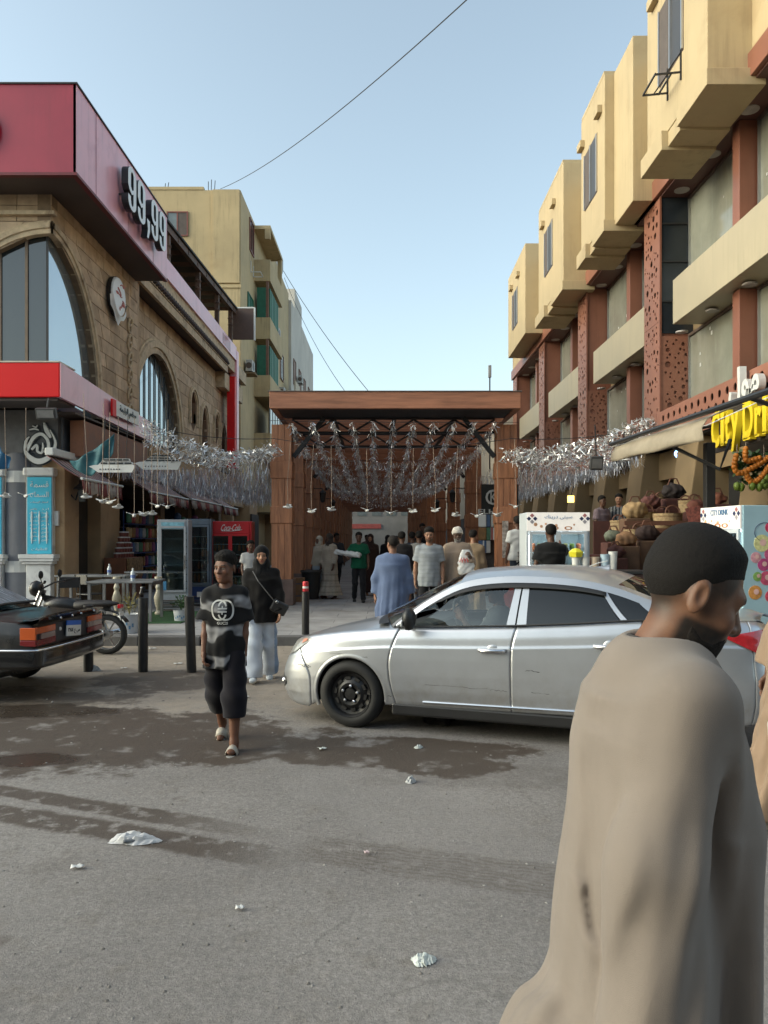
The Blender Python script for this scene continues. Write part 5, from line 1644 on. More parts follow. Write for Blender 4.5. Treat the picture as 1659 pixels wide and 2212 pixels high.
def person(name,label,loc,rz,fig,skin,spec,h=0.012,hh=0.006,group=None,cat='person'):
 """spec: dict of clothes and colours; builds body + clothing + hair as parts"""
 F = fig;k = F.k
 P_ = thing('person',label,cat,loc,rz,group)
 lo,hi = F.box()
 sk = np.array(skin)
 hsz = F.hs
 hf = F.headf(head_sdf(hsz,nose=spec.get('nose',1.0),fem=spec.get('fem',False)))
 hb = (F.hd - 0.15 * hsz - v3(0,0,0.05),F.hd + 0.15 * hsz)
 bodyp = []
 parts = [F.torso(-0.012)]
 for i in (0,1):
  parts += [F.arm(i),F.leg(i)]
  if not spec.get('shoes'): parts.append(F.foot(i))
 parts.append(cone(F.nec - v3(0,0,0.05) * k,F.hd - v3(0,-0.01,0.09) * hsz,0.055 * k,0.05 * k))
 bodyp.append((union(parts,0.03),lo,hi,h))
 bodyp.append((hf,hb[0],hb[1],hh))
 hands = spec.get('hands',((0.5,1,None),(0.5,1,None)))
 for i in (0,1):
  if hands[i] is None: continue
  curl,sd,pn = hands[i]
  sx_ = -1 if i == 0 else 1
  pn = pn or (-sx_,0,0)
  hfun = hand_parts(F.wri[i],F.adir[i],pn,(-1 if i == 0 else 1) * sd,curl,0.95 * k * spec.get('hand_s',1.0))
  c_ = F.wri[i] + F.adir[i] * 0.09 * k
  bodyp.append((hfun,c_ - 0.135 * k,c_ + 0.135 * k,min(hh,0.006) if h < 0.016 else h * 0.6))
 def colf(p):
  q = F.headc(p)
  c = head_cols(q,sk,hsz,lip=spec.get('lip'),beard=spec.get('beard'),beard_amt=spec.get('beard_amt',0),fade=spec.get('fade'),lip_amt=spec.get('lip_amt',0.5),brow=spec.get('brow',(0.015,0.012,0.01)))
  far_ = np.linalg.norm(q / hsz - v3(0,0,-0.02),axis=1) > 0.17
  c[far_] = sk * (1 + 0.08 * vnoise(p[far_],40)[:,None])
  return c
 net_obj('body',bodyp,m_skin,P_,colf)
 if spec.get('hair') is not None:
  hs_ = spec['hair']
  net_obj('hair',[(F.headf(hair_sdf(hsz,**{a: b_ for a,b_ in hs_.items() if a != 'col'})),hb[0] - .03,hb[1] + .05,hh)],m_hair,P_,lambda p: np.tile(np.array(hs_.get('col',(0.012,0.010,0.009))),(len(p),1)))
 if spec.get('hijab') is not None:
  hj = np.array(spec['hijab'])
  cap = ellip((0,0.014,0.02),(0.094,0.112,0.118));fo = ellip((0,-0.105,-0.024),(0.055,0.05,0.076))
  ch = ellip((0,-0.02,-0.085),(0.082,0.088,0.06))
  drape = skirt([-0.36,-0.25,-0.16,-0.05],[0.20,0.165,0.105,0.088],[0.15,0.13,0.105,0.095],cy=[0.02,0.01,0.0,0.0],nf=7,amp=0.006)
  def hjf(p):
   q = F.headc(p) / hsz
   d_ = smin(smin(cap(q),ch(q),0.03),drape(q),0.05)
   d_ = d_ + 0.004 * np.sin(40 * q[:,2] + 25 * np.abs(q[:,0]) + 10 * q[:,1])
   return smax(d_,-fo(q),0.014) * hsz
  net_obj('headscarf',[(hjf,hb[0] - v3(.12,.1,.28),hb[1] + .05,max(hh,0.007))],m_cloth,P_,lambda p: np.tile(hj,(len(p),1)) * (1 + 0.12 * vnoise(p,20)[:,None]))
 if spec.get('tee') is not None:
  t_ = spec['tee'];e = t_.get('e',0.022);ln = t_.get('sleeve',0.62);full = ln >= 1.0
  hemz = F.pel[2] + t_.get('hem',-0.08) * k
  tw = t_.get('w',1.05)
  tor = F.torso(e,tw)
  hw_,hd_ = (0.165 * tw * F.bld + e) * k,(0.118 * F.bld + e) * k
  skr = skirt([hemz,F.wai[2],F.che[2]],[hw_ * t_.get('flare',1.05),hw_,hw_ * 1.02],[hd_ * 1.08,hd_,hd_],cx=[0,F.wai[0],F.che[0]],cy=[F.pel[1],F.wai[1],F.che[1]],nf=6,amp=t_.get('fold',0.008),seed=t_.get('seed',1.0))
  sl = []
  for i in (0,1):
   sr = t_.get('sr',0.075) * k
   if full:
    mid = F.elb[i];end = F.wri[i] * 0.94 + F.elb[i] * 0.06
    sl += [cone(F.sho[i],mid,sr * 0.72,sr * 0.85),cone(mid,end,sr * 0.85,sr * t_.get('cuff',0.6))]
   else:
    end = F.sho[i] * (1 - ln) + F.elb[i] * ln
    sl.append(cone(F.sho[i],end,sr * 0.68,sr * t_.get('cuff',1.15)))
  slu = union(sl,0.03)
  nk = ellip(F.nec + v3(0,-0.03,0.035) * k,v3(0.076,0.092,0.088) * k)
  ends = []
  for i in (0,1):
   if full: ends.append((F.wri[i] * 0.94 + F.elb[i] * 0.06,F.adir[i]))
   else:
    d_ = F.elb[i] - F.sho[i];ends.append((F.sho[i] * (1 - ln) + F.elb[i] * ln,d_ / np.linalg.norm(d_)))
  wamp = t_.get('wr',0.004);sd = t_.get('seed',1.0)
  def tf(p):
   d_ = smin(tor(p),skr(p),0.06)
   s2 = slu(p)
   for i in (0,1):
    s2 = np.where((p[:,0] < 0) == (i == 0),np.maximum(s2,(p - ends[i][0]) @ ends[i][1]),s2)
   d_ = smin(d_,s2,0.05)
   d_ = d_ + wrinkle(p,wamp,0.8,sd)
   d_ = np.maximum(d_,hemz - p[:,2])
   if t_.get('neck',True): d_ = smax(d_,-nk(p),0.01)
   return d_
  cf = t_['col'] if callable(t_['col']) else (lambda p,cc=np.array(t_['col']): np.tile(cc,(len(p),1)))
  net_obj(t_.get('name','shirt'),[(tf,lo - .05,hi + .05,h * t_.get('res',0.8))],m_cloth,P_,lambda p: cf(p) * (1 + 0.06 * vnoise(p,18)[:,None]))
 if spec.get('pants') is not None:
  t_ = spec['pants'];ln = t_.get('len',1.0);r0,r1,r2 = t_.get('r',(0.098,0.075,0.062))
  fs = [ellip(F.pel + v3(0,0,-0.01) * k,v3(0.172,0.125,0.14) * k * F.bld),ellip(F.wai - v3(0,0,0.05) * k,v3(0.155,0.115,0.12) * k * F.bld)]
  cuts = []
  for i in (0,1):
   knee,an = F.knee[i],F.ank[i] + (F.ank[i] - F.knee[i]) * 0.06
   if ln >= 1: end = an;
   else: end = knee + (an - knee) * ln
   fs += [cone(F.hip[i],knee,r0 * k * F.bld,r1 * k),cone(knee,end,r1 * k,r2 * k)]
   d_ = (an - knee) / np.linalg.norm(an - knee);cuts.append((end,d_))
  U = union(fs,0.03)
  def pf(p):
   d_ = U(p) + wrinkle(p,t_.get('wr',0.005),0.7,t_.get('seed',2.0))
   for i in (0,1):
    near = np.linalg.norm(p - cuts[i][0],axis=1) < 0.17
    oth = np.linalg.norm(p - cuts[1 - i][0],axis=1)
    me_ = np.linalg.norm(p - cuts[i][0],axis=1)
    d_ = np.where(near & (me_ <= oth),np.maximum(d_,(p - cuts[i][0]) @ cuts[i][1]),d_)
   return np.maximum(d_,p[:,2] - (F.wai[2] + 0.02))
  cf = t_['col'] if callable(t_['col']) else (lambda p,cc=np.array(t_['col']): np.tile(cc,(len(p),1)))
  net_obj(t_.get('name','trousers'),[(pf,lo,hi,h * 0.85)],m_cloth,P_,lambda p: cf(p) * (1 + 0.06 * vnoise(p,18)[:,None]))
 if spec.get('shoes') is not None:
  sc_ = np.array(spec['shoes'])
  for i in (0,1):
   a = F.feet[i][0]
   net_obj('shoe',[(F.foot(i,1.1,True),a - v3(.12,.3,.2),a + v3(.12,.15,.04),max(h * 0.6,0.006))],m_cloth,P_,lambda p: np.tile(sc_,(len(p),1)))
 if spec.get('robe') is not None:
  t_ = spec['robe'];hemz = t_.get('hem',0.10) * k;e = t_.get('e',0.03)
  tor = F.torso(e,t_.get('w',1.08))
  zsh = F.che[2]
  b1 = F.bld
  fy = t_.get('stride',0.0)
  sk_ = skirt([hemz,F.knee[0][2],F.pel[2],F.wai[2],zsh],[t_.get('rx',0.27) * k,0.245 * k * b1,0.215 * k * b1,0.195 * k * b1,(0.185 * b1) * k],[t_.get('ry',0.24) * k + fy,0.205 * k * b1 + fy * .7,0.17 * k * b1,t_.get('belly',0.15) * k * b1,0.14 * k * b1],
     cy=[0.02 * k,0.01,0,F.wai[1] - t_.get('bo',0.0),F.che[1]],nf=t_.get('nf',9),amp=t_.get('amp',0.014),seed=t_.get('seed',0.5))
  sl = [];ends = []
  for i in (0,1):
   sr = t_.get('sr',0.070) * k
   end = F.wri[i]
   sl += [cone(F.sho[i],F.elb[i],sr * 0.72,sr * 0.95),cone(F.elb[i],end,sr * 0.95,sr * t_.get('cuff',1.0))]
   ends.append((end - F.adir[i] * sr * t_.get('cuff',1.0) * 0.6,F.adir[i]))
  slu = union(sl,0.03)
  nk = ellip(F.nec + v3(0,-0.015,0.04) * k,v3(0.066,0.082,0.075) * k)
  wamp = t_.get('wr',0.005);sd = t_.get('seed',0.5)
  def rf(p):
   d_ = smin(tor(p),sk_(p),0.07)
   s2 = slu(p)
   for i in (0,1):
    s2 = np.where((p[:,0] < 0) == (i == 0),np.maximum(s2,(p - ends[i][0]) @ ends[i][1]),s2)
   d_ = smin(d_,s2,0.045) + wrinkle(p,wamp,0.55,sd)
   d_ = np.maximum(d_,hemz - p[:,2])
   return smax(d_,-nk(p),0.01)
  cc = t_['col']
  cf = cc if callable(cc) else (lambda p: np.tile(np.array(cc),(len(p),1)))
  net_obj(t_.get('name','robe'),[(rf,lo - .08,hi + .08,h * t_.get('res',0.85))],m_cloth,P_,lambda p: cf(p) * (1 + 0.07 * vnoise(p,12)[:,None]))
 return P_
# ---------------------------------------------------------------- people
BR1,BR2,BR3,BR4 = (0.20,0.095,0.055),(0.30,0.155,0.095),(0.10,0.048,0.030),(0.36,0.20,0.13)
BLK = (0.014,0.012,0.011)
def tie(p):
 z = p[:,2]
 n = vnoise(p,9,2) + 0.5 * vnoise(p,23,5)
 bands = np.sin(z * 27 + 0.4 + 2.0 * n)
 m_ = sstep(bands + 0.5 * n,0.25,0.9)
 c = np.tile(np.array((0.010,0.010,0.011)),(len(p),1))
 g = 0.20 + 0.09 * vnoise(p,38,3)
 return c * (1 - m_[:,None]) + np.stack([g,g,g * 1.04],1) * m_[:,None]
def shorts(p):
 F_ = FB
 c = np.tile(np.array((0.010,0.009,0.013)),(len(p),1))
 ang = p[:,0] - np.interp(p[:,2],[F_.knee[1][2],F_.hip[1][2]],[F_.knee[1][0],F_.hip[1][0]])
 out = (ang > 0.055) & (p[:,0] > 0)
 st = np.abs(np.mod(p[:,1] * 1.0 + 0.012,0.024) - 0.012) < 0.006
 c[out & st & (np.abs(p[:,1] + 0.02) < 0.04)] = (0.55,0.55,0.55)
 return c
FB = Fig(1.58,0.86,legs=((-0.22,0.42),(0.20,0.12)),arms=((0.05,0.09,0.22),(-0.04,0.09,0.20)),hy=-0.38,hp=0.05,head=1.05,sh_w=0.15)
boy = person('boy','boy in a black and grey tie-dye T-shirt with a white emblem, walking in slides',(ux(487,6.35),6.35,0),0.0,FB,(0.155,0.070,0.042),
    dict(hair=dict(thick=0.010,top=0.016,front=0.056,side=0.0,curl=0.004,back=-0.05),fade=(0.02,0.015,0.013),nose=1.18,lip=(0.17,0.07,0.055),lip_amt=0.6,
      tee=dict(col=tie,e=0.022,sleeve=0.84,sr=0.074,cuff=1.22,hem=-0.20,flare=1.14,fold=0.012,wr=0.007,w=1.0,seed=1.4),pants=dict(col=shorts,len=0.42,r=(0.115,0.108,0.10),wr=0.008,name='shorts'),
      hands=((0.75,1,(1,0.3,0)),(0.75,1,(-1,0.3,0)))),h=0.010,hh=0.0045)
def torso_front_y(F,rootx,zc):
 return 0
def project_front(root,me_name,pts_fn):
 pass
def drape_on(par,target,bb,y_from=-0.6,lift=0.004):
 me = target.data
 vs = np.empty(len(me.vertices) * 3);me.vertices.foreach_get('co',vs);vs = vs.reshape(-1,3)
 from mathutils.bvhtree import BVHTree
 t_ = BVHTree.FromPolygons([tuple(v) for v in vs],[tuple(p.vertices) for p in me.polygons])
 out = []
 for (x,y,z) in bb.v:
  hit = t_.ray_cast(Vector((x,y_from,z)),Vector((0,1,0)))
  out.append((x,(hit[0].y if hit[0] is not None else -0.12) - lift,z))
 bb.v = out
 return bb
def kids(o,nm): return [c for c in COL.objects if c.parent == o and c.name.split('.')[0] == nm]
shirt = kids(boy,'shirt')[0]
m_print = M('shirt_print',(0.52,0.52,0.50),0.7,var=0.1)
def ribbon(pts,wd):
 bb = B();rows = []
 for i,(x,z) in enumerate(pts):
  a,c_ = pts[max(i - 1,0)],pts[min(i + 1,len(pts) - 1)]
  dx,dz = c_[0] - a[0],c_[1] - a[1];l = math.hypot(dx,dz) or 1
  rows.append([(x - dz / l * wd,0,z + dx / l * wd),(x,0,z),(x + dz / l * wd,0,z - dx / l * wd)])
 return bb.grid(rows)
zc = FB.che[2] - 0.05;xc = 0.0
for s_ in (-1,1):
 cx_ = xc + s_ * 0.026
 pts = []
 for kx in range(34):                       # interlocking G shapes
  a = (0.10 + 1.78 * kx / 33) * pi
  e_ = 0.80
  ca,sa = math.cos(a),math.sin(a)
  pts.append((cx_ + s_ * 0.060 * -math.copysign(abs(ca) ** e_,-ca) * -1 if False else cx_ - s_ * 0.058 * math.copysign(abs(ca) ** e_,ca) * -1 * -1,zc + 0.078 * math.copysign(abs(sa) ** e_,sa)))
 O('emblem',drape_on(boy,shirt,ribbon(pts,0.0068)),m_print,boy,fixn=True)
 zz = zc + s_ * 0.013
 O('emblem',drape_on(boy,shirt,ribbon([(xc - 0.036,zz),(xc - 0.012,zz),(xc + 0.012,zz),(xc + 0.036,zz)],0.0055)),m_print,boy,fixn=True)
 O('emblem',drape_on(boy,shirt,ribbon([(xc,zz + s_ * .005),(xc,zz + s_ * 0.022)],0.005)),m_print,boy,fixn=True)
tm = fit_text(text_mesh('GUC2I',1,0.0,offset=0.02),0.088,0.023)
bb = B();bb.v = [(v.co.x + xc,0,v.co.y + zc - 0.105) for v in tm.vertices];bb.f = [tuple(p.vertices) for p in tm.polygons];bb.mi = [0] * len(bb.f)
O('lettering',drape_on(boy,shirt,bb),m_print,boy)
for i in (0,1):
 a,ft = FB.feet[i]
 sl = thing('slide_sandal',None,None,tuple(a));sl.parent = boy
 sl.rotation_euler = (ft * -1.0,0,0)
 poly = [(0.045 * math.cos(t_) * (1.0 if math.sin(t_) > 0 else 0.85),-0.065 - 0.135 * math.sin(t_)) for t_ in [2 * pi * q / 20 for q in range(20)]]
 O('sole',B().prism(poly,0.022,Matrix.Translation((0,0,-0.098))),M('slide_grey',(0.30,0.29,0.27),0.7),sl,bevel=0.004,fixn=True)
 rows = []
 for q in range(7):
  t_ = pi * q / 6
  rows.append([(0.046 * math.cos(t_),-0.06 - 0.035 * math.sin(t_) * 0,-0.085 + 0.078 * math.sin(t_)),(0.046 * math.cos(t_),-0.125,-0.088 + 0.062 * math.sin(t_))])
 O('strap',B().grid(rows),M('slide_strap',(0.36,0.33,0.28),0.6),sl,solid=0.006,smooth=True)
def jeans(p):
 c = np.tile(np.array((0.56,0.60,0.66)),(len(p),1))
 o_ = p[:,0] > 0.155
 c[o_] = (0.27,0.36,0.52)
 c[(p[:,0] > 0.135) & ~o_] = (0.56,0.60,0.66)
 return c
FW = Fig(1.60,0.96,legs=((0.24,0.12),(-0.14,0.22)),arms=((0.10,0.12,0.30),(0.15,0.20,0.25)),hy=0.05,head=1.0)
wom = person('woman','woman in a black headscarf and black blouse with pale blue wide trousers',(ux(565,9.35),9.35,0),0.12,FW,(0.34,0.175,0.105),
    dict(fem=True,hijab=(0.008,0.008,0.009),lip=(0.34,0.12,0.09),lip_amt=0.7,
      tee=dict(name='blouse',col=(0.009,0.008,0.008),e=0.03,sleeve=1.0,sr=0.078,cuff=0.9,hem=-0.16,flare=1.15,fold=0.016,wr=0.008,neck=False,w=1.05),
      pants=dict(col=jeans,len=1.0,r=(0.105,0.105,0.125),wr=0.007),shoes=(0.60,0.64,0.66),hands=((0.6,1,None),(0.6,1,None))),h=0.012,hh=0.006)
hb = thing('handbag','small black shoulder bag hanging on the hip of the woman in the headscarf','bag',wom.location)
hb.rotation_euler = (0,0,0.12)
O('pouch',B().obox((0.215,-0.13,0.90),(0.20,0.07,0.15),ry=0.5),M('bag_leather',(0.012,0.011,0.011),0.35),hb,bevel=0.02)
O('buckle',B().lathe([(0.012,0),(0.018,0.004),(0.012,0.008)],(0.19,-0.18,0.97),10,axis='y',cap=False),m_alu,hb)
O('strap',B().tube([(-0.10,-0.135,1.34),(-0.03,-0.20,1.22),(0.08,-0.20,1.08),(0.16,-0.18,0.98)],0.006,6),M('strap_grey',(0.10,0.10,0.10),0.5),hb)
F1 = Fig(1.74,1.06,legs=((0.1,0.05),(-0.15,0.1)),arms=((0.0,0.20,0.12),(-0.05,0.22,0.15)),hy=0.55)
person('man','man in a light blue robe seen from behind on the walkway',(ux(848,11.2),11.2,0),pi - 0.1,F1,(0.25,0.125,0.078),
    dict(hair=dict(thick=0.007,top=0.002,front=0.06,back=-0.045,curl=0.002,col=(0.022,0.018,0.016)),fade=(0.05,0.032,0.025),robe=dict(col=(0.105,0.142,0.24),sr=0.074,cuff=1.05,amp=0.014,wr=0.006,rx=0.29,ry=0.24,seed=2.2),hands=((0.5,1,None),(0.5,1,None))),h=0.015,hh=0.009)
def stripes(p):
 c = np.tile(np.array((0.25,0.27,0.29)),(len(p),1))
 w_ = sstep(np.sin(p[:,2] * 95 + 0.4 * np.sin(p[:,0] * 40)),0.2,0.7)
 return c * (1 - 0.10 * w_[:,None])
F2 = Fig(1.74,0.94,legs=((0.22,0.12),(-0.18,0.22)),arms=((-0.12,0.16,0.15),(0.02,0.14,0.25)),hy=-0.05,hp=0.12)
g2 = person('man','slim man in a pale grey striped T-shirt and black trousers walking towards the road',(ux(927,12.75),12.75,PZ),0.0,F2,(0.28,0.145,0.09),
    dict(hair=dict(thick=0.010,top=0.014,front=0.05,back=-0.05,curl=0.003),fade=(0.03,0.022,0.018),beard=(0.04,0.026,0.02),beard_amt=0.75,
   tee=dict(col=stripes,sleeve=0.72,sr=0.066,cuff=1.1,hem=-0.14,wr=0.004,fold=0.006,w=1.0),pants=dict(col=(0.012,0.012,0.014),r=(0.09,0.07,0.055)),shoes=(0.03,0.03,0.03),hands=((0.6,1,None),(0.6,1,None))),h=0.013,hh=0.007)
F3 = Fig(1.74,1.10,legs=((0.15,0.1),(-0.1,0.12)),arms=((0.05,0.16,0.2),(0.35,0.22,1.75)),hy=0.12,hp=0.30)
old = person('man','bearded old man in a beige robe and white head wrap lifting a bag',(ux(988,12.95),12.95,PZ),-0.1,F3,(0.10,0.055,0.038),
    dict(hijab=None,beard=(0.30,0.28,0.26),beard_amt=1.0,robe=dict(col=(0.27,0.205,0.155),sr=0.074,cuff=0.95,amp=0.013,wr=0.006,seed=1.2),hands=((0.5,1,None),(0.9,1,None))),h=0.015,hh=0.008)
capf = F3.headf(lambda p: np.maximum(ellip((0,0.012,0.035),(0.094,0.112,0.10))(p) + 0.004 * np.sin(70 * p[:,2] + 30 * p[:,0]),np.interp(p[:,1],[-0.11,-0.06,0.02,0.11],[0.048,0.03,-0.04,-0.09]) - p[:,2]))
net_obj('head_wrap',[(capf,F3.hd - 0.16,F3.hd + 0.17,0.009)],m_cloth,old,lambda p: np.tile(np.array((0.50,0.46,0.41)),(len(p),1)))
bagm = M('white_plastic',(0.52,0.52,0.52),0.35,var=0.06,scale=6)
def bag_mesh(w_,h_,d_,seed,nm='plastic_bag'):
 def f(p):
  q = p.copy()
  r_ = np.interp(p[:,2],[0,0.1 * h_,0.5 * h_,0.85 * h_,h_],[0.8,1.0,0.95,0.7,0.45])
  x,y = p[:,0] / (w_ / 2 * r_),p[:,1] / (d_ / 2 * r_)
  d2 = ((np.abs(x) ** 3 + np.abs(y) ** 3) ** (1 / 3) - 1) * d_ / 2 + wrinkle(p,0.005,1.6,seed)
  return np.maximum(d2,np.maximum(-p[:,2],p[:,2] - h_))
 return f
sbg = thing('carrier_bag','white carrier bag with red print held by the old man','bag',old.location + Vector((0.10,-0.24,0)))
net_obj('bag',[(lambda p: bag_mesh(0.28,0.42,0.14,1)(p - v3(0.02,0,0.98)),(-0.2,-0.15,0.93),(0.24,0.15,1.45),0.012)],bagm,sbg)
for kx,(x0,x1) in enumerate(((-0.09,-0.05),(-0.05,0.0),(0.0,0.045))):
 O('print',B().tube([(x0,-0.086,1.20 + 0.01 * kx),((x0 + x1) / 2,-0.092,1.27),(x1,-0.088,1.19)],0.008,5),M('red_print',(0.55,0.06,0.06),0.5),sbg)
def robe_person(label,u,Y,col,rz,skin=BR3,H=1.72,hair=True,hij=None,z=PZ,arms=None,seed=0.0,fem=False,h=0.021,**kw):
 F_ = Fig(H,1.0,legs=((0.1,0.05),(-0.1,0.05)),arms=arms or ((0.05,0.12,0.3),(0.05,0.12,0.3)),hy=rnd.uniform(-.3,.3))
 sp = dict(robe=dict(col=col,seed=seed,amp=0.014,**kw),hands=((0.5,1,None),(0.5,1,None)))
 if hij is not None: sp['hijab'] = hij;sp['fem'] = True
 elif hair: sp['hair'] = dict(thick=0.010,top=0.006,front=0.05,back=-0.05,curl=0.003)
 return person('p',label,(ux(u,Y),Y,z),rz,F_,skin,sp,h=h,hh=0.011)
def casual(label,u,Y,top,bot,rz,skin=BR3,H=1.72,z=PZ,sleeve=0.65,legs=((0.15,0.1),(-0.15,0.2)),arms=((0.05,0.12,0.3),(0.05,0.12,0.3)),h=0.021,hair=True,hij=None,hy=0.0,hp=0.0,hands=((0.5,1,None),(0.5,1,None)),shoes=(0.03,0.03,0.03),**kw):
 F_ = Fig(H,0.97,legs=legs,arms=arms,hy=hy,hp=hp)
 sp = dict(tee=dict(col=top,sleeve=sleeve,**kw),pants=dict(col=bot),shoes=shoes,hands=hands)
 if hij is not None: sp['hijab'] = hij;sp['fem'] = True
 elif hair: sp['hair'] = dict(thick=0.011,top=0.010,front=0.05,back=-0.05,curl=0.003)
 pr = person('p',label,(ux(u,Y),Y,z),rz,F_,skin,sp,h=h,hh=0.011)
 pr['_'] = 0;del pr['_']
 return pr,F_
robe_person('man in a tan robe walking away behind the old man',1022,15.2,(0.21,0.15,0.095),pi - 0.5,BR2,seed=3)
def ruffle(p):
 z = p[:,2]
 c = np.tile(np.array((0.42,0.36,0.29)),(len(p),1))
 return c * (1 - 0.28 * sstep(np.sin(z * 42),0.5,0.95)[:,None] * (z < 0.75)[:,None]) * (1 - 0.15 * sstep(vnoise(p,50),0.3,0.5)[:,None])
robe_person('woman in a cream ruffled dress standing between the posts',712,20.3,ruffle,-0.6,BR3,H=1.68,hij=(0.05,0.04,0.035),seed=1.5,rx=0.36,ry=0.34)
robe_person('woman in a white headscarf and pale blue skirt beside the brown post',690,20.9,(lambda p: np.where((p[:,2] > 0.85)[:,None],np.array((0.40,0.35,0.28)),np.array((0.30,0.36,0.42)))),-0.8,BR3,H=1.62,hij=(0.46,0.41,0.34),seed=2.5)
gm,GF = casual('man in a green football shirt with a white cloth under his arm',775,19.2,(0.008,0.085,0.045),(0.013,0.013,0.015),0.1,BR3,legs=((0.05,0.55),(0.18,0.05)),arms=((0.15,0.45,1.3),(0.1,0.2,0.6)))
wc = O('white_cloth',B(),None) if False else None
fold = thing('white_cloth','rolled white cloth carried by the man in green','cloth',gm.location)
net_obj('cloth',[(lambda p: cone((-0.55,-0.16,1.26),(0.0,-0.2,1.18),0.06,0.075)(p) + wrinkle(p,0.012,1.2,3),(-0.75,-0.4,1.0),(0.2,0.05,1.45),0.014)],bagm,fold)
robe_person('woman in a dark brown robe and headscarf behind the man in green',800,21.5,(0.035,0.018,0.015),0.1,BR2,H=1.68,hij=(0.03,0.015,0.013),seed=4)
robe_person('person in a black robe with a headscarf farther under the pergola',838,24.0,(0.010,0.010,0.012),pi,BR3,H=1.66,hij=(0.012,0.011,0.012),seed=5)
casual('man in a grey sweatshirt walking away beside the slim man',905,17.5,(0.20,0.19,0.18),(0.16,0.17,0.19),pi,BR3,sleeve=1.0,sr=0.075)
casual('man in a dark blue checked shirt walking away under the pergola',890,19.5,(0.03,0.035,0.055),(0.012,0.012,0.014),pi,BR3,sleeve=1.0,sr=0.07)
casual('man in a black track jacket taller than the crowd',912,22.0,(0.012,0.012,0.014),(0.02,0.02,0.022),0.4,BR3,H=1.84,sleeve=1.0,z=0.3)
casual('man in a dark T-shirt at the left posts of the pergola',727,23.0,(0.03,0.032,0.04),(0.015,0.016,0.02),0.5,BR3,H=1.72)
robe_person('woman in a black robe in the thick of the crowd',856,26.0,(0.012,0.011,0.013),0.2,BR2,H=1.64,hij=(0.014,0.012,0.013),seed=7)
robe_person('figure in a dark robe just behind the blue robed man',868,16.8,(0.016,0.014,0.015),pi,BR3,H=1.70,seed=8)
casual('person in a grey shirt farthest under the pergola',792,32.0,(0.14,0.13,0.13),(0.03,0.03,0.035),0.3,BR3)
casual('man in a black T-shirt reaching into the lit drinks fridge',1190,11.7,(0.010,0.010,0.011),(0.015,0.015,0.018),pi + 0.05,BR3,H=1.76,arms=((1.35,0.35,0.7),(-0.08,0.22,0.2)),h=0.013,e=0.03,w=1.1)
casual('man in a mauve shirt standing among the baskets on the mall steps',1300,17.0,(0.16,0.12,0.135),(0.03,0.03,0.03),0.6,BR3,z=0.95,H=1.7)
casual('man in a striped shirt behind the straw baskets',1337,17.2,(lambda p: np.where((np.sin(p[:,0] * 90) > 0)[:,None],np.array((0.03,0.035,0.04)),np.array((0.22,0.22,0.22)))),(0.03,0.03,0.03),-0.4,BR2,z=1.0,H=1.7)
casual('man bending behind the fruit printed fridge',1562,13.2,(0.10,0.09,0.09),(0.03,0.03,0.03),-0.5,BR4,z=0.55,H=1.70,hp=0.3)
casual('man in a white T-shirt on the steps beside the pergola post',1118,15.5,(0.46,0.46,0.45),(0.02,0.025,0.035),pi + 0.4,BR3,z=0.45,H=1.7)
casual('person in a white top by the red drinks fridge',541,16.6,(0.36,0.36,0.36),(0.03,0.03,0.035),0.4,BR3,z=PZ,H=1.5)
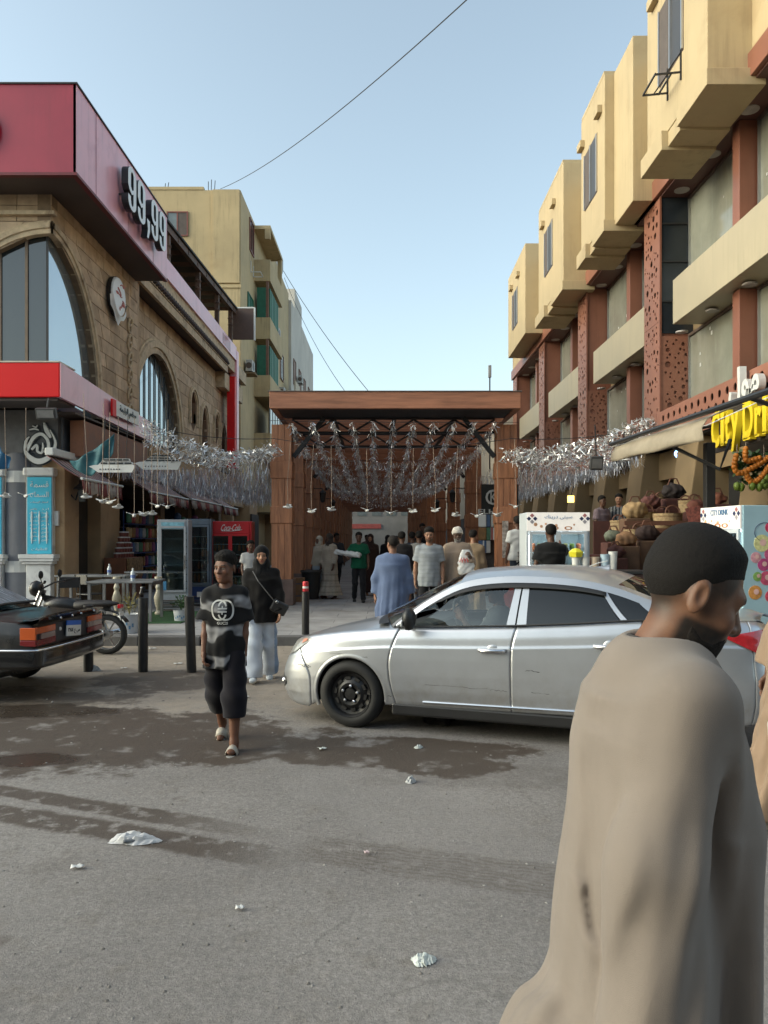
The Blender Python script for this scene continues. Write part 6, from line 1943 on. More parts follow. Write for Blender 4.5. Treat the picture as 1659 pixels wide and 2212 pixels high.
# ---------------------------------------------------------------- foreground man in the beige galabeya, walking to the right
m_robe = MV('galabeya_cotton',0.92,0.12,bump=0.35,bscale=700,sheen=0.15,var=0.08,vscale=9)
def foreground_man():
 F_ = Fig(1.73,1.12,legs=((0.30,0.1),(-0.25,0.2)),arms=((-0.05,0.05,0.08),(0.10,0.04,0.25)),hy=-0.06,hp=0.42,sh_w=0.168,lean=0.125,head=1.03)
 up_v = v3(0,0.008,0.062)
 F_.sho = [a + up_v for a in F_.sho];F_.elb[1] = F_.elb[1] + up_v;F_.nec = F_.nec + up_v;F_.che = F_.che + up_v * 0.7
 F_.elb[0] = F_.sho[0] + v3(-0.018,0.070,-0.265);F_.wri[0] = F_.elb[0] + v3(0.0,0.012,-0.24);F_.adir[0] = v3(0.03,-0.05,-1.0) / np.linalg.norm(v3(0.03,-0.05,-1.0))
 sk = np.array((0.19,0.094,0.056))
 root = thing('person','bearded man in a beige galabeya passing close in front of the silver car','person',(0.47,1.47,-0.005),R(90))
 hs = F_.hs
 hf0 = head_sdf(hs,nose=1.15)
 hf = F_.headf(hf0)
 lo,hi = F_.box()
 hb = (F_.hd - 0.16,F_.hd + 0.16)
 parts = [F_.torso(-0.035)] + [F_.arm(i,0.034,0.030,0.026) for i in (0,1)] + [F_.leg(i) for i in (0,1)] + [F_.foot(i) for i in (0,1)]
 parts.append(cone(F_.nec - v3(0,0.01,0.06),F_.hd - v3(0,-0.015,0.09),0.066,0.058))
 bp = [(union(parts,0.03),lo,hi,0.014),(hf,hb[0] - v3(0,0,.06),hb[1],0.003)]
 for i in (0,1):
  hfun = hand_parts(F_.wri[i],F_.adir[i],(1 if i == 0 else -1,0,0),-1 if i == 0 else 1,0.55,0.97)
  c_ = F_.wri[i] + F_.adir[i] * 0.09
  bp.append((hfun,c_ - 0.135,c_ + 0.135,0.005))
 def colf(p):
  q = F_.headc(p)
  c = head_cols(q,sk,hs,lip=(0.16,0.07,0.055),beard=(0.012,0.010,0.009),beard_amt=1.0,fade=(0.030,0.020,0.015),lip_amt=0.6)
  far_ = np.linalg.norm(q - v3(0,0,-0.02),axis=1) > 0.19
  c[far_] = sk * (1 + 0.08 * vnoise(p[far_],40)[:,None])
  return c
 net_obj('body',bp,m_skin,root,colf)
 def beard(p):
  x,y,z = p[:,0],p[:,1],p[:,2]
  d_ = hf0(p) - 0.0016 * sstep(-0.05 - z,0.0,0.03) - 0.0003 + 0.0010 * np.sin(300 * x) * np.sin(280 * y + 1) * np.sin(310 * z)
  line = np.interp(y,[-0.11,-0.085,-0.06,-0.035,-0.012,0.004,0.012],[-0.043,-0.046,-0.070,-0.070,-0.055,-0.045,-0.04])
  d_ = smax(d_,z - line,0.008)
  d_ = smax(d_,y - np.interp(z,[-0.13,-0.09,-0.05,0.02],[-0.035,-0.005,0.004,0.004]),0.008)
  d_ = smax(d_,np.interp(y,[-0.1,-0.03,0.0],[-0.118,-0.105,-0.085]) - z,0.008)
  d_ = smax(d_,-(y + 0.0965),0.006)
  return smax(d_,-ellip((0,-0.096,-0.0605),(0.021,0.02,0.0105))(p),0.005)
 net_obj('beard',[(F_.headf(beard),hb[0],hb[1],0.003)],m_hair,root,lambda p: np.tile(np.array((0.018,0.014,0.012)),(len(p),1)))
 net_obj('hair',[(F_.headf(hair_sdf(hs,thick=0.005,top=0.009,front=0.060,side=0.008,back=-0.040,curl=0.0007,cs=2.0)),hb[0],hb[1] + .05,0.003)],m_hair,root,lambda p: np.tile(np.array((0.014,0.012,0.011)),(len(p),1)))
 tor = F_.torso(0.012,1.0)
 zs = [0.08,0.45,0.74,0.90,1.20,1.335,1.42]
 sk_ = skirt(zs,[0.30,0.26,0.215,0.20,0.185,0.175,0.15],[0.38,0.32,0.24,0.182,0.176,0.150,0.115],cy=[0.12,0.08,0.018,-0.037,-0.062,-0.048,-0.04],nf=9,amp=0.011,seed=0.7)
 S0,E0,W0 = F_.sho[0],F_.elb[0],F_.wri[0]
 S1,E1,W1 = F_.sho[1],F_.elb[1],F_.wri[1]
 def sleeve(S,E_,W,d_,r0,r1,r2,ext):
  f = union([cone(S,E_,r0,r1),cone(E_,W + d_ * ext,r1,r2)],0.03)
  end = W + d_ * (ext - r2 * 0.4)
  return lambda p: np.maximum(f(p),(p - end) @ d_)
 cut0 = W0 + v3(0,0.0,-0.06);dn0 = v3(0.0,0.12,-1.0) / np.linalg.norm(v3(0.0,0.12,-1.0))
 sl0 = union([cone(S0,E0,0.060,0.074),cone(E0,W0 + v3(0,0,-0.12),0.074,0.096)],0.05)
 ax0 = (E0 - S0) / np.linalg.norm(E0 - S0)
 def slf(p):
  pe_ = p[:,1] - S0[1] - (p[:,2] - S0[2]) * ax0[1] / ax0[2]
  dn_ = sstep(S0[2] - p[:,2],0.05,0.3)
  return dn_ * (0.0045 * np.sin(64 * pe_ + 6 * p[:,2]) + 0.002 * np.sin(120 * pe_ - 9 * p[:,2] + 1))
 s0 = lambda p: np.maximum(sl0(p),(p - cut0) @ dn0);s1 = sleeve(S1,E1,W1,F_.adir[1],0.056,0.062,0.08,0.05)
 nk = ellip(F_.nec + v3(0,-0.015,0.05),v3(0.074,0.088,0.075))
 def yz(u,v): return (0.47 - (u - 835) / 1660 * 1.27,1.72 - (v - 1165) / 1660 * 1.27)
 LN = [([(1330,1520),(1318,1620),(1322,1760),(1312,1900),(1318,2060)],0.015,0.010),([(1300,1600),(1296,1760),(1290,1950)],0.012,0.006),([(1560,1480),(1585,1620),(1600,1800)],0.014,0.006),([(1350,1560),(1340,1750),(1325,1950),(1330,2300)],0.022,0.020),
    ([(1520,1470),(1538,1650),(1562,1850),(1588,2100),(1595,2350)],0.026,0.026),([(1450,1560),(1432,1750),(1418,1950),(1425,2350)],0.020,0.018),
    ([(1488,1540),(1484,1750),(1492,1950),(1500,2350)],0.018,0.016),([(1262,1700),(1258,1900),(1262,2080),(1280,2350)],0.022,0.018),
    ([(1390,1640),(1380,1850),(1372,2050),(1380,2350)],0.017,0.014),([(1545,1560),(1560,1700),(1545,1950),(1550,2350)],0.018,0.014),
    ([(1610,1620),(1625,1800),(1620,2000),(1610,2350)],0.020,0.012),([(1470,1430),(1530,1480),(1570,1570)],0.018,0.007),([(1420,1440),(1380,1500),(1345,1590)],0.016,0.008),([(1440,1470),(1410,1560),(1400,1660)],0.014,0.007)]
 LN = [([yz(*q) for q in pl_],w_ * 0.95,d_ * 0.8) for pl_,w_,d_ in LN]
 def folds(p):
  x,y,z = p[:,0],p[:,1],p[:,2]
  near = sstep(-x,-0.02,0.06)
  low = sstep(1.42 - z,0.0,0.7)
  out = 0.006 * low * np.sin(52 * y + 2.2 * np.sin(3.2 * z + 1) + 1.2 * z) + 0.0025 * np.sin(95 * y + 11 * z + 2 * np.sin(9 * z)) * low
  for pl_,w_,dep in LN:
   dm = np.full(len(p),9.0)
   for (a0,a1),(b0,b1) in zip(pl_[:-1],pl_[1:]):
    ey,ez = b0 - a0,b1 - a1;L2 = ey * ey + ez * ez
    t_ = np.clip(((y - a0) * ey + (z - a1) * ez) / L2,0,1)
    dm = np.minimum(dm,np.hypot(y - a0 - t_ * ey,z - a1 - t_ * ez))
   dep = dep * sstep(pl_[0][1] - z,-0.03,0.16)
   out = out + near * dep * 1.2 * (np.exp(-(dm / w_) ** 2) - 0.45 * np.exp(-((dm - 2.1 * w_) / (1.1 * w_)) ** 2))
  return out
 def rf(p):
  d_ = smin(tor(p),sk_(p),0.06)
  d_ = smin(d_,s1(p),0.022) + folds(p)
  sq = s0(p) + slf(p)
  up_ = sstep(p[:,2],S0[2] - 0.10,S0[2] - 0.02)
  d_ = np.where(up_ > 0.5,smin(d_,sq,0.05),smin(d_,sq,0.009 + 0.041 * sstep(p[:,2],S0[2] - 0.20,S0[2] - 0.06)))
  d_ = np.maximum(d_,0.08 - p[:,2])
  return smax(d_,-nk(p),0.008)
 net_obj('robe',[(rf,lo - .12,hi + .12,0.0075)],m_robe,root,lambda p: np.tile(np.array((0.235,0.197,0.167)),(len(p),1)) * (1 + 0.05 * vnoise(p,7)[:,None]))
 P = []
 for q in range(25):
  a = 2 * pi * q / 24
  P.append((0.066 * math.cos(a),F_.nec[1] - 0.014 + 0.068 * math.sin(a),F_.nec[2] - 0.012 + 0.016 * math.sin(a)))
 O('neck_band',B().tube(P,0.007,6,cap=False),M('neck_trim',(0.045,0.04,0.036),0.8),root,smooth=True)
 return root
foreground_man()
FE2 = Fig(1.72,1.08,legs=((0.3,0.1),(-0.35,0.3)),arms=((0.05,0.10,0.25),(-0.3,0.15,0.1)))
pe = person('man','man in a brown robe cut off by the right edge beside the silver car boot',(2.47,4.55,0),R(80),FE2,(0.14,0.07,0.045),
    dict(hair=dict(thick=0.010,top=0.006,front=0.05,back=-0.05,curl=0.003),robe=dict(col=(0.27,0.19,0.13),sr=0.095,cuff=1.1,amp=0.03,wr=0.008,rx=0.30,ry=0.34,seed=1.9,stride=0.04),hands=((0.6,1,None),(0.6,1,None))),h=0.016,hh=0.008)
pb = thing('carrier_bag','white carrier bag with pink print held by the man at the right edge','bag',(2.24,4.30,0))
net_obj('bag',[(lambda p: bag_mesh(0.20,0.36,0.12,4)(p - v3(0.0,0,0.55)),(-0.2,-0.15,0.5),(0.2,0.15,1.0),0.012)],M('cream_bag',(0.42,0.40,0.37),0.5,var=0.12,scale=8),pb)
O('print',B().obox((-0.01,-0.078,0.72),(0.06,0.01,0.10)),M('pink_print',(0.55,0.25,0.28),0.5),pb)
# ---------------------------------------------------------------- vehicles
def cr(pts,n=8):
 """Catmull-Rom resample of a list of tuples"""
 out = []
 pp = [pts[0]] + list(pts) + [pts[-1]]
 for i in range(1,len(pp) - 2):
  P0,P1,P2,P3 = [np.array(q,float) for q in pp[i - 1:i + 3]]
  for k in range(n):
   t_ = k / n
   out.append(tuple(0.5 * (2 * P1 + (P2 - P0) * t_ + (2 * P0 - 5 * P1 + 4 * P2 - P3) * t_ ** 2 + (-P0 + 3 * P1 - 3 * P2 + P3) * t_ ** 3)))
 out.append(tuple(pts[-1]))
 return out
def interp_fn(pts):
 a = np.array(sorted(pts));return lambda x: float(np.interp(x,a[:,0],a[:,1]))
def paint(name,col,flake=0.0,rough=0.35,metal=0.6,dust=None):
 m,t,b_ = newmat(name)
 tc = t.n('ShaderNodeTexCoord')
 n = t.noise(tc.outputs['Object'],2.5,5,0.6)
 c = t.ramp(n,[(0.3,tuple(x * 0.93 for x in col)),(0.7,tuple(min(1,x * 1.05) for x in col))])
 if dust:
  n2 = t.noise(tc.outputs['Object'],7,6,0.7)
  sp = t.n('ShaderNodeSeparateXYZ');t.l(tc.outputs['Object'],sp.inputs[0])
  lowm = t.smooth(sp.outputs[2],0.75,0.15)
  c = t.mix(t.math('MULTIPLY',t.math('MULTIPLY',t.smooth(n2,0.35,0.75),lowm),0.55),c,dust)
 t.l(c,b_.inputs['Base Color'])
 b_.inputs['Metallic'].default_value = metal;b_.inputs['Roughness'].default_value = rough
 b_.inputs['Coat Weight'].default_value = 0.6;b_.inputs['Coat Roughness'].default_value = 0.08
 return m
m_silver = paint('silver_paint',(0.50,0.52,0.55),rough=0.34,metal=0.7,dust=(0.30,0.26,0.21))
m_tyre = M('tyre_rubber',(0.014,0.014,0.014),0.75,var=0.25,scale=20,world=False)
m_rim = M('black_steel_rim',(0.012,0.012,0.013),0.4,var=0.2,world=False)
m_plast = M('black_plastic',(0.018,0.018,0.019),0.45,var=0.15,world=False)
m_seam = M('seam_dark',(0.004,0.004,0.004),0.8,var=0)
m_chrome = M('chrome',(0.75,0.75,0.76),0.12,1.0,var=0)
def glass_mat(name,tint,alpha_mix,rough=0.02):
 """window glass: a mirror-like coat over a see-through tint"""
 m,t,b_ = newmat(name)
 out = m.node_tree.nodes['Material Output']
 tr = t.n('ShaderNodeBsdfTransparent');tr.inputs[0].default_value = (*tint,1)
 gl = t.n('ShaderNodeBsdfGlossy');gl.inputs[0].default_value = (0.9,0.95,0.95,1);gl.inputs['Roughness'].default_value = rough
 fr = t.n('ShaderNodeFresnel');fr.inputs[0].default_value = 1.5
 f = t.math('ADD',t.math('MULTIPLY',fr.outputs[0],1.0),alpha_mix,clamp=True)
 mx_ = t.n('ShaderNodeMixShader')
 t.l(f,mx_.inputs[0]);t.l(tr.outputs[0],mx_.inputs[1]);t.l(gl.outputs[0],mx_.inputs[2]);t.l(mx_.outputs[0],out.inputs[0])
 return m
m_cglass = glass_mat('car_window_glass',(0.86,0.92,0.90),0.05)
m_tint = M('tinted_glass',(0.010,0.011,0.012),0.03,var=0,spec=0.7)
def wheel(par,x,y,r=0.31,wd=0.205,mat_rim=None,side=1):
 """wheel whose outer face looks along +side*Y"""
 w_ = thing('wheel',None,None,(x,y,r));w_.parent = par
 prof = [(r * 0.66,-wd / 2),(r * 0.86,-wd / 2),(r * 0.97,-wd / 2 + 0.03),(r,-wd / 2 + 0.06),(r,wd / 2 - 0.06),(r * 0.97,wd / 2 - 0.03),(r * 0.86,wd / 2),(r * 0.70,wd / 2),(r * 0.66,wd / 2 - 0.02)]
 O('tyre',B().lathe(prof,n=60,axis='y',cap=False),m_tyre,w_,smooth=True,fixn=True)
 s = side
 pr = [(r * 0.67,wd / 2 * s),(r * 0.64,wd / 2 * s - 0.012 * s),(r * 0.60,wd / 2 * s - 0.045 * s),(r * 0.50,wd / 2 * s - 0.055 * s),(r * 0.40,wd / 2 * s - 0.035 * s),(r * 0.33,wd / 2 * s - 0.02 * s),(r * 0.24,wd / 2 * s - 0.028 * s),(r * 0.19,wd / 2 * s - 0.05 * s),(r * 0.17,wd / 2 * s - 0.02 * s),(0.0,wd / 2 * s - 0.018 * s)]
 rim = O('rim',B().lathe(pr,n=40,axis='y',cap=False),mat_rim or m_rim,w_,smooth='auto',fixn=True)
 for k in range(10):
  a = 2 * pi * k / 10 + 0.15
  O('vent_slot',B().obox((r * 0.47 * math.cos(a),wd / 2 * s - 0.045 * s,r * 0.47 * math.sin(a)),(0.05,0.03,0.026),ry=-a + pi / 2),M('rim_slot',(0.05,0.05,0.05),0.3,0.5,var=0),rim)
 for k in range(5):
  a = 2 * pi * k / 5 + 0.4
  O('wheel_nut',B().lathe([(0.014,0.0),(0.014,0.022 * s),(0.007,0.028 * s)],(r * 0.24 * math.cos(a),wd / 2 * s - 0.03 * s,r * 0.24 * math.sin(a)),6,axis='y'),m_chrome if k % 2 else m_alu,rim,fixn=True)
 return w_
def silver_car():
 C_ = thing('silver_sedan','silver sedan with dented bumper and black steel wheels crossing the road','car',(-0.041,7.808,0),R(160))
 WB = 2.65
 plan = cr([(0.875,0.0),(0.872,0.25),(0.835,0.50),(0.745,0.68),(0.58,0.79),(0.35,0.845),(0.05,0.872),(-0.45,0.882),(-1.5,0.888),(-2.4,0.885),(-2.9,0.865),(-3.25,0.815),(-3.45,0.72),(-3.56,0.55),(-3.61,0.30),(-3.62,0.0)],10)
 A = np.array(plan);seg = np.r_[0,np.cumsum(np.linalg.norm(np.diff(A,axis=0),axis=1))]
 NS = 190
 sv = np.linspace(0,seg[-1],NS)
 px,py = np.interp(sv,seg,A[:,0]),np.interp(sv,seg,A[:,1])
 ztop = interp_fn([(0.875,0.665),(0.80,0.715),(0.66,0.775),(0.42,0.822),(0.1,0.872),(-0.25,0.912),(-0.44,0.928),(-1.0,0.952),(-1.5,0.978),(-2.0,1.015),(-2.4,1.052),(-2.75,1.075),(-3.1,1.083),(-3.45,1.07),(-3.62,1.03)])
 zbot = interp_fn([(0.875,0.16),(0.45,0.155),(0.36,0.20),(-0.36,0.235),(-2.2,0.265),(-2.3,0.25),(-3.0,0.24),(-3.62,0.28)])
 tt = sorted(set(list(np.linspace(0,1,44)) + [0.745,0.775,0.985]))
 inset = interp_fn([(0,0.035),(0.05,0.018),(0.2,0.004),(0.4,-0.004),(0.6,-0.002),(0.745,0.006),(0.775,0.016),(0.87,0.028),(0.96,0.052),(1.0,0.085)])
 nose = lambda x: np.clip((x - 0.45) / 0.43,0,1)
 def sp(x0,y0,t_):
  z = zbot(x0) + (ztop(x0) - zbot(x0)) * t_
  i_ = inset(t_)
  nx = nose(x0);tl = np.clip((-x0 - 3.1) / 0.5,0,1)
  i_ = i_ + nx * np.interp(t_,[0,.2,.5,.62,.8,1.0],[0.05,0.0,0.0,0.02,0.06,0.10]) + tl * np.interp(t_,[0,.2,.45,.6,1.0],[0.06,0.0,0.01,0.05,0.08])
  cx_ = np.clip(x0,-3.0,0.30)
  dx,dy = x0 - cx_,y0
  L = math.hypot(dx,dy) or 1
  return (x0 - dx / L * i_,y0 - dy / L * i_ * (1 if y0 > 0.02 else 0),z)
 dl = lambda z: float(np.interp(z,[0.2,0.45,0.62,0.75,0.95],[-0.46,-0.39,-0.375,-0.40,-0.48]))
 bl = lambda z: float(np.interp(z,[0.2,0.5,0.8,1.0],[-1.485,-1.478,-1.475,-1.52]))
 rl = lambda z: float(np.interp(z,[0.2,0.32,0.55,0.75,0.95,1.08],[-2.18,-2.20,-2.36,-2.50,-2.56,-2.52]))
 fb = lambda z: float(np.interp(z,[0.15,0.45,0.56,0.7,0.8],[0.41,0.40,0.47,0.58,0.62]))
 rb_ = lambda z: -3.36
 def soft(f):
  zz_ = np.linspace(0.1,1.15,60);xx_ = np.array([f(z) for z in zz_])
  for _ in range(10): xx_[1:-1] = 0.25 * xx_[:-2] + 0.5 * xx_[1:-1] + 0.25 * xx_[2:]
  return lambda z: float(np.interp(z,zz_,xx_))
 dl,bl,rl,fb = soft(dl),soft(bl),soft(rl),soft(fb)
 lines = [('front_bumper',None,fb),('front_wing',fb,dl),('front_door',dl,bl),('rear_door',bl,rl),('rear_wing',rl,rb_),('rear_bumper',rb_,None)]
 S_of = lambda x0: float(np.interp(-x0,-px,sv))
 for mir in (1,-1):
  for nm,La,Lb in lines:
   rows = []
   for t_ in tt:
    row = []
    def s_at(Lf,end):
     if Lf is None: return end
     x0 = Lf(0.6)
     for _ in range(6):
      z = zbot(x0) + (ztop(x0) - zbot(x0)) * t_
      x0 = Lf(z)
     return S_of(x0)
    sa,sb_ = s_at(La,0.0),s_at(Lb,seg[-1])
    g = 0.003
    sa,sb_ = sa + (g if La else 0),sb_ - (g if Lb else 0)
    n = max(6,int((S_of(Lb(0.6)) if Lb else seg[-1]) / 0.017 - (S_of(La(0.6)) if La else 0) / 0.017))
    for q in range(n + 1):
     s_ = sa + (sb_ - sa) * q / n
     x0,y0 = float(np.interp(s_,sv,px)),float(np.interp(s_,sv,py))
     x_,y_,z_ = sp(x0,y0,t_)
     row.append((x_,y_ * mir,z_))
    rows.append(row)
   bb = B().grid(rows)
   for wx in (0.0,-WB):
    Ra = 0.345
    V_ = bb.v
    ins = [(math.hypot(x - wx,z - 0.305) < Ra) for x,y,z in V_]
    bb.f = [f for f in bb.f if not all(ins[i] for i in f)]
    used = set(i for f in bb.f for i in f)
    for i in used:
     x,y,z = V_[i];d_ = math.hypot(x - wx,z - 0.305)
     if d_ < Ra and d_ > 0.05:
      V_[i] = (wx + (x - wx) / d_ * Ra,y,0.305 + (z - 0.305) / d_ * Ra)
    bb.mi = [0] * len(bb.f)
   me = bb.mesh(nm)
   bm = bmesh.new();bm.from_mesh(me)
   bmesh.ops.delete(bm,geom=[v for v in bm.verts if not v.link_faces],context='VERTS')
   bm.to_mesh(me);bm.free()
   o = O(nm,me,m_silver,C_,smooth=True,fixn=False,solid=0.0)
   if sum(p_.normal.y * p_.area for p_ in me.polygons) * mir < 0:
    me.flip_normals()
   md = o.modifiers.new('solid','SOLIDIFY');md.thickness = 0.012;md.offset = -1
  for wx in (0.0,-WB):
   rows = []
   for q in range(25):
    a = -0.25 + (pi + 0.5) * q / 24
    x_,z_ = wx + 0.345 * math.cos(a),0.305 + 0.345 * math.sin(a)
    yo = float(np.interp(S_of(np.clip(x_,-3.6,.86)),sv,py))
    rows.append([(x_,(yo - 0.03) * mir,z_),(x_,0.52 * mir,z_)])
   O('wheel_well',B().grid(rows),m_plast,C_,smooth=True)
   lip = []
   for q in range(41):
    a = -0.36 + (pi + 0.46) * q / 40
    row = []
    for ra,off in ((0.338,-0.02),(0.338,0.002),(0.354,0.005),(0.372,0.001)):
     x_,z_ = wx + ra * math.cos(a),0.305 + ra * math.sin(a)
     x0 = float(np.clip(x_,-3.6,.86));yo = float(np.interp(S_of(x0),sv,py))
     p_ = sp(x0,yo,float(np.clip((z_ - zbot(x0)) / (ztop(x0) - zbot(x0)),0,1)))
     row.append((x_,(p_[1] + off) * mir,z_))
    lip.append(row)
   O('arch_lip',B().grid(lip),m_silver,C_,smooth=True,fixn=True)
   wheel(C_,wx,0.775 * mir,0.31,0.20,side=mir)
  O('sill',B().box(-2.24,-0.40,*(sorted((0.72 * mir,0.862 * mir))),0.155,0.262),m_plast,C_,bevel=0.02)
  pts = [(x_,(float(np.interp(S_of(x_),sv,py)) - 0.012) * mir,0.292 + 0.018 * (-x_ - 0.7) / 1.4) for x_ in np.linspace(-0.70,-2.15,10)]
  O('door_trim',B().tube(pts,0.010,6),m_chrome,C_)
  for xh,zh in ((-1.32,0.772),(-2.28,0.85)):
   yh = float(np.interp(S_of(xh),sv,py))
   h_ = O('door_handle',B().tube([(xh + 0.115,(yh - 0.012) * mir,zh),(xh + 0.09,(yh + 0.026) * mir,zh),(xh - 0.09,(yh + 0.026) * mir,zh + .004),(xh - 0.115,(yh - 0.012) * mir,zh + .004)],0.018,8),m_chrome,C_,smooth=True)
   O('handle_cup',B().lathe([(0.052,0.0),(0.045,0.004 * mir),(0.0,0.005 * mir)],(xh,(yh - 0.014) * mir,zh),20,axis='y',cap=False),m_silver,h_,fixn=True,smooth=True)
 O('underbody',B().box(-3.1,0.50,-0.62,0.62,0.19,0.27),m_plast,C_)
 O('inner_shell',B().box(-2.95,-0.42,-0.76,0.76,0.28,0.86),m_seam,C_)
 O('boot_floor',B().box(-3.40,-2.951,-0.58,0.58,0.32,0.86),m_seam,C_)
 O('engine_bay',B().box(-0.40,0.62,-0.50,0.50,0.25,0.72),m_seam,C_)
 def top_edge(x):
  """half width of the body's top edge at x"""
  best = None
  xs,ys = [],[]
  for s_ in np.linspace(0,seg[-1],260):
   x0,y0 = float(np.interp(s_,sv,px)),float(np.interp(s_,sv,py))
   q = sp(x0,y0,1.0);xs.append(q[0]);ys.append(q[1])
  return np.array(xs),np.array(ys)
 tx,ty = top_edge(0)
 def ye(x): return float(np.interp(-x,-tx,ty))
 zc = interp_fn([(0.78,0.675),(0.70,0.735),(0.60,0.782),(0.42,0.845),(0.2,0.892),(-0.05,0.945),(-0.25,0.985),(-0.45,0.995)])
 rows = []
 for x in np.concatenate([np.linspace(0.772,0.6,10),np.linspace(0.57,-0.40,24)]):
  w_ = ye(x);row = []
  zt_ = ztop(min(x + 0.06,0.875))
  for q in range(21):
   v_ = -1 + 2 * q / 20
   crown = (1 - abs(v_) ** 2.6)
   row.append((x + 0.05 * (1 - v_ * v_) * np.clip((x - .4) / .35,0,1),w_ * v_,zt_ + (max(zc(x),zt_) - zt_) * crown + 0.012 * math.exp(-((abs(v_) - 0.62) / 0.12) ** 2) * np.clip((0.6 - x) / .4,0,1)))
  rows.append(row)
 O('bonnet',B().grid(rows),m_silver,C_,smooth=True,fixn=True)
 zc2 = interp_fn([(-2.95,1.10),(-3.1,1.108),(-3.3,1.10),(-3.54,1.075)])
 rows = []
 for x in np.linspace(-2.62,-3.54,16):
  w_ = ye(x);row = []
  for q in range(17):
   v_ = -1 + 2 * q / 16
   row.append((x - 0.03 * (1 - v_ * v_) * np.clip((-x - 3.2) / .3,0,1),w_ * v_,ztop(x) + (max(zc2(x),ztop(x)) - ztop(x)) * (1 - abs(v_) ** 3)))
  rows.append(row)
 O('boot_lid',B().grid(rows),m_silver,C_,smooth=True,fixn=True)
 rail = cr([(-0.40,0.80,0.935),(-0.55,0.765,1.06),(-0.72,0.715,1.185),(-0.98,0.645,1.325),(-1.25,0.612,1.383),(-1.6,0.60,1.398),(-2.0,0.60,1.376),(-2.3,0.61,1.318),(-2.62,0.655,1.21),(-2.98,0.715,1.085)],6)
 cent = cr([(-0.12,0,1.005),(-0.33,0,1.115),(-0.56,0,1.235),(-0.96,0,1.418),(-1.3,0,1.462),(-1.75,0,1.482),(-2.15,0,1.458),(-2.44,0,1.39),(-2.75,0,1.255),(-3.05,0,1.105)],6)
 def arc(i,v_,f=1.0):
  a,c_ = np.array(rail[i]),np.array(cent[i])
  s_ = abs(v_)
  return (c_[0] + (a[0] - c_[0]) * s_ ** 1.8,a[1] * v_,c_[2] + (a[2] - c_[2]) * s_ ** 2.4)
 N_ = len(rail)
 def skin(i0,i1,v0,v1,nv=14):
  return [[arc(i,v0 + (v1 - v0) * q / nv) for q in range(nv + 1)] for i in range(i0,i1 + 1)]
 iw = 18
 O('windscreen',B().grid(skin(0,iw,-0.93,0.93)),m_cglass,C_,smooth=True,fixn=True)
 for s_ in (1,-1):
  O('windscreen_pillar',B().grid(skin(0,iw,0.93 * s_,1.0 * s_,3)),m_silver,C_,smooth=True,fixn=True)
 O('roof',B().grid(skin(iw,42,-1,1,20)),m_silver,C_,smooth=True,fixn=True)
 O('rear_screen',B().grid(skin(42,N_ - 1,-0.88,0.88)),m_tint,C_,smooth=True,fixn=True)
 for s_ in (1,-1):
  O('rear_pillar',B().grid(skin(42,N_ - 1,0.88 * s_,1.0 * s_,3)),m_silver,C_,smooth=True,fixn=True)
 R_ = np.array(rail)
 rz = lambda x: float(np.interp(-x,-R_[:,0],R_[:,2]));ry = lambda x: float(np.interp(-x,-R_[:,0],R_[:,1]))
 belt = lambda x: ztop(x) - 0.0
 yb_ = lambda x: ye(x) + 0.005
 def G(x,f,out=0.0,m_=1):
  """side glass surface: f=0 at the belt, 1 at the rail"""
  z0,z1 = belt(x),rz(x);y0,y1 = yb_(x),ry(x)
  bul = 0.018 * math.sin(pi * np.clip(f,0,1))
  return (x,(y0 + (y1 - y0) * f + bul + out) * m_,z0 + (z1 - z0) * f)
 def quadstrip(xs,f0,f1,out,m_,nf=6):
  return [[G(x,f0(x) + (f1(x) - f0(x)) * q / nf,out,m_) for q in range(nf + 1)] for x in xs]
 ftop = lambda x: max(0.02,1 - 0.055 / max(rz(x) - belt(x),0.03))
 def slant(xb,xt):
  """strip boundary that leans: x depends on f"""
  return lambda f: xb + (xt - xb) * f
 def lean_strip(La,Lb,out,m_,n=12,fmin=0.0,fmaxf=None):
  rows = []
  for q in range(n + 1):
   f = fmin + (1 - fmin) * q / n
   row = []
   for j in range(n + 1):
    x = La(f) + (Lb(f) - La(f)) * j / n
    ff = min(f * ftop(x),ftop(x))
    row.append(G(x,ff,out,m_))
   rows.append(row)
  return rows
 for m_ in (1,-1):
  O('roof_rail',B().grid(quadstrip(np.linspace(-0.43,-2.95,46),ftop,lambda x: 1.0,0.002,m_,3)),m_silver,C_,smooth=True,fixn=True)
  O('front_side_window',B().grid(lean_strip(slant(-0.50,-1.0),slant(-1.43,-1.49),-0.004,m_,16)),m_cglass,C_,smooth=True,fixn=True)
  O('mirror_base',B().grid([[G(-0.43 - 0.17 * f_ * 1.0,f_ * ftop(-0.6) * 0.8,0.0,m_),G(-0.60 - 0.02 * f_,f_ * ftop(-0.62) * 0.98,0.0,m_)] for f_ in (0,.3,.6,1)]),m_plast,C_,fixn=True)
  O('centre_pillar',B().grid(lean_strip(slant(-1.425,-1.485),slant(-1.498,-1.535),0.004,m_,6)),m_silver,C_,smooth=True,fixn=True)
  O('centre_pillar',B().grid(lean_strip(slant(-1.512,-1.55),slant(-1.595,-1.60),0.004,m_,6)),m_silver,C_,smooth=True,fixn=True)
  O('pillar_gap',B().grid(lean_strip(slant(-1.49,-1.53),slant(-1.52,-1.56),-0.006,m_,4)),m_seam,C_,fixn=True)
  O('rear_side_window',B().grid(lean_strip(slant(-1.58,-1.59),slant(-2.36,-2.20),-0.002,m_,14)),m_tint,C_,smooth=True,fixn=True)
  O('window_pillar',B().grid(lean_strip(slant(-2.375,-2.20),slant(-2.425,-2.245),0.005,m_,8)),m_silver,C_,smooth=True,fixn=True)
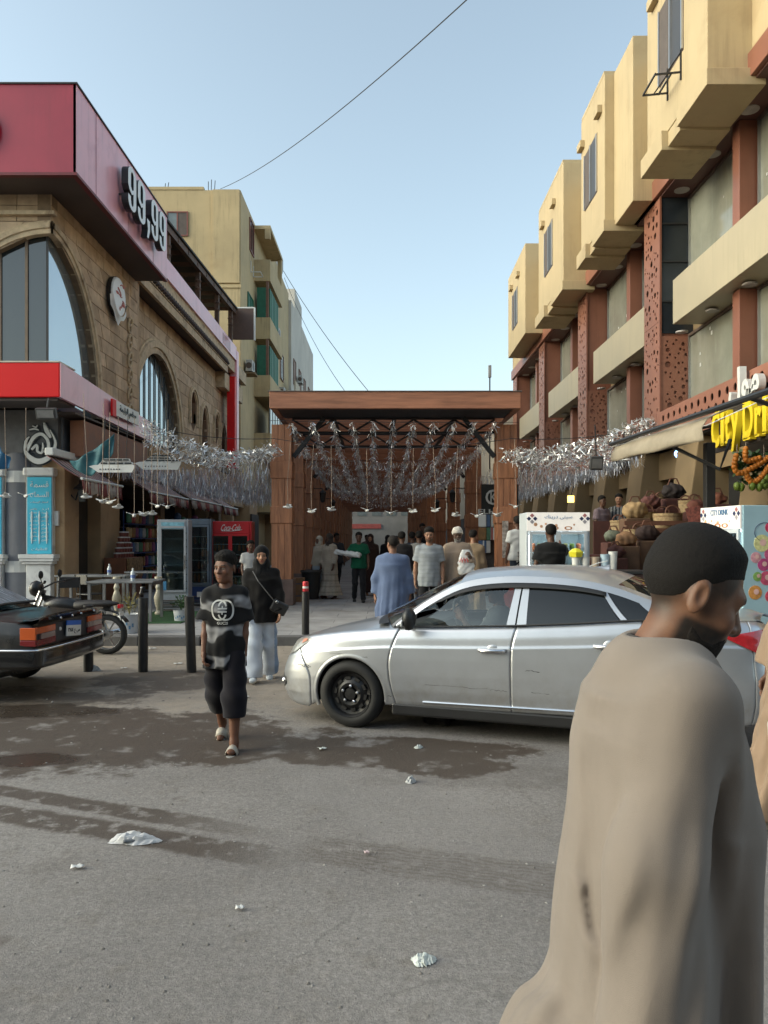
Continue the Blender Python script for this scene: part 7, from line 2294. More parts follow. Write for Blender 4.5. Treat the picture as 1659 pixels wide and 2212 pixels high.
  O('quarter_window',B().grid(lean_strip(slant(-2.43,-2.25),slant(-2.74,-2.52),-0.002,m_,10)),m_tint,C_,smooth=True,fixn=True)
  O('rear_quarter',B().grid(lean_strip(slant(-2.72,-2.50),slant(-2.97,-2.90),0.002,m_,8)),m_silver,C_,smooth=True,fixn=True)
  xs = np.linspace(-0.72,-2.24,40)
  O('rain_deflector',B().grid([[G(x,ftop(x) - 0.0 - 0.10 * q / 3 * (1 if x < -0.8 else 0.6),0.010 + 0.012 * (q / 3) ,m_) for q in range(4)] for x in xs]),m_plast,C_,smooth=True,fixn=True,solid=0.003)
  pts = [(x,(yb_(x) + 0.012) * m_,belt(x) + 0.008) for x in np.linspace(-0.46,-2.60,30)]
  O('window_seal',B().tube(pts,0.009,6),m_plast,C_)
  mi = O('door_mirror',B().lathe([(0.0,-0.11),(0.045,-0.10),(0.072,-0.05),(0.078,0.0),(0.070,0.05),(0.04,0.09),(0.0,0.10)],n=16,axis='z'),m_plast,C_,smooth=True,loc=(-0.60,0.96 * m_,1.03),rot=(0,0,0))
  mi.scale = (0.75,1.15,0.95)
  O('arm',B().tube([(0.02,-0.06 * m_,-0.05),(0.05,-0.15 * m_,-0.075)],0.022,8),m_plast,mi)
  O('indicator',B().obox((0.055,0.055 * m_,-0.045),(0.02,0.05,0.05)),M('clear_lens',(0.55,0.55,0.53),0.2),mi,bevel=0.006)
  rows = []
  for q in range(9):
   f = q / 8
   x_top = 0.66 - 0.25 * f;x_bot = 0.735 - 0.30 * f
   row = []
   for j in range(6):
    g_ = j / 5
    x0 = x_top + (x_bot - x_top) * g_
    y0 = float(np.interp(S_of(x0),sv,py))
    ztp = np.interp(f,[0,.35,.75,1],[0.755,0.785,0.805,0.79]);zbt = np.interp(f,[0,.4,1],[0.605,0.655,0.77])
    z = ztp + (zbt - ztp) * g_
    t_ = (z - zbot(x0)) / (ztop(x0) - zbot(x0))
    p = sp(x0,y0,min(max(t_,0),1))
    row.append((p[0] + 0.010,(p[1] + 0.006) * m_,z))
   rows.append(row)
  hl = O('headlamp',B().grid(rows),M('headlamp_glass',(0.34,0.33,0.31),0.10,0.4,var=0.2,scale=30,world=False),C_,smooth=True,fixn=True)
  O('indicator',B().grid([[tuple(np.array(r2[j]) + v3(0.006,0.006 * m_,0)) for j in (1,2,3)] for r2 in rows[5:8]]),M('amber_lens',(0.50,0.17,0.08),0.25),hl,smooth=True,fixn=True)
  rows = []
  for q in range(7):
   row = []
   for j in range(5):
    x0 = 0.82 - 0.10 * q / 6;z = 0.40 - 0.13 * j / 4 * (1 - 0.5 * q / 6)
    y0 = float(np.interp(S_of(x0),sv,py));p = sp(x0,y0,(z - zbot(x0)) / (ztop(x0) - zbot(x0)))
    row.append((p[0] + 0.004,(p[1] + 0.004) * m_,z))
   rows.append(row)
  fp = O('fog_lamp_pocket',B().grid(rows),m_plast,C_,smooth=True,fixn=True)
  c_ = np.array(rows[3][2])
  O('fog_lamp',B().lathe([(0.036,0.0),(0.03,0.018),(0.0,0.022)],n=14,axis='x',cap=False),m_chrome,fp,loc=tuple(c_),rot=(0,0,0.75 * m_),fixn=True,smooth=True)
  rows = []
  for q in range(9):
   f = q / 8
   row = []
   for j in range(6):
    g_ = j / 5
    xa = -3.16 - 0.02 * g_;
    s_a,s_b = S_of(-3.13 - 0.10 * abs(g_ - 0.45)),S_of(-3.58)
    s_ = s_a + (s_b - s_a) * f
    x0,y0 = float(np.interp(s_,sv,px)),float(np.interp(s_,sv,py))
    z = np.interp(f,[0,.5,1],[0.975,1.01,1.0]) + (np.interp(f,[0,.5,1],[0.93,0.80,0.79]) - np.interp(f,[0,.5,1],[0.975,1.01,1.0])) * g_
    t_ = (z - zbot(x0)) / (ztop(x0) - zbot(x0))
    p = sp(x0,y0,min(max(t_,0),1));L = math.hypot(p[0] + 2.6,p[1])
    row.append((p[0] + (p[0] + 2.6) / L * 0.012,(p[1] + p[1] / L * 0.012) * m_,z))
   rows.append(row)
  O('tail_lamp',B().grid(rows),M('red_lens',(0.50,0.012,0.02),0.12,var=0.2,scale=20,coat=0.6),C_,smooth=True,fixn=True)
  rr = random.Random(4 + m_)
  for (xa,xb,z0,wd) in ((-0.72,-1.28,0.445,0.0035),(-1.30,-1.45,0.44,0.003),(-1.60,-1.72,0.62,0.006),(0.55,0.42,0.545,0.008),(0.50,0.40,0.53,0.006),(0.12,-0.02,0.665,0.004),(-0.10,-0.18,0.655,0.003),(-1.65,-1.8,0.44,0.003),(0.20,0.02,0.672,0.003),(-0.36,-0.41,0.32,0.004)):
   pts = []
   for q in range(9):
    x = xa + (xb - xa) * q / 8;z = z0 + rr.uniform(-0.006,0.006)
    y0 = float(np.interp(S_of(x),sv,py));t_ = (z - zbot(x)) / (ztop(x) - zbot(x))
    p = sp(x,y0,t_);pts.append((p[0] + (0.004 if x > .3 else 0),(p[1] + 0.001) * m_,z))
   O('scratch',B().tube(pts,[wd * rr.uniform(0.15,0.6) for _ in pts],4),M('scuff',(0.045,0.04,0.038),0.7),C_)
 O('grille',B().box(0.845,0.862,-0.32,0.32,0.28,0.38),m_plast,C_,bevel=0.01)
 fin = [[(-2.05 - 0.17 * q / 5,(0.022 + 0.012 * (q / 5)) * s_,1.458 - 0.008 * q + (0.012 + 0.060 * (q / 5) ** 1.5) * (1 - abs(s_))) for s_ in (-1,-0.45,0,0.45,1)] for q in range(6)]
 O('roof_fin',B().grid(fin),m_silver,C_,smooth=True,fixn=True)
 O('fin_edge',B().tube([(-2.04,0,1.47),(-2.12,0,1.502),(-2.205,0,1.522)],0.004,5),m_white,C_)
 O('cowl',B().grid([[(-0.24 + 0.15 * (1 - v_ * v_) - 0.10 * q,0.74 * v_,0.962 + 0.030 * (1 - v_ * v_) - 0.016 * (q == 0)) for v_ in np.linspace(-1,1,13)] for q in (0,1)]),m_plast,C_,fixn=True)
 m_int = M('cabin_dark',(0.07,0.07,0.073),0.8,var=0.2,world=False)
 O('dashboard',B().box(-0.75,-0.40,-0.66,0.66,0.70,0.955),m_int,C_,bevel=0.05)
 for y in (0.36,-0.36):
  O('seat',B().obox((-1.62,y,0.86),(0.16,0.48,0.62),ry=-0.25),M('seat_cloth',(0.30,0.30,0.31),0.9,world=False),C_,bevel=0.05)
  O('head_rest',B().obox((-1.72,y,1.25),(0.10,0.26,0.17)),M('seat_cloth'),C_,bevel=0.04)
 st = [(-0.92 + 0.06 * math.sin(a),0.36 + 0.18 * math.cos(a),0.98 + 0.17 * math.sin(a)) for a in [2 * pi * q / 24 for q in range(25)]]
 O('steering_wheel',B().tube(st,0.014,8,cap=False),m_int,C_,smooth=True)
 O('rear_mirror',B().obox((-0.72,0.0,1.26),(0.03,0.22,0.06)),m_int,C_,bevel=0.01)
 O('parcel_wall',B().box(-2.6,-2.5,-0.6,0.6,0.7,1.15),m_int,C_)
 return C_
CAR = silver_car()
FD = Fig(1.72,1.0,legs=((1.4,1.2),(1.4,1.2)),arms=((0.9,0.2,0.6),(0.55,0.35,2.0)),hy=0.5)
mw = Matrix.Translation(CAR.location) @ Matrix.Rotation(R(160),4,'Z')
pd = mw @ Vector((-1.27,0.36,0))
drv = person('driver','driver of the silver car with one hand raised to his face',(pd.x,pd.y,0.555 - FD.pel[2]),R(160) + R(90),FD,(0.16,0.08,0.05),
    dict(hair=dict(thick=0.010,top=0.008,front=0.05,back=-0.05,curl=0.003),tee=dict(col=(0.20,0.20,0.20),sleeve=0.7),pants=dict(col=(0.03,0.03,0.035)),hands=((0.6,1,None),(0.7,1,None)),shoes=(0.02,0.02,0.02)),h=0.018,hh=0.009)
pt = mw @ Vector((-1.55,-0.30,1.02))
plush = thing('plush_toy','white fluffy plush toy hanging inside the car behind the driver window','toy',pt)
net_obj('fur',[(union([lambda p,c=c,r=r: np.linalg.norm(p - np.array(c),axis=1) - r + 0.006 * np.sin(60 * p[:,0]) * np.sin(60 * p[:,1]) * np.sin(60 * p[:,2]) for c,r in (((0,0,0.06),0.10),((0.02,0,0.2),0.085),((-0.09,0,0.12),0.06),((0.09,0,0.14),0.06),((0.03,0.02,0.29),0.06))],0.03),(-0.2,-0.2,-0.1),(0.2,0.2,0.4),0.014)],M('plush',(0.60,0.60,0.57),0.9,bump=0.6,bscale=90),plush)
# ---- old black coupe, seen at its tail
def black_car():
 m_bk = paint('black_paint',(0.010,0.010,0.011),rough=0.22,metal=0.0,dust=None)
 m_bkd = M('dusty_black',(0.016,0.015,0.0148),0.3,var=0.5,scale=4,coat=0.3,world=False,dirt=(0.05,0.043,0.039),dscale=3.5)
 C_ = thing('black_coupe','old dusty black saloon parked with its tail towards the road','car',(-3.62,8.78,0),R(177))
 side = [(0.06,0.36),(0.02,0.50),(0.05,0.62),(0.04,0.84),(0.10,0.865),(0.95,0.93),(1.05,0.94),(2.8,0.92),(4.0,0.80),(4.25,0.66),(4.28,0.40),(4.1,0.24),(3.7,0.22),(0.5,0.25)]
 Wd = 0.84
 st = [0.0,0.03,0.10,0.25,0.5,0.9,1.4,2.0,2.8,3.4,3.9,4.15,4.25]
 wf = interp_fn([(0,0.80),(0.1,0.825),(0.5,0.84),(3.4,0.84),(4.0,0.78),(4.25,0.66)])
 zt = interp_fn([(0,0.80),(0.03,0.83),(0.12,0.845),(1.0,0.915),(1.1,0.92),(2.8,0.90),(3.6,0.84),(4.0,0.77),(4.25,0.62)])
 zb = interp_fn([(0,0.36),(0.25,0.30),(0.5,0.24),(3.7,0.22),(4.25,0.32)])
 rows = []
 for x in st:
  w_,z1,z0 = wf(x),zt(x),zb(x);row = []
  for y,z in ((0.0,z0),(0.9,z0),(1.0,z0 + 0.06),(1.0,z0 + (z1 - z0) * 0.55),(0.985,z0 + (z1 - z0) * 0.62),(0.97,z1 - 0.05),(0.93,z1 - 0.008),(0.85,z1),(0.4,z1 + 0.012),(0,z1 + 0.016),(-0.4,z1 + 0.012),(-0.85,z1),(-0.93,z1 - 0.008),(-0.97,z1 - 0.05),(-0.985,z0 + (z1 - z0) * 0.62),(-1.0,z0 + (z1 - z0) * 0.55),(-1.0,z0 + 0.06),(-0.9,z0)):
   row.append((x,y * w_,z))
  rows.append(row)
 bb = B().grid(rows,closed=True)
 n = len(rows[0])
 bb.f.append(tuple(range(n))[::-1]);bb.f.append(tuple((len(rows) - 1) * n + i for i in range(n)));bb.mi += [0,0]
 O('body',bb,m_bkd,C_,smooth='auto',fixn=True)
 rows = []
 for x,z,w_ in ((0.72,0.90,0.70),(0.95,0.99,0.69),(1.35,1.20,0.64),(1.5,1.245,0.62),(2.2,1.265,0.61),(2.6,1.22,0.62),(3.15,0.90,0.70)):
  zb2 = zt(x) - 0.02
  rows.append([(x,0.80 if z > 0.95 else 0.74,zb2),(x,(w_ + 0.80) / 2,(z + zb2) / 2),(x,w_,z - 0.02),(x,w_ * 0.92,z),(x,0,z + 0.02),(x,-w_ * 0.92,z),(x,-w_,z - 0.02),(x,-(w_ + 0.80) / 2,(z + zb2) / 2),(x,-0.80 if z > 0.95 else -0.74,zb2)])
 O('cabin',B().grid(rows),m_bk,C_,smooth='auto',fixn=True)
 sh = []
 for q in range(7):
  f = q / 6
  x,z = 0.78 + 0.56 * f,0.955 + 0.265 * f
  sh.append([(x - 0.02,y * (0.66 - 0.06 * f),z + 0.012 + 0.018 * (1 - abs(y)) - 0.006) for y in np.linspace(-0.95,0.95,11)])
 m_shade = M('sun_shade',(0.36,0.40,0.44),0.25,0.5,var=0.35,scale=3,world=False,stretch=(1,6,1))
 O('rear_window',B().grid(sh),m_shade,C_,smooth=True,fixn=True)
 O('window_surround',B().tube([tuple(np.array(sh[0][0]) + v3(-.01,-.02,0)),tuple(np.array(sh[0][5]) + v3(-.015,0,0)),tuple(np.array(sh[0][10]) + v3(-.01,.02,0)),tuple(np.array(sh[6][10]) + v3(0,.02,0)),tuple(np.array(sh[6][5]) + v3(0.01,0,0.01)),tuple(np.array(sh[6][0]) + v3(0,-.02,0))],0.018,6),m_plast,C_)
 rows = []
 for y in np.linspace(-0.80,0.80,13):
  e = 1 - abs(y / 0.80) ** 6
  rows.append([(0.20,y,0.862),(0.02,y,0.872 + 0.030 * e),(-0.05,y,0.890 + 0.032 * e),(-0.055,y,0.872 + 0.03 * e),(0.0,y,0.835),(0.03,y,0.80)])
 O('spoiler',B().grid(rows),m_bk,C_,smooth='auto',fixn=True)
 for y in (-0.55,-0.2,0.02,0.3):
  O('bolt',B().lathe([(0.018,0),(0.014,-0.012),(0,-0.016)],(-0.04,y,0.858),10,axis='x',cap=False),m_chrome,C_)
 O('tail_panel',B().box(-0.012,0.02,-0.78,0.78,0.60,0.80),M('tail_panel',(0.022,0.024,0.030),0.35,world=False),C_)
 m_am,m_rd,m_gr = M('amber_lamp',(0.50,0.085,0.012),0.2,coat=0.5,var=0.15),M('dark_red_lamp',(0.16,0.006,0.008),0.2,coat=0.5,var=0.15),M('smoked_lamp',(0.24,0.17,0.15),0.25,coat=0.5)
 for s_ in (1,-1):
  y0,y1 = (0.40,0.80) if s_ > 0 else (-0.80,-0.40)
  tl = thing('tail_lamp',None,None,(0,0,0));tl.parent = C_
  O('amber_lens',B().box(-0.035,-0.013,y0,y1,0.732,0.800),m_am,tl,bevel=0.006)
  O('reversing_lens',B().box(-0.033,-0.013,y0 + 0.01,y1 - 0.09 * (s_ > 0),0.672,0.730),m_gr,tl)
  O('red_lens',B().box(-0.036,-0.013,y0,y1,0.605,0.670),m_rd,tl,bevel=0.006)
  if s_ > 0:
   O('side_lens',B().box(-0.03,0.14,y1 + .002,y1 + 0.025,0.672,0.80),m_am,tl,bevel=0.006)
   O('side_lens',B().box(-0.03,0.14,y1 + .002,y1 + 0.025,0.605,0.670),m_rd,tl,bevel=0.006)
 pl_ = thing('number_plate',None,None,(-0.03,-0.02,0.705));pl_.parent = C_
 pl_.rotation_euler = (0.09,0,0)
 O('plate',B().box(-0.012,0,-0.175,0.175,-0.085,0.035),m_white,pl_)
 O('blue_strip',B().box(-0.012,0,-0.175,0.175,0.036,0.088),M('plate_blue',(0.02,0.12,0.50),0.4),pl_)
 O('digits',fit_text(text_mesh('\u0663\u0668\u0661\u0664 ' + arabic('س ع'),1,0.002),0.29,0.065),m_lets,pl_,rot=(R(90),0,R(-90)),loc=(-0.014,0,-0.028))
 O('lock',B().lathe([(0.022,0),(0.018,-0.01),(0,-0.012)],(-0.014,0.26,0.73),12,axis='x',cap=False),m_white,C_)
 bpz = []
 pts = [(0.55,0.87),(0.15,0.87),(-0.04,0.82),(-0.09,0.55),(-0.11,0.0),(-0.09,-0.55),(-0.04,-0.82),(0.15,-0.87),(0.55,-0.87)]
 pp = cr([(a,b_) for a,b_ in pts],4)
 rows = []
 for a,c_ in pp:
  k_ = 0.92
  rows.append([(a * 1.0 + 0.03,c_ * 0.97,0.37),(a,c_,0.40),(a,c_,0.555),(a + 0.02,c_ * 0.985,0.585),(a + 0.10,c_ * 0.93,0.585)])
 O('bumper',B().grid(rows),m_bk,C_,smooth='auto',fixn=True)
 O('bumper_strip',B().tube([(a - 0.008,c_ * 1.006,0.567) for a,c_ in pp],0.013,6),m_chrome,C_,smooth=True)
 for x in (0.95,3.42):
  for s_ in (1,-1):
   wheel(C_,x,0.72 * s_,0.29,0.18,side=s_)
 O('side_trim',B().box(0.6,3.9,0.842,0.856,0.54,0.58),m_plast,C_)
 O('aerial_grommet',B().lathe([(0.02,0.0),(0.012,0.02)],(0.55,-0.6,0.885),8),m_plast,C_)
 return C_
black_car()
# ---- motorcycle behind the black car
def motorbike():
 Mo = thing('motorcycle','small black motorcycle parked behind the black saloon','motorcycle',(-4.18,11.5,0),R(178))
 m_bkp = M('bike_black',(0.014,0.014,0.015),0.35,var=0.2,world=False)
 def bw(x,r):
  w_ = thing('wheel',None,None,(x,0,r));w_.parent = Mo
  O('tyre',B().lathe([(r * 0.74,-0.04),(r * 0.9,-0.05),(r,-0.015),(r,0.015),(r * 0.9,0.05),(r * 0.74,0.04)],n=32,axis='y',cap=False),m_tyre,w_,smooth=True,fixn=True)
  O('rim',B().lathe([(r * 0.75,-0.03),(r * 0.70,-0.015),(r * 0.70,0.015),(r * 0.75,0.03)],n=28,axis='y',cap=False),m_alu,w_,smooth=True)
  O('hub',B().lathe([(0.0,-0.06),(0.07,-0.06),(0.07,0.06),(0.0,0.06)],n=16,axis='y'),m_alu,w_,fixn=True)
  for k in range(6):
   a = pi / 3 * k
   O('spoke',B().bar((0.05 * math.cos(a),0,0.05 * math.sin(a)),(r * 0.72 * math.cos(a),0,r * 0.72 * math.sin(a)),0.03,0.015),m_alu,w_)
 bw(0,0.30);bw(1.24,0.30)
 O('fork',B().tube([(1.24,0.08,0.30),(0.98,0.08,0.95)],0.022,8),m_alu,Mo);O('fork',B().tube([(1.24,-0.08,0.30),(0.98,-0.08,0.95)],0.022,8),m_alu,Mo)
 O('handlebar',B().tube([(0.78,-0.36,1.09),(0.90,-0.20,1.06),(0.97,0,0.99),(0.90,0.20,1.06),(0.78,0.36,1.09)],0.014,8),m_bkp,Mo,smooth=True)
 for s_ in (1,-1):
  O('grip',B().tube([(0.79,0.34 * s_,1.088),(0.72,0.47 * s_,1.11)],0.020,8),m_tyre,Mo)
  O('mirror',B().lathe([(0.0,-0.01),(0.055,-0.008),(0.06,0.01),(0.0,0.016)],(0.86,0.30 * s_,1.20),14,axis='x'),m_bkp,Mo,fixn=True)
  O('mirror_stem',B().tube([(0.86,0.27 * s_,1.07),(0.87,0.30 * s_,1.16)],0.007,6),m_bkp,Mo)
  O('rear_shock',B().tube([(0.02,0.10 * s_,0.32),(0.16,0.11 * s_,0.62)],0.025,8),m_alu,Mo)
  O('swing_arm',B().bar((0,0.09 * s_,0.30),(0.48,0.08 * s_,0.36),0.03,0.05),m_bkp,Mo)
 O('headlamp_cowl',B().lathe([(0.0,-0.10),(0.10,-0.07),(0.125,0.0),(0.10,0.06),(0.0,0.08)],(1.08,0,0.98),16,axis='x'),m_bkp,Mo,smooth=True,fixn=True)
 O('headlamp',B().lathe([(0.085,0.0),(0.06,0.03),(0.0,0.035)],(1.14,0,0.98),16,axis='x',cap=False),M('clear_lens'),Mo,smooth=True)
 tf = lambda p: union([ellip((0.70,0,0.74),(0.27,0.13,0.12)),ellip((0.55,0,0.70),(0.15,0.10,0.08))],0.05)(p)
 net_obj('fuel_tank',[(tf,(0.3,-0.2,0.55),(1.05,0.2,0.95),0.014)],m_bkp,Mo)
 sf = lambda p: smin(ellip((0.18,0,0.76),(0.36,0.125,0.055))(p),ellip((0.36,0,0.72),(0.18,0.12,0.06))(p),0.05)
 net_obj('seat',[(sf,(-0.25,-0.2,0.6),(0.62,0.2,0.9),0.014)],M('bike_seat',(0.02,0.018,0.018),0.6,world=False),Mo)
 O('engine',B().box(0.46,0.78,-0.13,0.13,0.26,0.52),M('engine_alloy',(0.10,0.10,0.10),0.45,0.6,world=False),Mo,bevel=0.03)
 for k in range(5):
  O('cooling_fin',B().box(0.56,0.76,-0.12,0.12,0.525 + k * 0.022,0.537 + k * 0.022),m_alu,Mo)
 O('exhaust',B().tube([(0.74,-0.15,0.45),(0.66,-0.17,0.24),(0.3,-0.18,0.24),(-0.18,-0.19,0.34)],[0.022,0.022,0.035,0.045],10),m_chrome,Mo,smooth=True)
 O('frame',B().bar((0.98,0,0.90),(0.66,0,0.30),0.05),m_bkp,Mo);O('frame',B().bar((0.98,0,0.86),(-0.05,0,0.68),0.06),m_bkp,Mo)
 rows = [[(0.36 * math.cos(a),y,0.30 + 0.36 * math.sin(a)) for y in (-0.07,0,0.07)] for a in np.linspace(0.75,2.6,10)]
 O('rear_mudguard',B().grid(rows),m_bkp,Mo,smooth=True,solid=0.008)
 O('leg_shield',B().box(0.10,0.42,-0.15,-0.12,0.35,0.62),M('bike_grey',(0.12,0.13,0.15),0.4),Mo,bevel=0.02)
 O('tail_light',B().obox((-0.20,0,0.72),(0.05,0.12,0.06)),M('red_lens'),Mo,bevel=0.01)
 O('plate',B().obox((-0.22,0,0.58),(0.01,0.16,0.12),ry=0.2),m_white,Mo)
 O('stand',B().bar((0.5,0.12,0.30),(0.44,0.26,0.0),0.02),m_steel,Mo)
motorbike()
# ---------------------------------------------------------------- street furniture and shop goods, left side
m_foil = M('silver_foil',(0.74,0.74,0.74),0.30,0.55,var=0.15,scale=9)
m_foilb = M('blue_grey_foil',(0.46,0.48,0.53),0.32,0.5,var=0.3,scale=5)
m_foilp = M('rose_foil',(0.50,0.40,0.42),0.32,0.5,var=0.3,scale=5)
m_rope = M('bead_string',(0.34,0.26,0.20),0.7,var=0.3,scale=30)
m_dove = M('paper_white',(0.66,0.66,0.64),0.6,var=0.05)
def foil_piece(b_,p,L,wd,r_,mi=0,hang=0.0):
 """one bent scrap of foil; hang=1 hangs straight down"""
 d_ = Vector((r_.uniform(-1,1),r_.uniform(-1,1),r_.uniform(-1,0.6))).normalized().lerp(Vector((r_.uniform(-.15,.15),r_.uniform(-.15,.15),-1)),hang).normalized()
 s_ = d_.cross(Vector((r_.uniform(-1,1),r_.uniform(-1,1),r_.uniform(-1,1)))).normalized() * wd / 2
 n_ = d_.cross(s_).normalized()
 a = Vector(p);m1 = a + d_ * L * 0.5 + n_ * L * r_.uniform(-.25,.25);c_ = a + d_ * L + n_ * L * r_.uniform(-.25,.25)
 b_.add([a - s_ * .5,a + s_ * .5,m1 + s_,m1 - s_,c_ + s_ * .6,c_ - s_ * .6],[(0,1,2,3),(3,2,4,5)],mi)
def catenary(a,c_,sag,n=14):
 a,c_ = Vector(a),Vector(c_)
 return [a.lerp(c_,i / n) - Vector((0,0,sag * 4 * (i / n) * (1 - i / n))) for i in range(n + 1)]
def garland(label,a,c_,sag,n,L,wd,seed,mats=None,hang=0.0,spread=0.06,grp='tinsel garlands strung over the walkway'):
 r_ = random.Random(seed)
 g = thing('tinsel_garland',label,'garland',(0,0,0),group=grp)
 pts = catenary(a,c_,sag)
 O('cord',B().tube(pts,0.006,4),m_rope,g)
 bb = B()
 n,wd = int(n * 2.3),wd * 0.55
 for k in range(n):
  t_ = r_.random() * (len(pts) - 1);i = min(int(t_),len(pts) - 2)
  p = pts[i].lerp(pts[i + 1],t_ - i) + Vector((r_.uniform(-spread,spread),r_.uniform(-spread,spread),r_.uniform(-spread,spread) * (1 - hang * .7)))
  foil_piece(bb,p,L * r_.uniform(0.6,1.4),wd * r_.uniform(0.6,1.4),r_,r_.randrange(len(mats or [1])),hang)
 O('foil',bb,mats or [m_foil],g,kind='stuff')
 return g
garland('bright silver tinsel row from the restaurant canopy to the pergola post',(-5.1,16.2,4.15),(-2.55,17.6,3.75),0.35,330,0.13,0.045,1,spread=0.13)
garland('second silver tinsel row just below the canopy of the restaurant',(-5.4,17.2,4.0),(-2.6,18.0,3.95),0.5,260,0.12,0.04,2,spread=0.13)
garland('bright silver tinsel row from the pergola post up to the mall awning',(2.75,17.6,3.65),(5.6,16.4,4.25),0.25,340,0.14,0.05,3,spread=0.15)
garland('silver tinsel row behind the first on the mall side',(2.9,18.6,3.75),(6.4,18.2,4.3),0.45,300,0.13,0.045,4,spread=0.14)
for k in range(7):          # fringes on both sides
 garland('silver blue tinsel fringe number %s over the restaurant tables' % ['one','two','three','four','five','six','seven'][k],(-7.0,18.4 + k * 1.9,3.75),(-2.85,18.9 + k * 1.9,3.70),0.30,230,0.34,0.022,20 + k,[m_foilb,m_foil,m_foilp],0.85,0.10,'tinsel fringes between the restaurant and the pergola')
for k in range(6):
 garland('silver tinsel fringe number %s between pergola and mall' % ['one','two','three','four','five','six'][k],(2.9,19.6 + k * 2.1,3.70),(6.4,19.4 + k * 2.1,3.95),0.35,210,0.30,0.022,40 + k,[m_foil,m_foilb,m_foil],0.8,0.10,'tinsel fringes between the pergola and the mall')
ORD = ['first','second','third','fourth','fifth','sixth','seventh','eighth','ninth','tenth','eleventh','twelfth']
for k in range(11):
 x0 = -2.15 + k * 0.46
 garland('%s tinsel garland from the restaurant side running inwards under the pergola' % ORD[k],(x0,17.25,4.36),(x0 * 0.85 - 0.2,36.0,3.95),0.42,290,0.12,0.030,60 + k,[m_foil,m_foil,m_foilb],0.5,0.06,'garlands running inwards under the pergola')
for k in range(12):
 y = 19.9 + k * 1.75
 garland('%s tinsel swag hung across under the pergola beams' % ORD[k],(-2.3 + pgx(y - 18.5),y,4.05),(2.65 + pgx(y - 18.5),y,4.05),0.38 + 0.1 * (k % 3),125,0.15,0.022,80 + k,[m_foilb,m_foil,m_foil],0.6,0.10,'swags across the pergola')
O('support_wire',B().tube(catenary((-2.6,17.2,4.38),(2.95,17.2,4.34),0.02),0.006,5),m_steel,None,label='taut wire across the pergola mouth under the front beam',cat='wire')
O('support_wire',B().tube(catenary((-5.2,16.9,4.2),(-2.5,17.0,3.95),0.1) + catenary((-2.5,17.0,3.95),(2.75,17.0,3.95),0.22)[1:] + catenary((2.75,17.0,3.95),(6.0,16.6,4.2),0.12)[1:],0.008,5),m_steel,None,label='sagging wire across the street carrying the hanging doves',cat='wire')
def dove_string(label,p_top,length,rz,grp):
 d_ = thing('dove_string',label,'decoration',p_top,rz,group=grp)
 sw_ = rnd.uniform(-.03,.03)
 O('string',B().tube([(sw_ * 2,0,0),(sw_,0,-length * 0.3),(-sw_ * .6,0,-length * 0.65),(0,0,-length)],0.0055,5),m_rope,d_)
 bo = O('dove',B().lathe([(0.0,-0.11),(0.022,-0.08),(0.038,-0.02),(0.030,0.04),(0.020,0.07),(0.024,0.09),(0.0,0.125)],(0,0,-length - 0.05),8,axis='x'),m_dove,d_,smooth=True,fixn=True)
 for s_ in (1,-1):
  O('wing',B().add([(-0.05,0.02 * s_,-length - 0.035),(0.04,0.02 * s_,-length - 0.03),(0.0,0.15 * s_,-length + 0.015),(-0.05,0.13 * s_,-length + 0.005)],[(0,1,2,3)]),m_dove,bo,solid=0.006)
 return d_
for k,(u,vb) in enumerate(((622,1090),(673,1100),(716,1096),(793,1098),(845,1104),(892,1100),(940,1098),(985,1108),(1030,1110),(1075,1108),(1113,1090))):
 zt_ = 3.95 - 0.22 * 4 * ((u - 580) / 540) * (1 - (u - 580) / 540)
 p = Vector((ux(u,17.0),17.0,zt_))
 dove_string('%s bead string with a white dove across the pergola mouth, counted from the restaurant' % ORD[k],p,zt_ - vz(vb,17.0),rnd.uniform(0,6),'dove strings at the pergola mouth')
for k,(u,v0,v1) in enumerate(((12,880,1066),(56,880,1066),(186,850,1068),(222,870,1078),(236,890,1080),(255,900,1090),(290,900,1108),(310,905,1106),(328,905,1104),(340,950,1088),(362,905,1090))):
 Y = 15.0 + 0.25 * (k % 3)
 p = at(u,v0,Y)
 dove_string('%s bead string with a paper dove hanging before the restaurant front' % ORD[k],p,p.z - vz(v1,Y),rnd.uniform(0,6),'dove strings before the restaurant')
def striped(base,stripe):
 nm = 'awning_%s' % str(stripe)
 if nm in MATS: return MATS[nm]
 m,t,b_ = newmat('striped_canvas')
 g = t.n('ShaderNodeTexCoord');sp_ = t.n('ShaderNodeSeparateXYZ');t.l(g.outputs['Object'],sp_.inputs[0])
 f = t.smooth(t.math('SINE',t.math('MULTIPLY',sp_.outputs[1],2 * pi / 0.22)),-0.25,0.25)
 n = t.noise(g.outputs['Object'],3,5)
 c = t.mix(f,base,stripe)
 t.l(t.mix(1.0,c,t.ramp(n,[(0.3,0.65),(0.7,1.05)]),'MULTIPLY'),b_.inputs['Base Color']);b_.inputs['Roughness'].default_value = 0.85
 MATS[nm] = m
 return m
m_str = striped((0.44,0.40,0.37),(0.24,0.07,0.07))
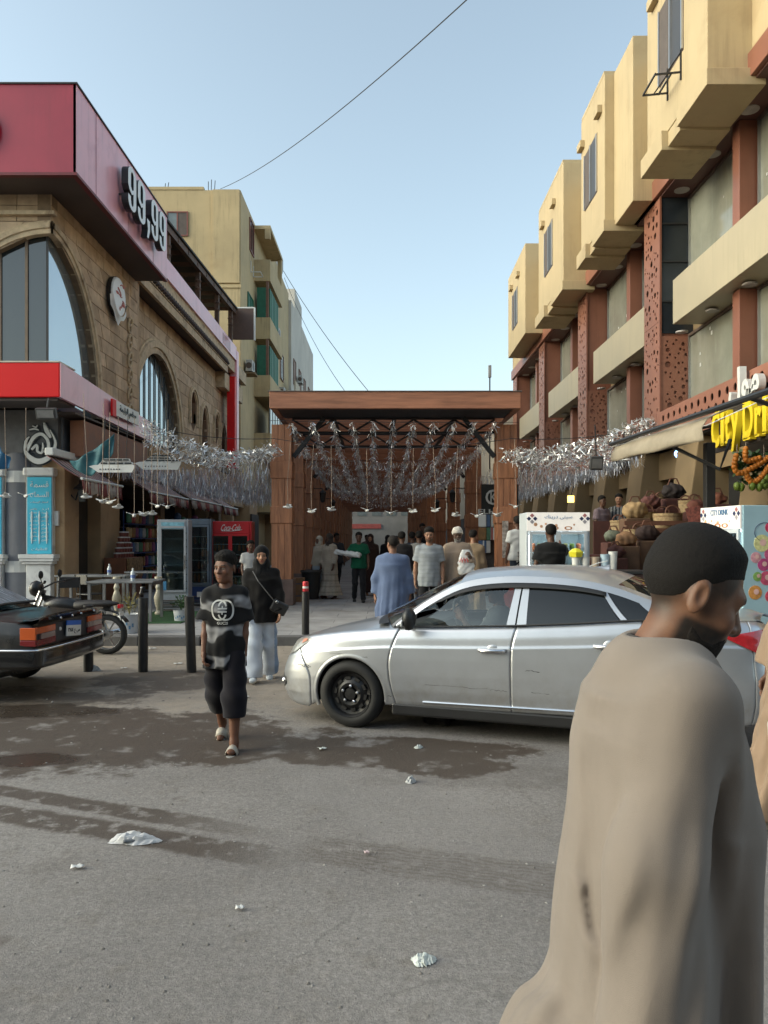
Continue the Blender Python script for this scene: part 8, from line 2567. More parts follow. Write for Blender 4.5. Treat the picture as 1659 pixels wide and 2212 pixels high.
def awning(label,y0,y1,z,x0=-7.15,x1=-6.25,zr=0.5):
 a = thing('striped_awning',label,'awning',(0,0,0),group='striped shop awnings')
 n = 12
 rows = [[(x0 + (x1 - x0) * j / 5,y0 + (y1 - y0) * i / n,z + zr - zr * (j / 5) - 0.03 * math.sin(pi * j / 5)) for j in range(6)] for i in range(n + 1)]
 O('canopy',B().grid(rows),m_str,a,smooth=True,solid=0.01)
 nv = max(14,int((y1 - y0) / 0.055));rows = []
 for i in range(nv + 1):
  y = y0 + (y1 - y0) * i / nv
  sc_ = 0.05 * abs(math.sin(i * pi / 2.0)) + 0.02 * math.sin(i * 0.9)
  rows.append([(x1 + 0.015 * math.sin(i * 1.3),y,z - 0.01),(x1 + 0.03 * math.sin(i * 1.3 + .5),y,z - 0.14),(x1 + 0.05 * math.sin(i * 1.3 + 1),y,z - 0.27 - sc_)])
 O('valance',B().grid(rows),m_str,a,smooth=True,solid=0.006)
 O('front_bar',B().tube([(x1,y0 - 0.03,z),(x1,y1 + 0.03,z)],0.03,8),m_white,a)
 O('roller_box',B().box(x0 - 0.02,x0 + 0.16,y0 - 0.02,y1 + 0.02,z + zr - 0.02,z + zr + 0.14),m_white,a,bevel=0.02)
 for y in (y0 + 0.12,y1 - 0.12):
  O('arm',B().bar((x0 + 0.1,y,z + zr - 0.1),(x1,y,z - 0.02),0.03),m_steel,a)
awning('striped awning over the doorway beside the tan corner pier',15.9,18.3,2.98,x0=-7.05,x1=-6.3)
awning('striped awning behind the ship signs above the grey fridge',20.9,25.0,3.02,x0=-7.2,x1=-6.45)
awning('striped awning farther along above the red fridge',25.4,30.0,3.05,x0=-7.2,x1=-6.45)
awning('farthest short striped awning next to the pergola post',30.3,33.0,3.02,x0=-7.2,x1=-6.4)
def ship(label,u0,u1,v0,v1,Y,decks):
 s_ = thing('ship_sign',label,'sign',(ux((u0 + u1) / 2,Y),Y,vz(v1,Y)))
 W_,H_ = ux(u1,Y) - ux(u0,Y),vz(v0,Y) - vz(v1,Y)
 rot = Matrix.Rotation(R(90),4,'X')
 hull = [(-W_ / 2,H_ * 0.42),(-W_ * 0.42,H_ * 0.28),(-W_ * 0.30,0),(W_ * 0.44,0),(W_ * 0.5,H_ * 0.40),(W_ * 0.5,H_ * 0.52),(-W_ * 0.38,H_ * 0.52)]
 O('hull',B().prism(hull,0.06,rot),m_white,s_,fixn=True)
 for d_ in range(decks):
  z0 = H_ * (0.52 + 0.24 * d_ * (2 / decks));h_ = H_ * 0.20 * (2 / decks)
  x0,x1 = -W_ * (0.30 - 0.07 * d_),W_ * (0.46 - 0.06 * d_)
  O('deck',B().prism([(x0,z0),(x1,z0),(x1 - 0.02,z0 + h_),(x0 + W_ * 0.06,z0 + h_)],0.05,rot),m_white,s_,fixn=True)
  nwin = 2 + decks
  for q in range(nwin):
   xa = x0 + (x1 - x0) * (q + 0.35) / (nwin + 0.4)
   O('deck_window',B().box(xa,xa + (x1 - x0) / (nwin + 1.2),-0.066,-0.052,z0 + h_ * 0.30,z0 + h_ * 0.85),m_lets,s_)
 for q in range(8):
  xa = -W_ * 0.25 + W_ * 0.42 * q / 7
  O('porthole',B().lathe([(0.014,-0.062),(0.014,-0.068)],(xa,0,H_ * 0.22),10,axis='y'),m_lets,s_,fixn=True)
 for xa in (-W_ * 0.2,W_ * 0.3):
  O('hanger',B().tube([(xa,-0.03,H_ * 0.9),(xa,0.1,H_ + 0.9)],0.008,5),m_steel,s_)
ship('white yacht shaped sign with two decks hanging above the doorway awning',194,293,990,1021,15.6,2)
ship('white yacht shaped sign with three decks beside the first',291,392,982,1015,17.4,3)
def drape(label,pts,mat,th=0.01):
 n1,n2 = 12,8
 A_,B_,C2,D_ = [Vector(p) for p in pts]
 rr = random.Random(8)
 rows = []
 for i in range(n1 + 1):
  s_ = i / n1;row = []
  for j in range(n2 + 1):
   t_ = j / n2
   p = A_.lerp(B_,s_).lerp(D_.lerp(C2,s_),t_)
   p.z -= 0.25 * math.sin(pi * s_) * (0.4 + 0.6 * t_) + 0.03 * math.sin(9 * s_ + 4 * t_)
   p.y += 0.06 * math.sin(14 * s_ + 3 * t_)
   row.append(p)
  rows.append(row)
 return O('netting',B().grid(rows),mat,None,label=label,cat='netting',smooth=True,solid=th)
m_teal = M('teal_netting',(0.035,0.13,0.16),0.7,var=0.35,scale=4)
drape('teal netting swagged under the canopy beside the calligraphy emblem',[at(150,995,15.9),at(245,935,15.7),at(246,978,15.8),at(160,1015,16.0)],m_teal)
drape('blue netting hanging at the very edge of the photo under the red canopy',[at(-40,905,15.9),at(20,985,15.9),at(22,1010,15.9),at(-40,960,15.9)],M('blue_netting',(0.02,0.12,0.24),0.7,var=0.3))
wl = thing('wall_lantern','black wall lantern on the tan corner pier','lamp',(-6.85,17.3,2.75))
O('arm',B().tube([(-0.28,0,0),(-0.15,0,-0.15),(0,0,0.32)],0.02,6),m_steel,wl)
O('hood',B().lathe([(0.19,0.1),(0.16,0.14),(0.04,0.26),(0.0,0.28)],n=12),m_steel,wl)
O('glass',B().lathe([(0.07,-0.18),(0.11,0.09)],n=8),M('lantern_glass',(0.10,0.11,0.11),0.15),wl)
O('timber_canopy',B().box(-7.0,-6.7,17.0,21.5,3.55,4.35),M('timber_fascia'),RS)
m_fgrey = M('fridge_grey',(0.34,0.36,0.39),0.4,var=0.1,scale=3)
m_fglass = glass_mat('fridge_glass',(0.75,0.82,0.82),0.06)
def fridge(label,x,y,rz,w_,h_,d_,frame,inner,shelves,head=None,vents=True,doors=1,lit=0.0,z=PZ,base=0.28,side=None):
 f = thing('drinks_fridge',label,'fridge',(x,y,z),rz)
 t_ = 0.05
 hh_ = 0.30 if head else 0.14
 for sx_ in (-1,1):
  O('side_panel',B().box(*(sorted((sx_ * w_ / 2,sx_ * (w_ / 2 - t_)))),-d_ / 2,d_ / 2,0.06,h_),frame if side is None else side,f,bevel=0.01)
 O('back_panel',B().box(-w_ / 2 + t_,w_ / 2 - t_,d_ / 2 - 0.05,d_ / 2 - .001,0.06,h_),inner,f)
 O('top_box',B().box(-w_ / 2 + t_,w_ / 2 - t_,-d_ / 2 - 0.01,d_ / 2 - 0.051,h_ - hh_,h_),frame,f,bevel=0.01)
 O('base',B().box(-w_ / 2 + t_,w_ / 2 - t_,-d_ / 2,d_ / 2 - 0.051,0.06,base),frame,f)
 if vents:
  for k in range(4):
   O('vent_slat',B().box(-w_ / 2 + 0.09,w_ / 2 - 0.09,-d_ / 2 - 0.012,-d_ / 2 - 0.001,0.09 + k * 0.045,0.115 + k * 0.045),m_frame if k % 2 else m_lets,f)
 z0,z1 = base,h_ - hh_
 for k in range(shelves):
  zz = z0 + (z1 - z0) * (k + 0.08 if k == 0 else k) / shelves
  O('shelf',B().box(-w_ / 2 + t_ + .005,w_ / 2 - t_ - .005,-d_ / 2 + 0.08,d_ / 2 - 0.06,zz,zz + 0.015),M('shelf_pale',(0.42,0.48,0.50),0.4,var=0.05),f)
 for k in range(doors):
  xa,xb = -w_ / 2 + t_ + (w_ - 2 * t_) * k / doors,-w_ / 2 + t_ + (w_ - 2 * t_) * (k + 1) / doors
  dr = thing('door',None,None);dr.parent = f
  for (a,b_,za,zb) in ((xa,xa + 0.045,z0,z1),(xb - 0.045,xb,z0,z1),(xa + .046,xb - .046,z0,z0 + 0.05),(xa + .046,xb - .046,z1 - 0.05,z1)):
   O('frame',B().box(a + .001,b_ - .001,-d_ / 2 - 0.035,-d_ / 2 - .002,za + .001,zb - .001),frame,dr)
  O('glass',B().box(xa + .047,xb - .047,-d_ / 2 - 0.02,-d_ / 2 - 0.014,z0 + .051,z1 - .051),m_fglass,dr)
  O('handle',B().tube([(xb - 0.02,-d_ / 2 - 0.06,z0 + 0.5),(xb - 0.02,-d_ / 2 - 0.06,z0 + 0.8)],0.012,6),m_steel,dr)
 for sx_ in (-1,1):
  for yy in (-d_ / 2 + .06,d_ / 2 - .06):
   O('foot',B().lathe([(0.02,0),(0.02,0.06)],(sx_ * (w_ / 2 - 0.06),yy,0),8),m_steel,f)
 if lit:
  for sx_ in (-1,1):
   O('light_strip',B().box(*(sorted((sx_ * (w_ / 2 - t_ - .008),sx_ * (w_ / 2 - t_ - .030)))),-d_ / 2 + 0.03,-d_ / 2 + 0.05,z0 + .06,z1 - .06),M('fridge_light',(0.9,0.95,1.0),0.5,var=0,emit=(0.85,0.95,1.0),estr=lit),f)
  O('light_strip',B().box(-w_ / 2 + .1,w_ / 2 - .1,-d_ / 2 + 0.06,-d_ / 2 + 0.09,z1 - .03,z1 - .008),M('fridge_light'),f)
 return f
def fill(f,kind,w_,d_,zs,n,mats,h_=0.16,r=0.032,seed=0,rows=1):
 """separate goods standing on the shelves"""
 rr = random.Random(seed)
 M4 = f.matrix_world if False else Matrix.Translation(f.location) @ Matrix.Rotation(f.rotation_euler.z,4,'Z')
 pm = {}
 for zi,z in enumerate(zs):
  for k in range(n):
   if rr.random() < 0.08: continue
   x = -w_ / 2 + w_ * (k + 0.5) / n
   p = M4 @ Vector((x,-d_ / 2 + 0.16,z + 0.016))
   mt = rr.choice(mats)
   key = mt.name
   if kind == 'cup':
    prof = [(r * 0.8,0),(r * 1.05,h_ * 0.8),(r * 1.15,h_ * 0.82),(r * 0.9,h_ * 0.98),(0.0,h_)]
   else:
    prof = [(r * 0.95,0),(r,0.02),(r,h_ * 0.62),(r * 0.4,h_ * 0.82),(r * 0.42,h_),(0.0,h_)]
   if key not in pm:
    pm[key] = B().lathe(prof,n=10).mesh(kind);pm[key].materials.append(mt)
    pm[key].polygons.foreach_set('use_smooth',[True] * len(pm[key].polygons))
   o = bpy.data.objects.new('drink_' + kind,pm[key]);COL.objects.link(o);o.location = p
   yield o,zi,k
NUM = ['first','second','third','fourth','fifth','sixth','seventh','eighth','ninth','tenth']
gf_ = fridge('empty grey glass door fridge with white shelves beside the tables',ux(378,17.0),17.0,0.12,0.66,2.0,0.62,m_fgrey,M('fridge_inner',(0.58,0.62,0.63),0.5,var=0.15),5,base=0.42)
O('header_sticker',B().box(-0.24,0.24,-0.338,-0.331,1.80,1.94),M('sky_sticker',(0.20,0.42,0.52),0.4,var=0.3,scale=12),gf_)
O('header_board',B().box(-0.26,0.26,-0.330,-0.318,1.78,1.96),m_fgrey,gf_)
O('price_card',B().box(-0.25,-0.13,-0.355,-0.347,0.47,0.66),M('blue_card',(0.08,0.26,0.45),0.5),gf_)
for k in range(9):
 O('rust_mark',B().box(0.245 + 0.02 * (k % 2),0.30,-0.322,-0.3105,0.5 + k * 0.15,0.515 + k * 0.15),M('rust_dark',(0.06,0.045,0.04),0.8),gf_)
df = fridge('dark blue fridge of bottles behind the empty grey one',ux(432,18.3),18.3,0.08,0.62,2.05,0.6,M('fridge_blue_grey',(0.10,0.13,0.17),0.45),m_shopdark,5,base=0.5)
O('blue_panel',B().box(-0.26,0.26,-0.312,-0.301,0.12,0.46),M('deep_blue',(0.01,0.03,0.12),0.4),df)
O('logo_patch',B().box(-0.02,0.10,-0.318,-0.3125,0.22,0.34),m_white,df)
for o,zi,k in fill(df,'bottle',0.48,0.6,[0.55,0.86,1.15,1.44],5,[M('cola_brown',(0.03,0.012,0.008),0.2),M('orange_drink',(0.35,0.10,0.01),0.25),M('green_drink',(0.02,0.10,0.03),0.2)],0.22,seed=1):
 props(o,'%s bottle on shelf %s from the bottom in the dark blue fridge' % (NUM[k],['one','two','three','four'][zi]),'bottle','bottles in the dark blue fridge')
m_cola = M('fridge_red',(0.42,0.012,0.018),0.35,var=0.08,scale=4,coat=0.3)
rf_ = fridge('red two door cola fridge by the pergola post',ux(502,18.6),18.6,0.05,1.0,2.0,0.65,m_cola,m_shopdark,5,head=True,doors=2,base=0.42)
lt = fit_text(text_mesh('Coca-Cola',1,0.006),0.46,0.15)
for v in lt.vertices: v.co.x += v.co.y * 0.35
O('lettering',lt,m_white,rf_,rot=(R(90),0,0),loc=(0.02,-0.342,1.85))
O('underline',B().tube([(-0.2,-0.345,1.77),(0.05,-0.345,1.765),(0.28,-0.345,1.80)],0.006,5),m_white,rf_)
for o,zi,k in fill(rf_,'bottle',0.86,0.65,[0.47,0.74,1.0,1.28],9,[M('cola_brown'),M('red_drink',(0.30,0.02,0.02),0.25),M('green_drink'),M('orange_drink')],0.2,seed=2):
 props(o,'%s bottle on shelf %s from the bottom in the red cola fridge' % (NUM[k],['one','two','three','four'][zi]),'bottle','bottles in the red cola fridge')
m_tab = M('grey_table_steel',(0.22,0.225,0.23),0.4,0.4,var=0.2,scale=4)
def table(label,x,y,rz,w_,d_,h_=0.80):
 t_ = thing('steel_table',label,'table',(x,y,PZ),rz,group='grey steel tables before the restaurant')
 O('tabletop',B().box(-w_ / 2,w_ / 2,-d_ / 2,d_ / 2,h_ - 0.035,h_),m_tab,t_,bevel=0.006)
 for sx_ in (-1,1):
  for sy in (-1,1):
   O('leg',B().box(sx_ * (w_ / 2 - 0.06) - .025,sx_ * (w_ / 2 - 0.06) + .025,sy * (d_ / 2 - 0.06) - .025,sy * (d_ / 2 - 0.06) + .025,0,h_ - 0.036),m_tab,t_)
  O('apron',B().box(sx_ * (w_ / 2 - .06) - .012,sx_ * (w_ / 2 - .06) + .012,-d_ / 2 + .09,d_ / 2 - .09,h_ - 0.09,h_ - 0.037),m_tab,t_)
 return t_
table('grey steel table with a water bottle, nearest the bollard',ux(262,14.6),14.9,0.05,1.25,1.0,0.78)
table('long grey steel table behind the first near the tan pier',ux(205,16.2),16.3,-0.04,1.5,0.7,0.82)
table('grey steel table in the back row before the dark shop',ux(320,16.9),17.4,0.0,1.2,0.6,0.85)
def bottle(label,u,v,Y,s=1.0):
 p = at(u,v,Y)
 b_ = thing('water_bottle',label,'bottle',p)
 O('body',B().lathe([(0.036,0),(0.038,0.01),(0.036,0.06),(0.038,0.13),(0.034,0.165),(0.015,0.20),(0.014,0.215)],n=14),M('bottle_plastic',(0.50,0.55,0.58),0.15,var=0.1),b_,smooth=True)
 O('label_wrap',B().lathe([(0.0385,0.075),(0.0385,0.125)],n=14,cap=False),M('label_blue',(0.10,0.16,0.38),0.4,var=0.4,scale=40),b_)
 O('cap',B().lathe([(0.016,0.215),(0.016,0.238),(0.0,0.24)],n=12),m_white,b_)
 b_.scale = (s,s,s)
bottle('clear water bottle with a blue label on the nearest steel table',287,1258,14.75,1.15)
bottle('clear water bottle standing on the long table near the pier',236,1245,16.2,1.1)
st_ = thing('red_stool','round red plastic stool seat behind the black saloon','stool',(ux(160,13.0),13.0,PZ))
O('seat',B().lathe([(0.0,0.48),(0.17,0.475),(0.185,0.455),(0.17,0.44),(0.0,0.44)],n=20),M('red_plastic',(0.50,0.02,0.03),0.4),st_,smooth='auto',fixn=True)
for k in range(4):
 a = pi / 4 + pi / 2 * k
 O('leg',B().tube([(0.10 * math.cos(a),0.10 * math.sin(a),0.44),(0.17 * math.cos(a),0.17 * math.sin(a),0)],0.015,6),m_steel,st_)
def metal_chair(label,u,Y,rz):
 c = thing('metal_chair',label,'chair',(ux(u,Y),Y,PZ),rz,group='dark metal chairs at the tables')
 for sx_ in (-1,1):
  O('rear_leg',B().tube([(0.19 * sx_,0.2,0),(0.19 * sx_,0.18,0.45),(0.18 * sx_,0.24,0.86)],0.012,6),m_steel,c)
  O('front_leg',B().tube([(0.19 * sx_,-0.18,0),(0.19 * sx_,-0.18,0.45)],0.012,6),m_steel,c)
 O('seat',B().box(-0.2,0.2,-0.2,0.2,0.45,0.475),m_plast,c,bevel=0.01)
 O('backrest',B().box(-0.18,0.18,0.215,0.235,0.66,0.86),m_plast,c,bevel=0.01)
metal_chair('dark metal chair between the pier and the red stool',150,14.2,0.4)
metal_chair('dark metal chair at the long table beside the door',196,15.6,2.6)
for (u,Y,lab) in ((252,15.8,'cream turned baluster under the nearest steel table'),(342,15.9,'cream turned baluster beside the black bollard')):
 O('baluster',B().lathe([(0.07,0),(0.075,0.05),(0.035,0.10),(0.085,0.30),(0.09,0.38),(0.04,0.52),(0.06,0.58),(0.035,0.66),(0.075,0.74),(0.075,0.80)],(ux(u,Y),Y,PZ),16),M('cream_stone',(0.50,0.46,0.36),0.6,var=0.1),None,smooth='auto',label=lab,cat='baluster')
O('turf_mat',B().box(ux(300,15.5),ux(425,15.5),14.3,16.6,PZ + .004,PZ + 0.02),M('artificial_turf',(0.020,0.075,0.022),0.95,var=0.5,scale=60,bump=1.0,bscale=200),None,label='green artificial turf mat under the tables',cat='mat')
m_leaf = M('leaf_green',(0.035,0.085,0.022),0.6,var=0.4,scale=30)
m_leafy = M('leaf_yellow',(0.20,0.17,0.05),0.7,var=0.4,scale=30)
def bucket_plant(label,u,v,Y,r=0.17,h_=0.30,mat=None,n=60,hgt=0.4,seed=1):
 p = at(u,v,Y);p.z = max(p.z,0)
 t_ = thing('bucket_plant',label,'potted plant',p)
 bk = O('bucket',B().lathe([(r * 0.82,0),(r,h_ * 0.97),(r * 1.06,h_ * 0.97),(r * 1.06,h_),(r * 0.95,h_),(r * 0.9,h_ * 0.9),(0.0,h_ * 0.9)],n=24),M('bucket_white',(0.46,0.48,0.50),0.5,var=0.1),t_,smooth='auto')
 rr = random.Random(seed)
 for k in range(5):
  a0 = -2.2 + k * 0.3
  O('label_patch',B().grid([[(r * 0.925 * math.cos(a0 + q * 0.06),r * 0.925 * math.sin(a0 + q * 0.06),z) for q in range(4)] for z in (h_ * (0.25 + 0.10 * (k % 3)),h_ * (0.42 + 0.12 * (k % 3)))]),M('bucket_print',(0.10,0.22,0.36),0.5,var=0.4,scale=30),bk)
 bb = B()
 for k in range(n):
  a = rr.uniform(0,6.28);q = rr.random()
  base = Vector((rr.uniform(-.06,.06),rr.uniform(-.06,.06),h_ * 0.9))
  tip = base + Vector((math.cos(a) * q * 0.2,math.sin(a) * q * 0.2,hgt * rr.uniform(0.4,1.0)))
  m1 = base.lerp(tip,rr.uniform(.4,.9))
  s_ = Vector((-math.sin(a),math.cos(a),rr.uniform(-.5,.5))) * rr.uniform(0.012,0.03)
  tip2 = m1 + Vector((math.cos(a),math.sin(a),rr.uniform(-.3,.6))) * rr.uniform(.05,.1)
  bb.add([m1,m1.lerp(tip2,.5) + s_,tip2,m1.lerp(tip2,.5) - s_],[(0,1,2,3)])
 O('foliage',bb,mat or m_leaf,t_,kind='stuff')
 for k in range(7):
  a = rr.uniform(0,6.28)
  O('stem',B().tube([(0,0,h_ * .9),(0.05 * math.cos(a),0.05 * math.sin(a),h_ + hgt * 0.5),(0.12 * math.cos(a),0.12 * math.sin(a),h_ + hgt * 0.85)],0.005,5),mat or m_leaf,t_)
bucket_plant('yellowing plant in a white paint bucket beside the black bollard',279,1367,12.9,0.185,0.32,m_leafy,80,0.42,3)
bucket_plant('green plant in a white bucket before the grey fridge',391,1342,14.7,0.145,0.22,m_leaf,120,0.32,4)
shelf = O('goods_counter',B().box(-7.1,-6.55,19.3,20.55,PZ,1.25),M('timber_fascia'),None,label='low brown counter under the pyramid of jars',cat='counter',bevel=0.01)
O('bread_crate',B().box(-6.54,-6.48,19.35,20.45,0.75,1.24),M('basketware',(0.22,0.13,0.055),0.8,var=0.6,scale=14),None,label='front of a brown bread crate on the counter',cat='crate')
jm = B().lathe([(0.085,0),(0.09,0.11),(0.09,0.12),(0.0,0.125)],n=12).mesh('jar');jm.materials.append(M('jar_red',(0.16,0.05,0.04),0.3,var=0.3))
lm_ = B().lathe([(0.092,0.1),(0.092,0.13),(0.0,0.131)],n=12).mesh('lid');lm_.materials.append(m_white)
ROWN = ['bottom','second','third','fourth','top']
for r0 in range(5):
 for k in range(6 - r0):
  j = thing('jar','%s jar in the %s row of the jar pyramid on the counter' % (NUM[k],ROWN[r0]),'jar',(-6.80,19.4 + r0 * 0.1 + k * 0.2,1.252 + r0 * 0.135),group='jars in the pyramid')
  for nm,me in (('glass',jm),('lid',lm_)):
   o = bpy.data.objects.new(nm,me);COL.objects.link(o);o.parent = j
rr = random.Random(17)
goods_m = [M('goods_%d' % i,c,0.6,var=0.3,scale=12) for i,c in enumerate(((0.30,0.05,0.04),(0.05,0.10,0.20),(0.32,0.22,0.10),(0.25,0.25,0.24),(0.20,0.10,0.03),(0.05,0.14,0.08),(0.16,0.04,0.12)))]
COLN = ['red','blue','tan','grey','brown','green','purple']
HT = ['low','waist high','chest high','eye level']
sh_ = thing('shop_shelving','dark shelving full of goods inside the restaurant shops','shelving',(0,0,0))
O('back',B().box(-8.2,-8.1,20.7,32.5,PZ,3.0),m_dark,sh_)
for zz in (0.6,1.1,1.6,2.1):
 O('shelf',B().box(-8.1,-7.7,20.7,32.5,zz - .03,zz),m_frame,sh_)
seen = {}
for i in range(28):
 y = 20.9 + i * 0.41;zi = i % 4;zz = (0.6,1.1,1.6,2.1)[zi];ci = (i * 3 + i // 4) % 7
 w_ = rr.uniform(0.1,0.22);h_ = rr.uniform(0.15,0.34)
 nth = NUM[min(9,i // 4)]
 O('goods_box',B().box(-8.0,-7.72,y,y + w_,zz + .002,zz + h_),goods_m[ci],None,label='%s goods box %s in the %s bay of the shop shelving' % (COLN[ci],HT[zi],NUM[i // 4]),cat='box',group='goods boxes on the shop shelves',bevel=0.008)
for i in range(9):
 z = 0.75 + (i % 5) * 0.32;y = 17.8 + (i // 5) * 0.22
 O('snack_packet',B().obox((-7.28,y,z),(0.06,0.17,0.24),rx=rr.uniform(-.2,.2)),goods_m[(i * 3) % 7],None,label='%s snack packet %s up the doorpost beside the tan pier%s' % (COLN[(i * 3) % 7],['lowest','second','third','fourth','highest'][i % 5],'' if i < 5 else ', inner column'),cat='packet',group='snack packets by the doorway',bevel=0.02)
rk = thing('display_rack','blue wire rack of packets outside the dark shop behind the grey fridge','rack',(0,0,0))
for zz in (0.55,0.95,1.35,1.75,2.15):
 O('rack_shelf',B().box(-7.12,-6.86,20.75,23.6,zz - .02,zz),M('rack_blue',(0.03,0.05,0.14),0.5),rk)
for yy in (20.75,22.2,23.58):
 O('rack_upright',B().box(-7.12,-7.09,yy,yy + .03,PZ,2.5),M('rack_blue'),rk)
for zi,zz in enumerate((0.55,0.95,1.35,1.75,2.15)):
 for k in range(9):
  y = 20.86 + k * 0.30
  ci = (k * 2 + zi * 3) % 7
  O('packet',B().obox((-6.99,y,zz + 0.15),(0.10,0.22,0.28),rx=rr.uniform(-.12,.12),rz=rr.uniform(-.3,.3)),goods_m[ci],None,label='%s packet in the %s row of the blue rack, %s from the jar pyramid' % (COLN[ci],ROWN[zi],NUM[k]),cat='packet',group='packets in the blue rack',bevel=0.03)
for k in range(8):
 y = 24.8 + k * 0.75;ci = (k * 4 + 1) % 7
 O('hanging_toy',B().lathe([(0.0,-0.16),(0.10,-0.10),(0.13,0.0),(0.08,0.10),(0.0,0.14)],(-6.75,y,2.45 - 0.12 * (k % 3)),10),goods_m[ci],None,label='%s hanging goods bundle under the far awnings, %s from the grey fridge' % (COLN[ci],NUM[k]),cat='goods',group='hanging goods under the far awnings',smooth=True)
def bollard(label,u,v,h_,tilt=0.0,z=0.0,Y=None):
 Y = Y or FPX * (CAM_H - z) / (v - 1165)
 b_ = thing('bollard',label,'bollard',(ux(u,Y),Y,z),group='black steel bollards along the kerb')
 b_.rotation_euler = (0,tilt,0)
 O('post',B().lathe([(0.062,-0.05),(0.062,h_),(0.05,h_ + 0.006),(0.0,h_ + 0.008)],n=20),M('bollard_black',(0.012,0.012,0.013),0.45,var=0.3,scale=12),b_,smooth='auto')
 return b_,Y
bo,Y1 = bollard('straight black bollard with a small bottle standing on top',309,1451,0.96)
sbt = thing('small_bottle','small dark bottle standing on the straight bollard','bottle',(ux(309,Y1) - .02,Y1,0.972))
O('body',B().lathe([(0.028,0),(0.03,0.05),(0.012,0.09),(0.012,0.115)],n=12),M('bottle_dark',(0.02,0.015,0.012),0.2),sbt,smooth=True)
O('cap',B().lathe([(0.014,0.115),(0.014,0.13),(0,0.131)],n=10),m_white,sbt)
bollard('leaning black bollard next to the boy',414,1452,0.98,tilt=-0.035)
bollard('black bollard half hidden by the tail of the black saloon',191,1450,0.86)
b4,Y4 = bollard('black bollard with a red and white can on top beside the silver car nose',660,1378,0.70,z=PZ,Y=12.7)
can = thing('drinks_can','crushed red and white drinks can on the bollard by the car nose','can',(ux(660,12.7),12.7,PZ + 0.71))
O('can',B().lathe([(0.045,0),(0.05,0.01),(0.047,0.08),(0.05,0.15),(0.04,0.165),(0,0.166)],n=16),M('can_red',(0.50,0.04,0.05),0.35,var=0.5,scale=25),can,smooth='auto')
O('white_band',B().lathe([(0.0485,0.05),(0.0485,0.085)],n=16,cap=False),m_white,can)
m_card = M('cardboard',(0.22,0.125,0.065),0.85,var=0.25,scale=5)
def carton(label,u,v,Y,w_,h_,rz=0.0,dz=0.0):
 p = at(u,v,Y)
 c = thing('carton',label,'box',(p.x,Y,PZ + dz),rz,group='cartons by the pergola post')
 O('box',B().box(-w_ / 2,w_ / 2,-0.15,0.15,0,h_),m_card,c,bevel=0.006)
 O('tape',B().box(-w_ / 2 - .002,w_ / 2 + .002,-0.153,0.153,h_ * 0.47,h_ * 0.55),M('blue_tape',(0.04,0.07,0.13),0.5),c)
carton('lower brown carton stacked beside the first pergola post',643,1280,19.4,0.48,0.30)
carton('upper brown carton stacked beside the first pergola post',640,1260,19.4,0.42,0.30,0.06,0.302)
bin_ = thing('rubbish_bin','black plastic bin beside the cartons','bin',(ux(672,20.2),20.2,PZ))
O('body',B().lathe([(0.20,0),(0.26,0.72),(0.27,0.72),(0.27,0.75),(0.0,0.75)],n=18),M('bin_black',(0.012,0.012,0.012),0.5),bin_,smooth='auto')
O('rim',B().lathe([(0.272,0.70),(0.29,0.72),(0.272,0.76)],n=18,cap=False),m_plast,bin_)
# ---------------------------------------------------------------- right side: drinks stand and basket stall
def drink_fridge_lit(label,x,y,rz,text,text2,side=None):
 f = fridge(label,x,y,rz,1.02,2.0,0.62,M('fridge_white',(0.50,0.54,0.57),0.35,var=0.04),M('fridge_bright',(0.55,0.60,0.62),0.5,var=0.05),4,head=True,doors=2,lit=9.0,base=0.30,side=side)
 O('light_box',B().box(-0.50,0.50,-0.345,-0.325,1.705,2.0),M('light_box',(0.60,0.57,0.53),0.4,var=0.08,scale=9,emit=(1.0,0.93,0.84),estr=0.2),f)
 O('lettering',fit_text(text_mesh(text,1,0.003),0.44,0.075),M('sign_blue',(0.05,0.16,0.32),0.4),f,rot=(R(90),0,0),loc=(0.0,-0.349,1.925))
 rr = random.Random(len(text))
 O('picture',fit_text(text_mesh(text2,1,0.002),0.34,0.06),M('sign_orange',(0.50,0.20,0.06),0.4),f,rot=(R(90),0,0),loc=(0.05,-0.349,1.75))
 for sx_ in (-1,1):
  for q,(dx,dz) in enumerate(((0,0),(0.05,0.05),(0.05,-0.05),(0.10,0.0))):
   O('diamond',B().obox((sx_ * (0.47 - dx),-0.349,1.90 + dz),(0.05,0.004,0.05),ry=pi / 4),M(['diamond_navy','diamond_rose','diamond_grey','diamond_navy'][q],[(0.03,0.04,0.10),(0.40,0.16,0.16),(0.35,0.33,0.36),(0.03,0.04,0.10)][q],0.4),f)
 for q in range(7):
  O('fruit_print',B().lathe([(rr.uniform(0.012,0.03),-0.347),(0.0,-0.350)],(rr.uniform(-.4,.4),0,rr.uniform(1.73,1.82)),10,axis='y',cap=False),M('print_peach',(0.62,0.34,0.20),0.4),f)
 return f
cups = [M('cup_%d' % i,c,0.3,var=0.3,scale=30) for i,c in enumerate(((0.42,0.24,0.03),(0.40,0.10,0.03),(0.20,0.28,0.05),(0.50,0.40,0.12),(0.30,0.03,0.03)))]
CUPC = {'cup_0': 'amber','cup_1': 'orange','cup_2': 'green','cup_3': 'yellow','cup_4': 'red'}
f1 = drink_fridge_lit('lit white drinks fridge with Arabic lettering in front of the man in black',ux(1196,12.6),12.6,0.0,arabic('سيتى درينك'),'o o')
for o,zi,k in fill(f1,'cup',0.84,0.62,[0.62,0.98,1.33],8,cups,0.16,0.038,seed=5):
 props(o,'%s cup on the %s shelf of the lit fridge behind the man in black' % (NUM[k],['bottom','middle','upper'][zi]),'cup','juice cups in the fridge behind the man in black')
m_side = M('fridge_side_blue',(0.34,0.52,0.60),0.4,var=0.06,scale=3)
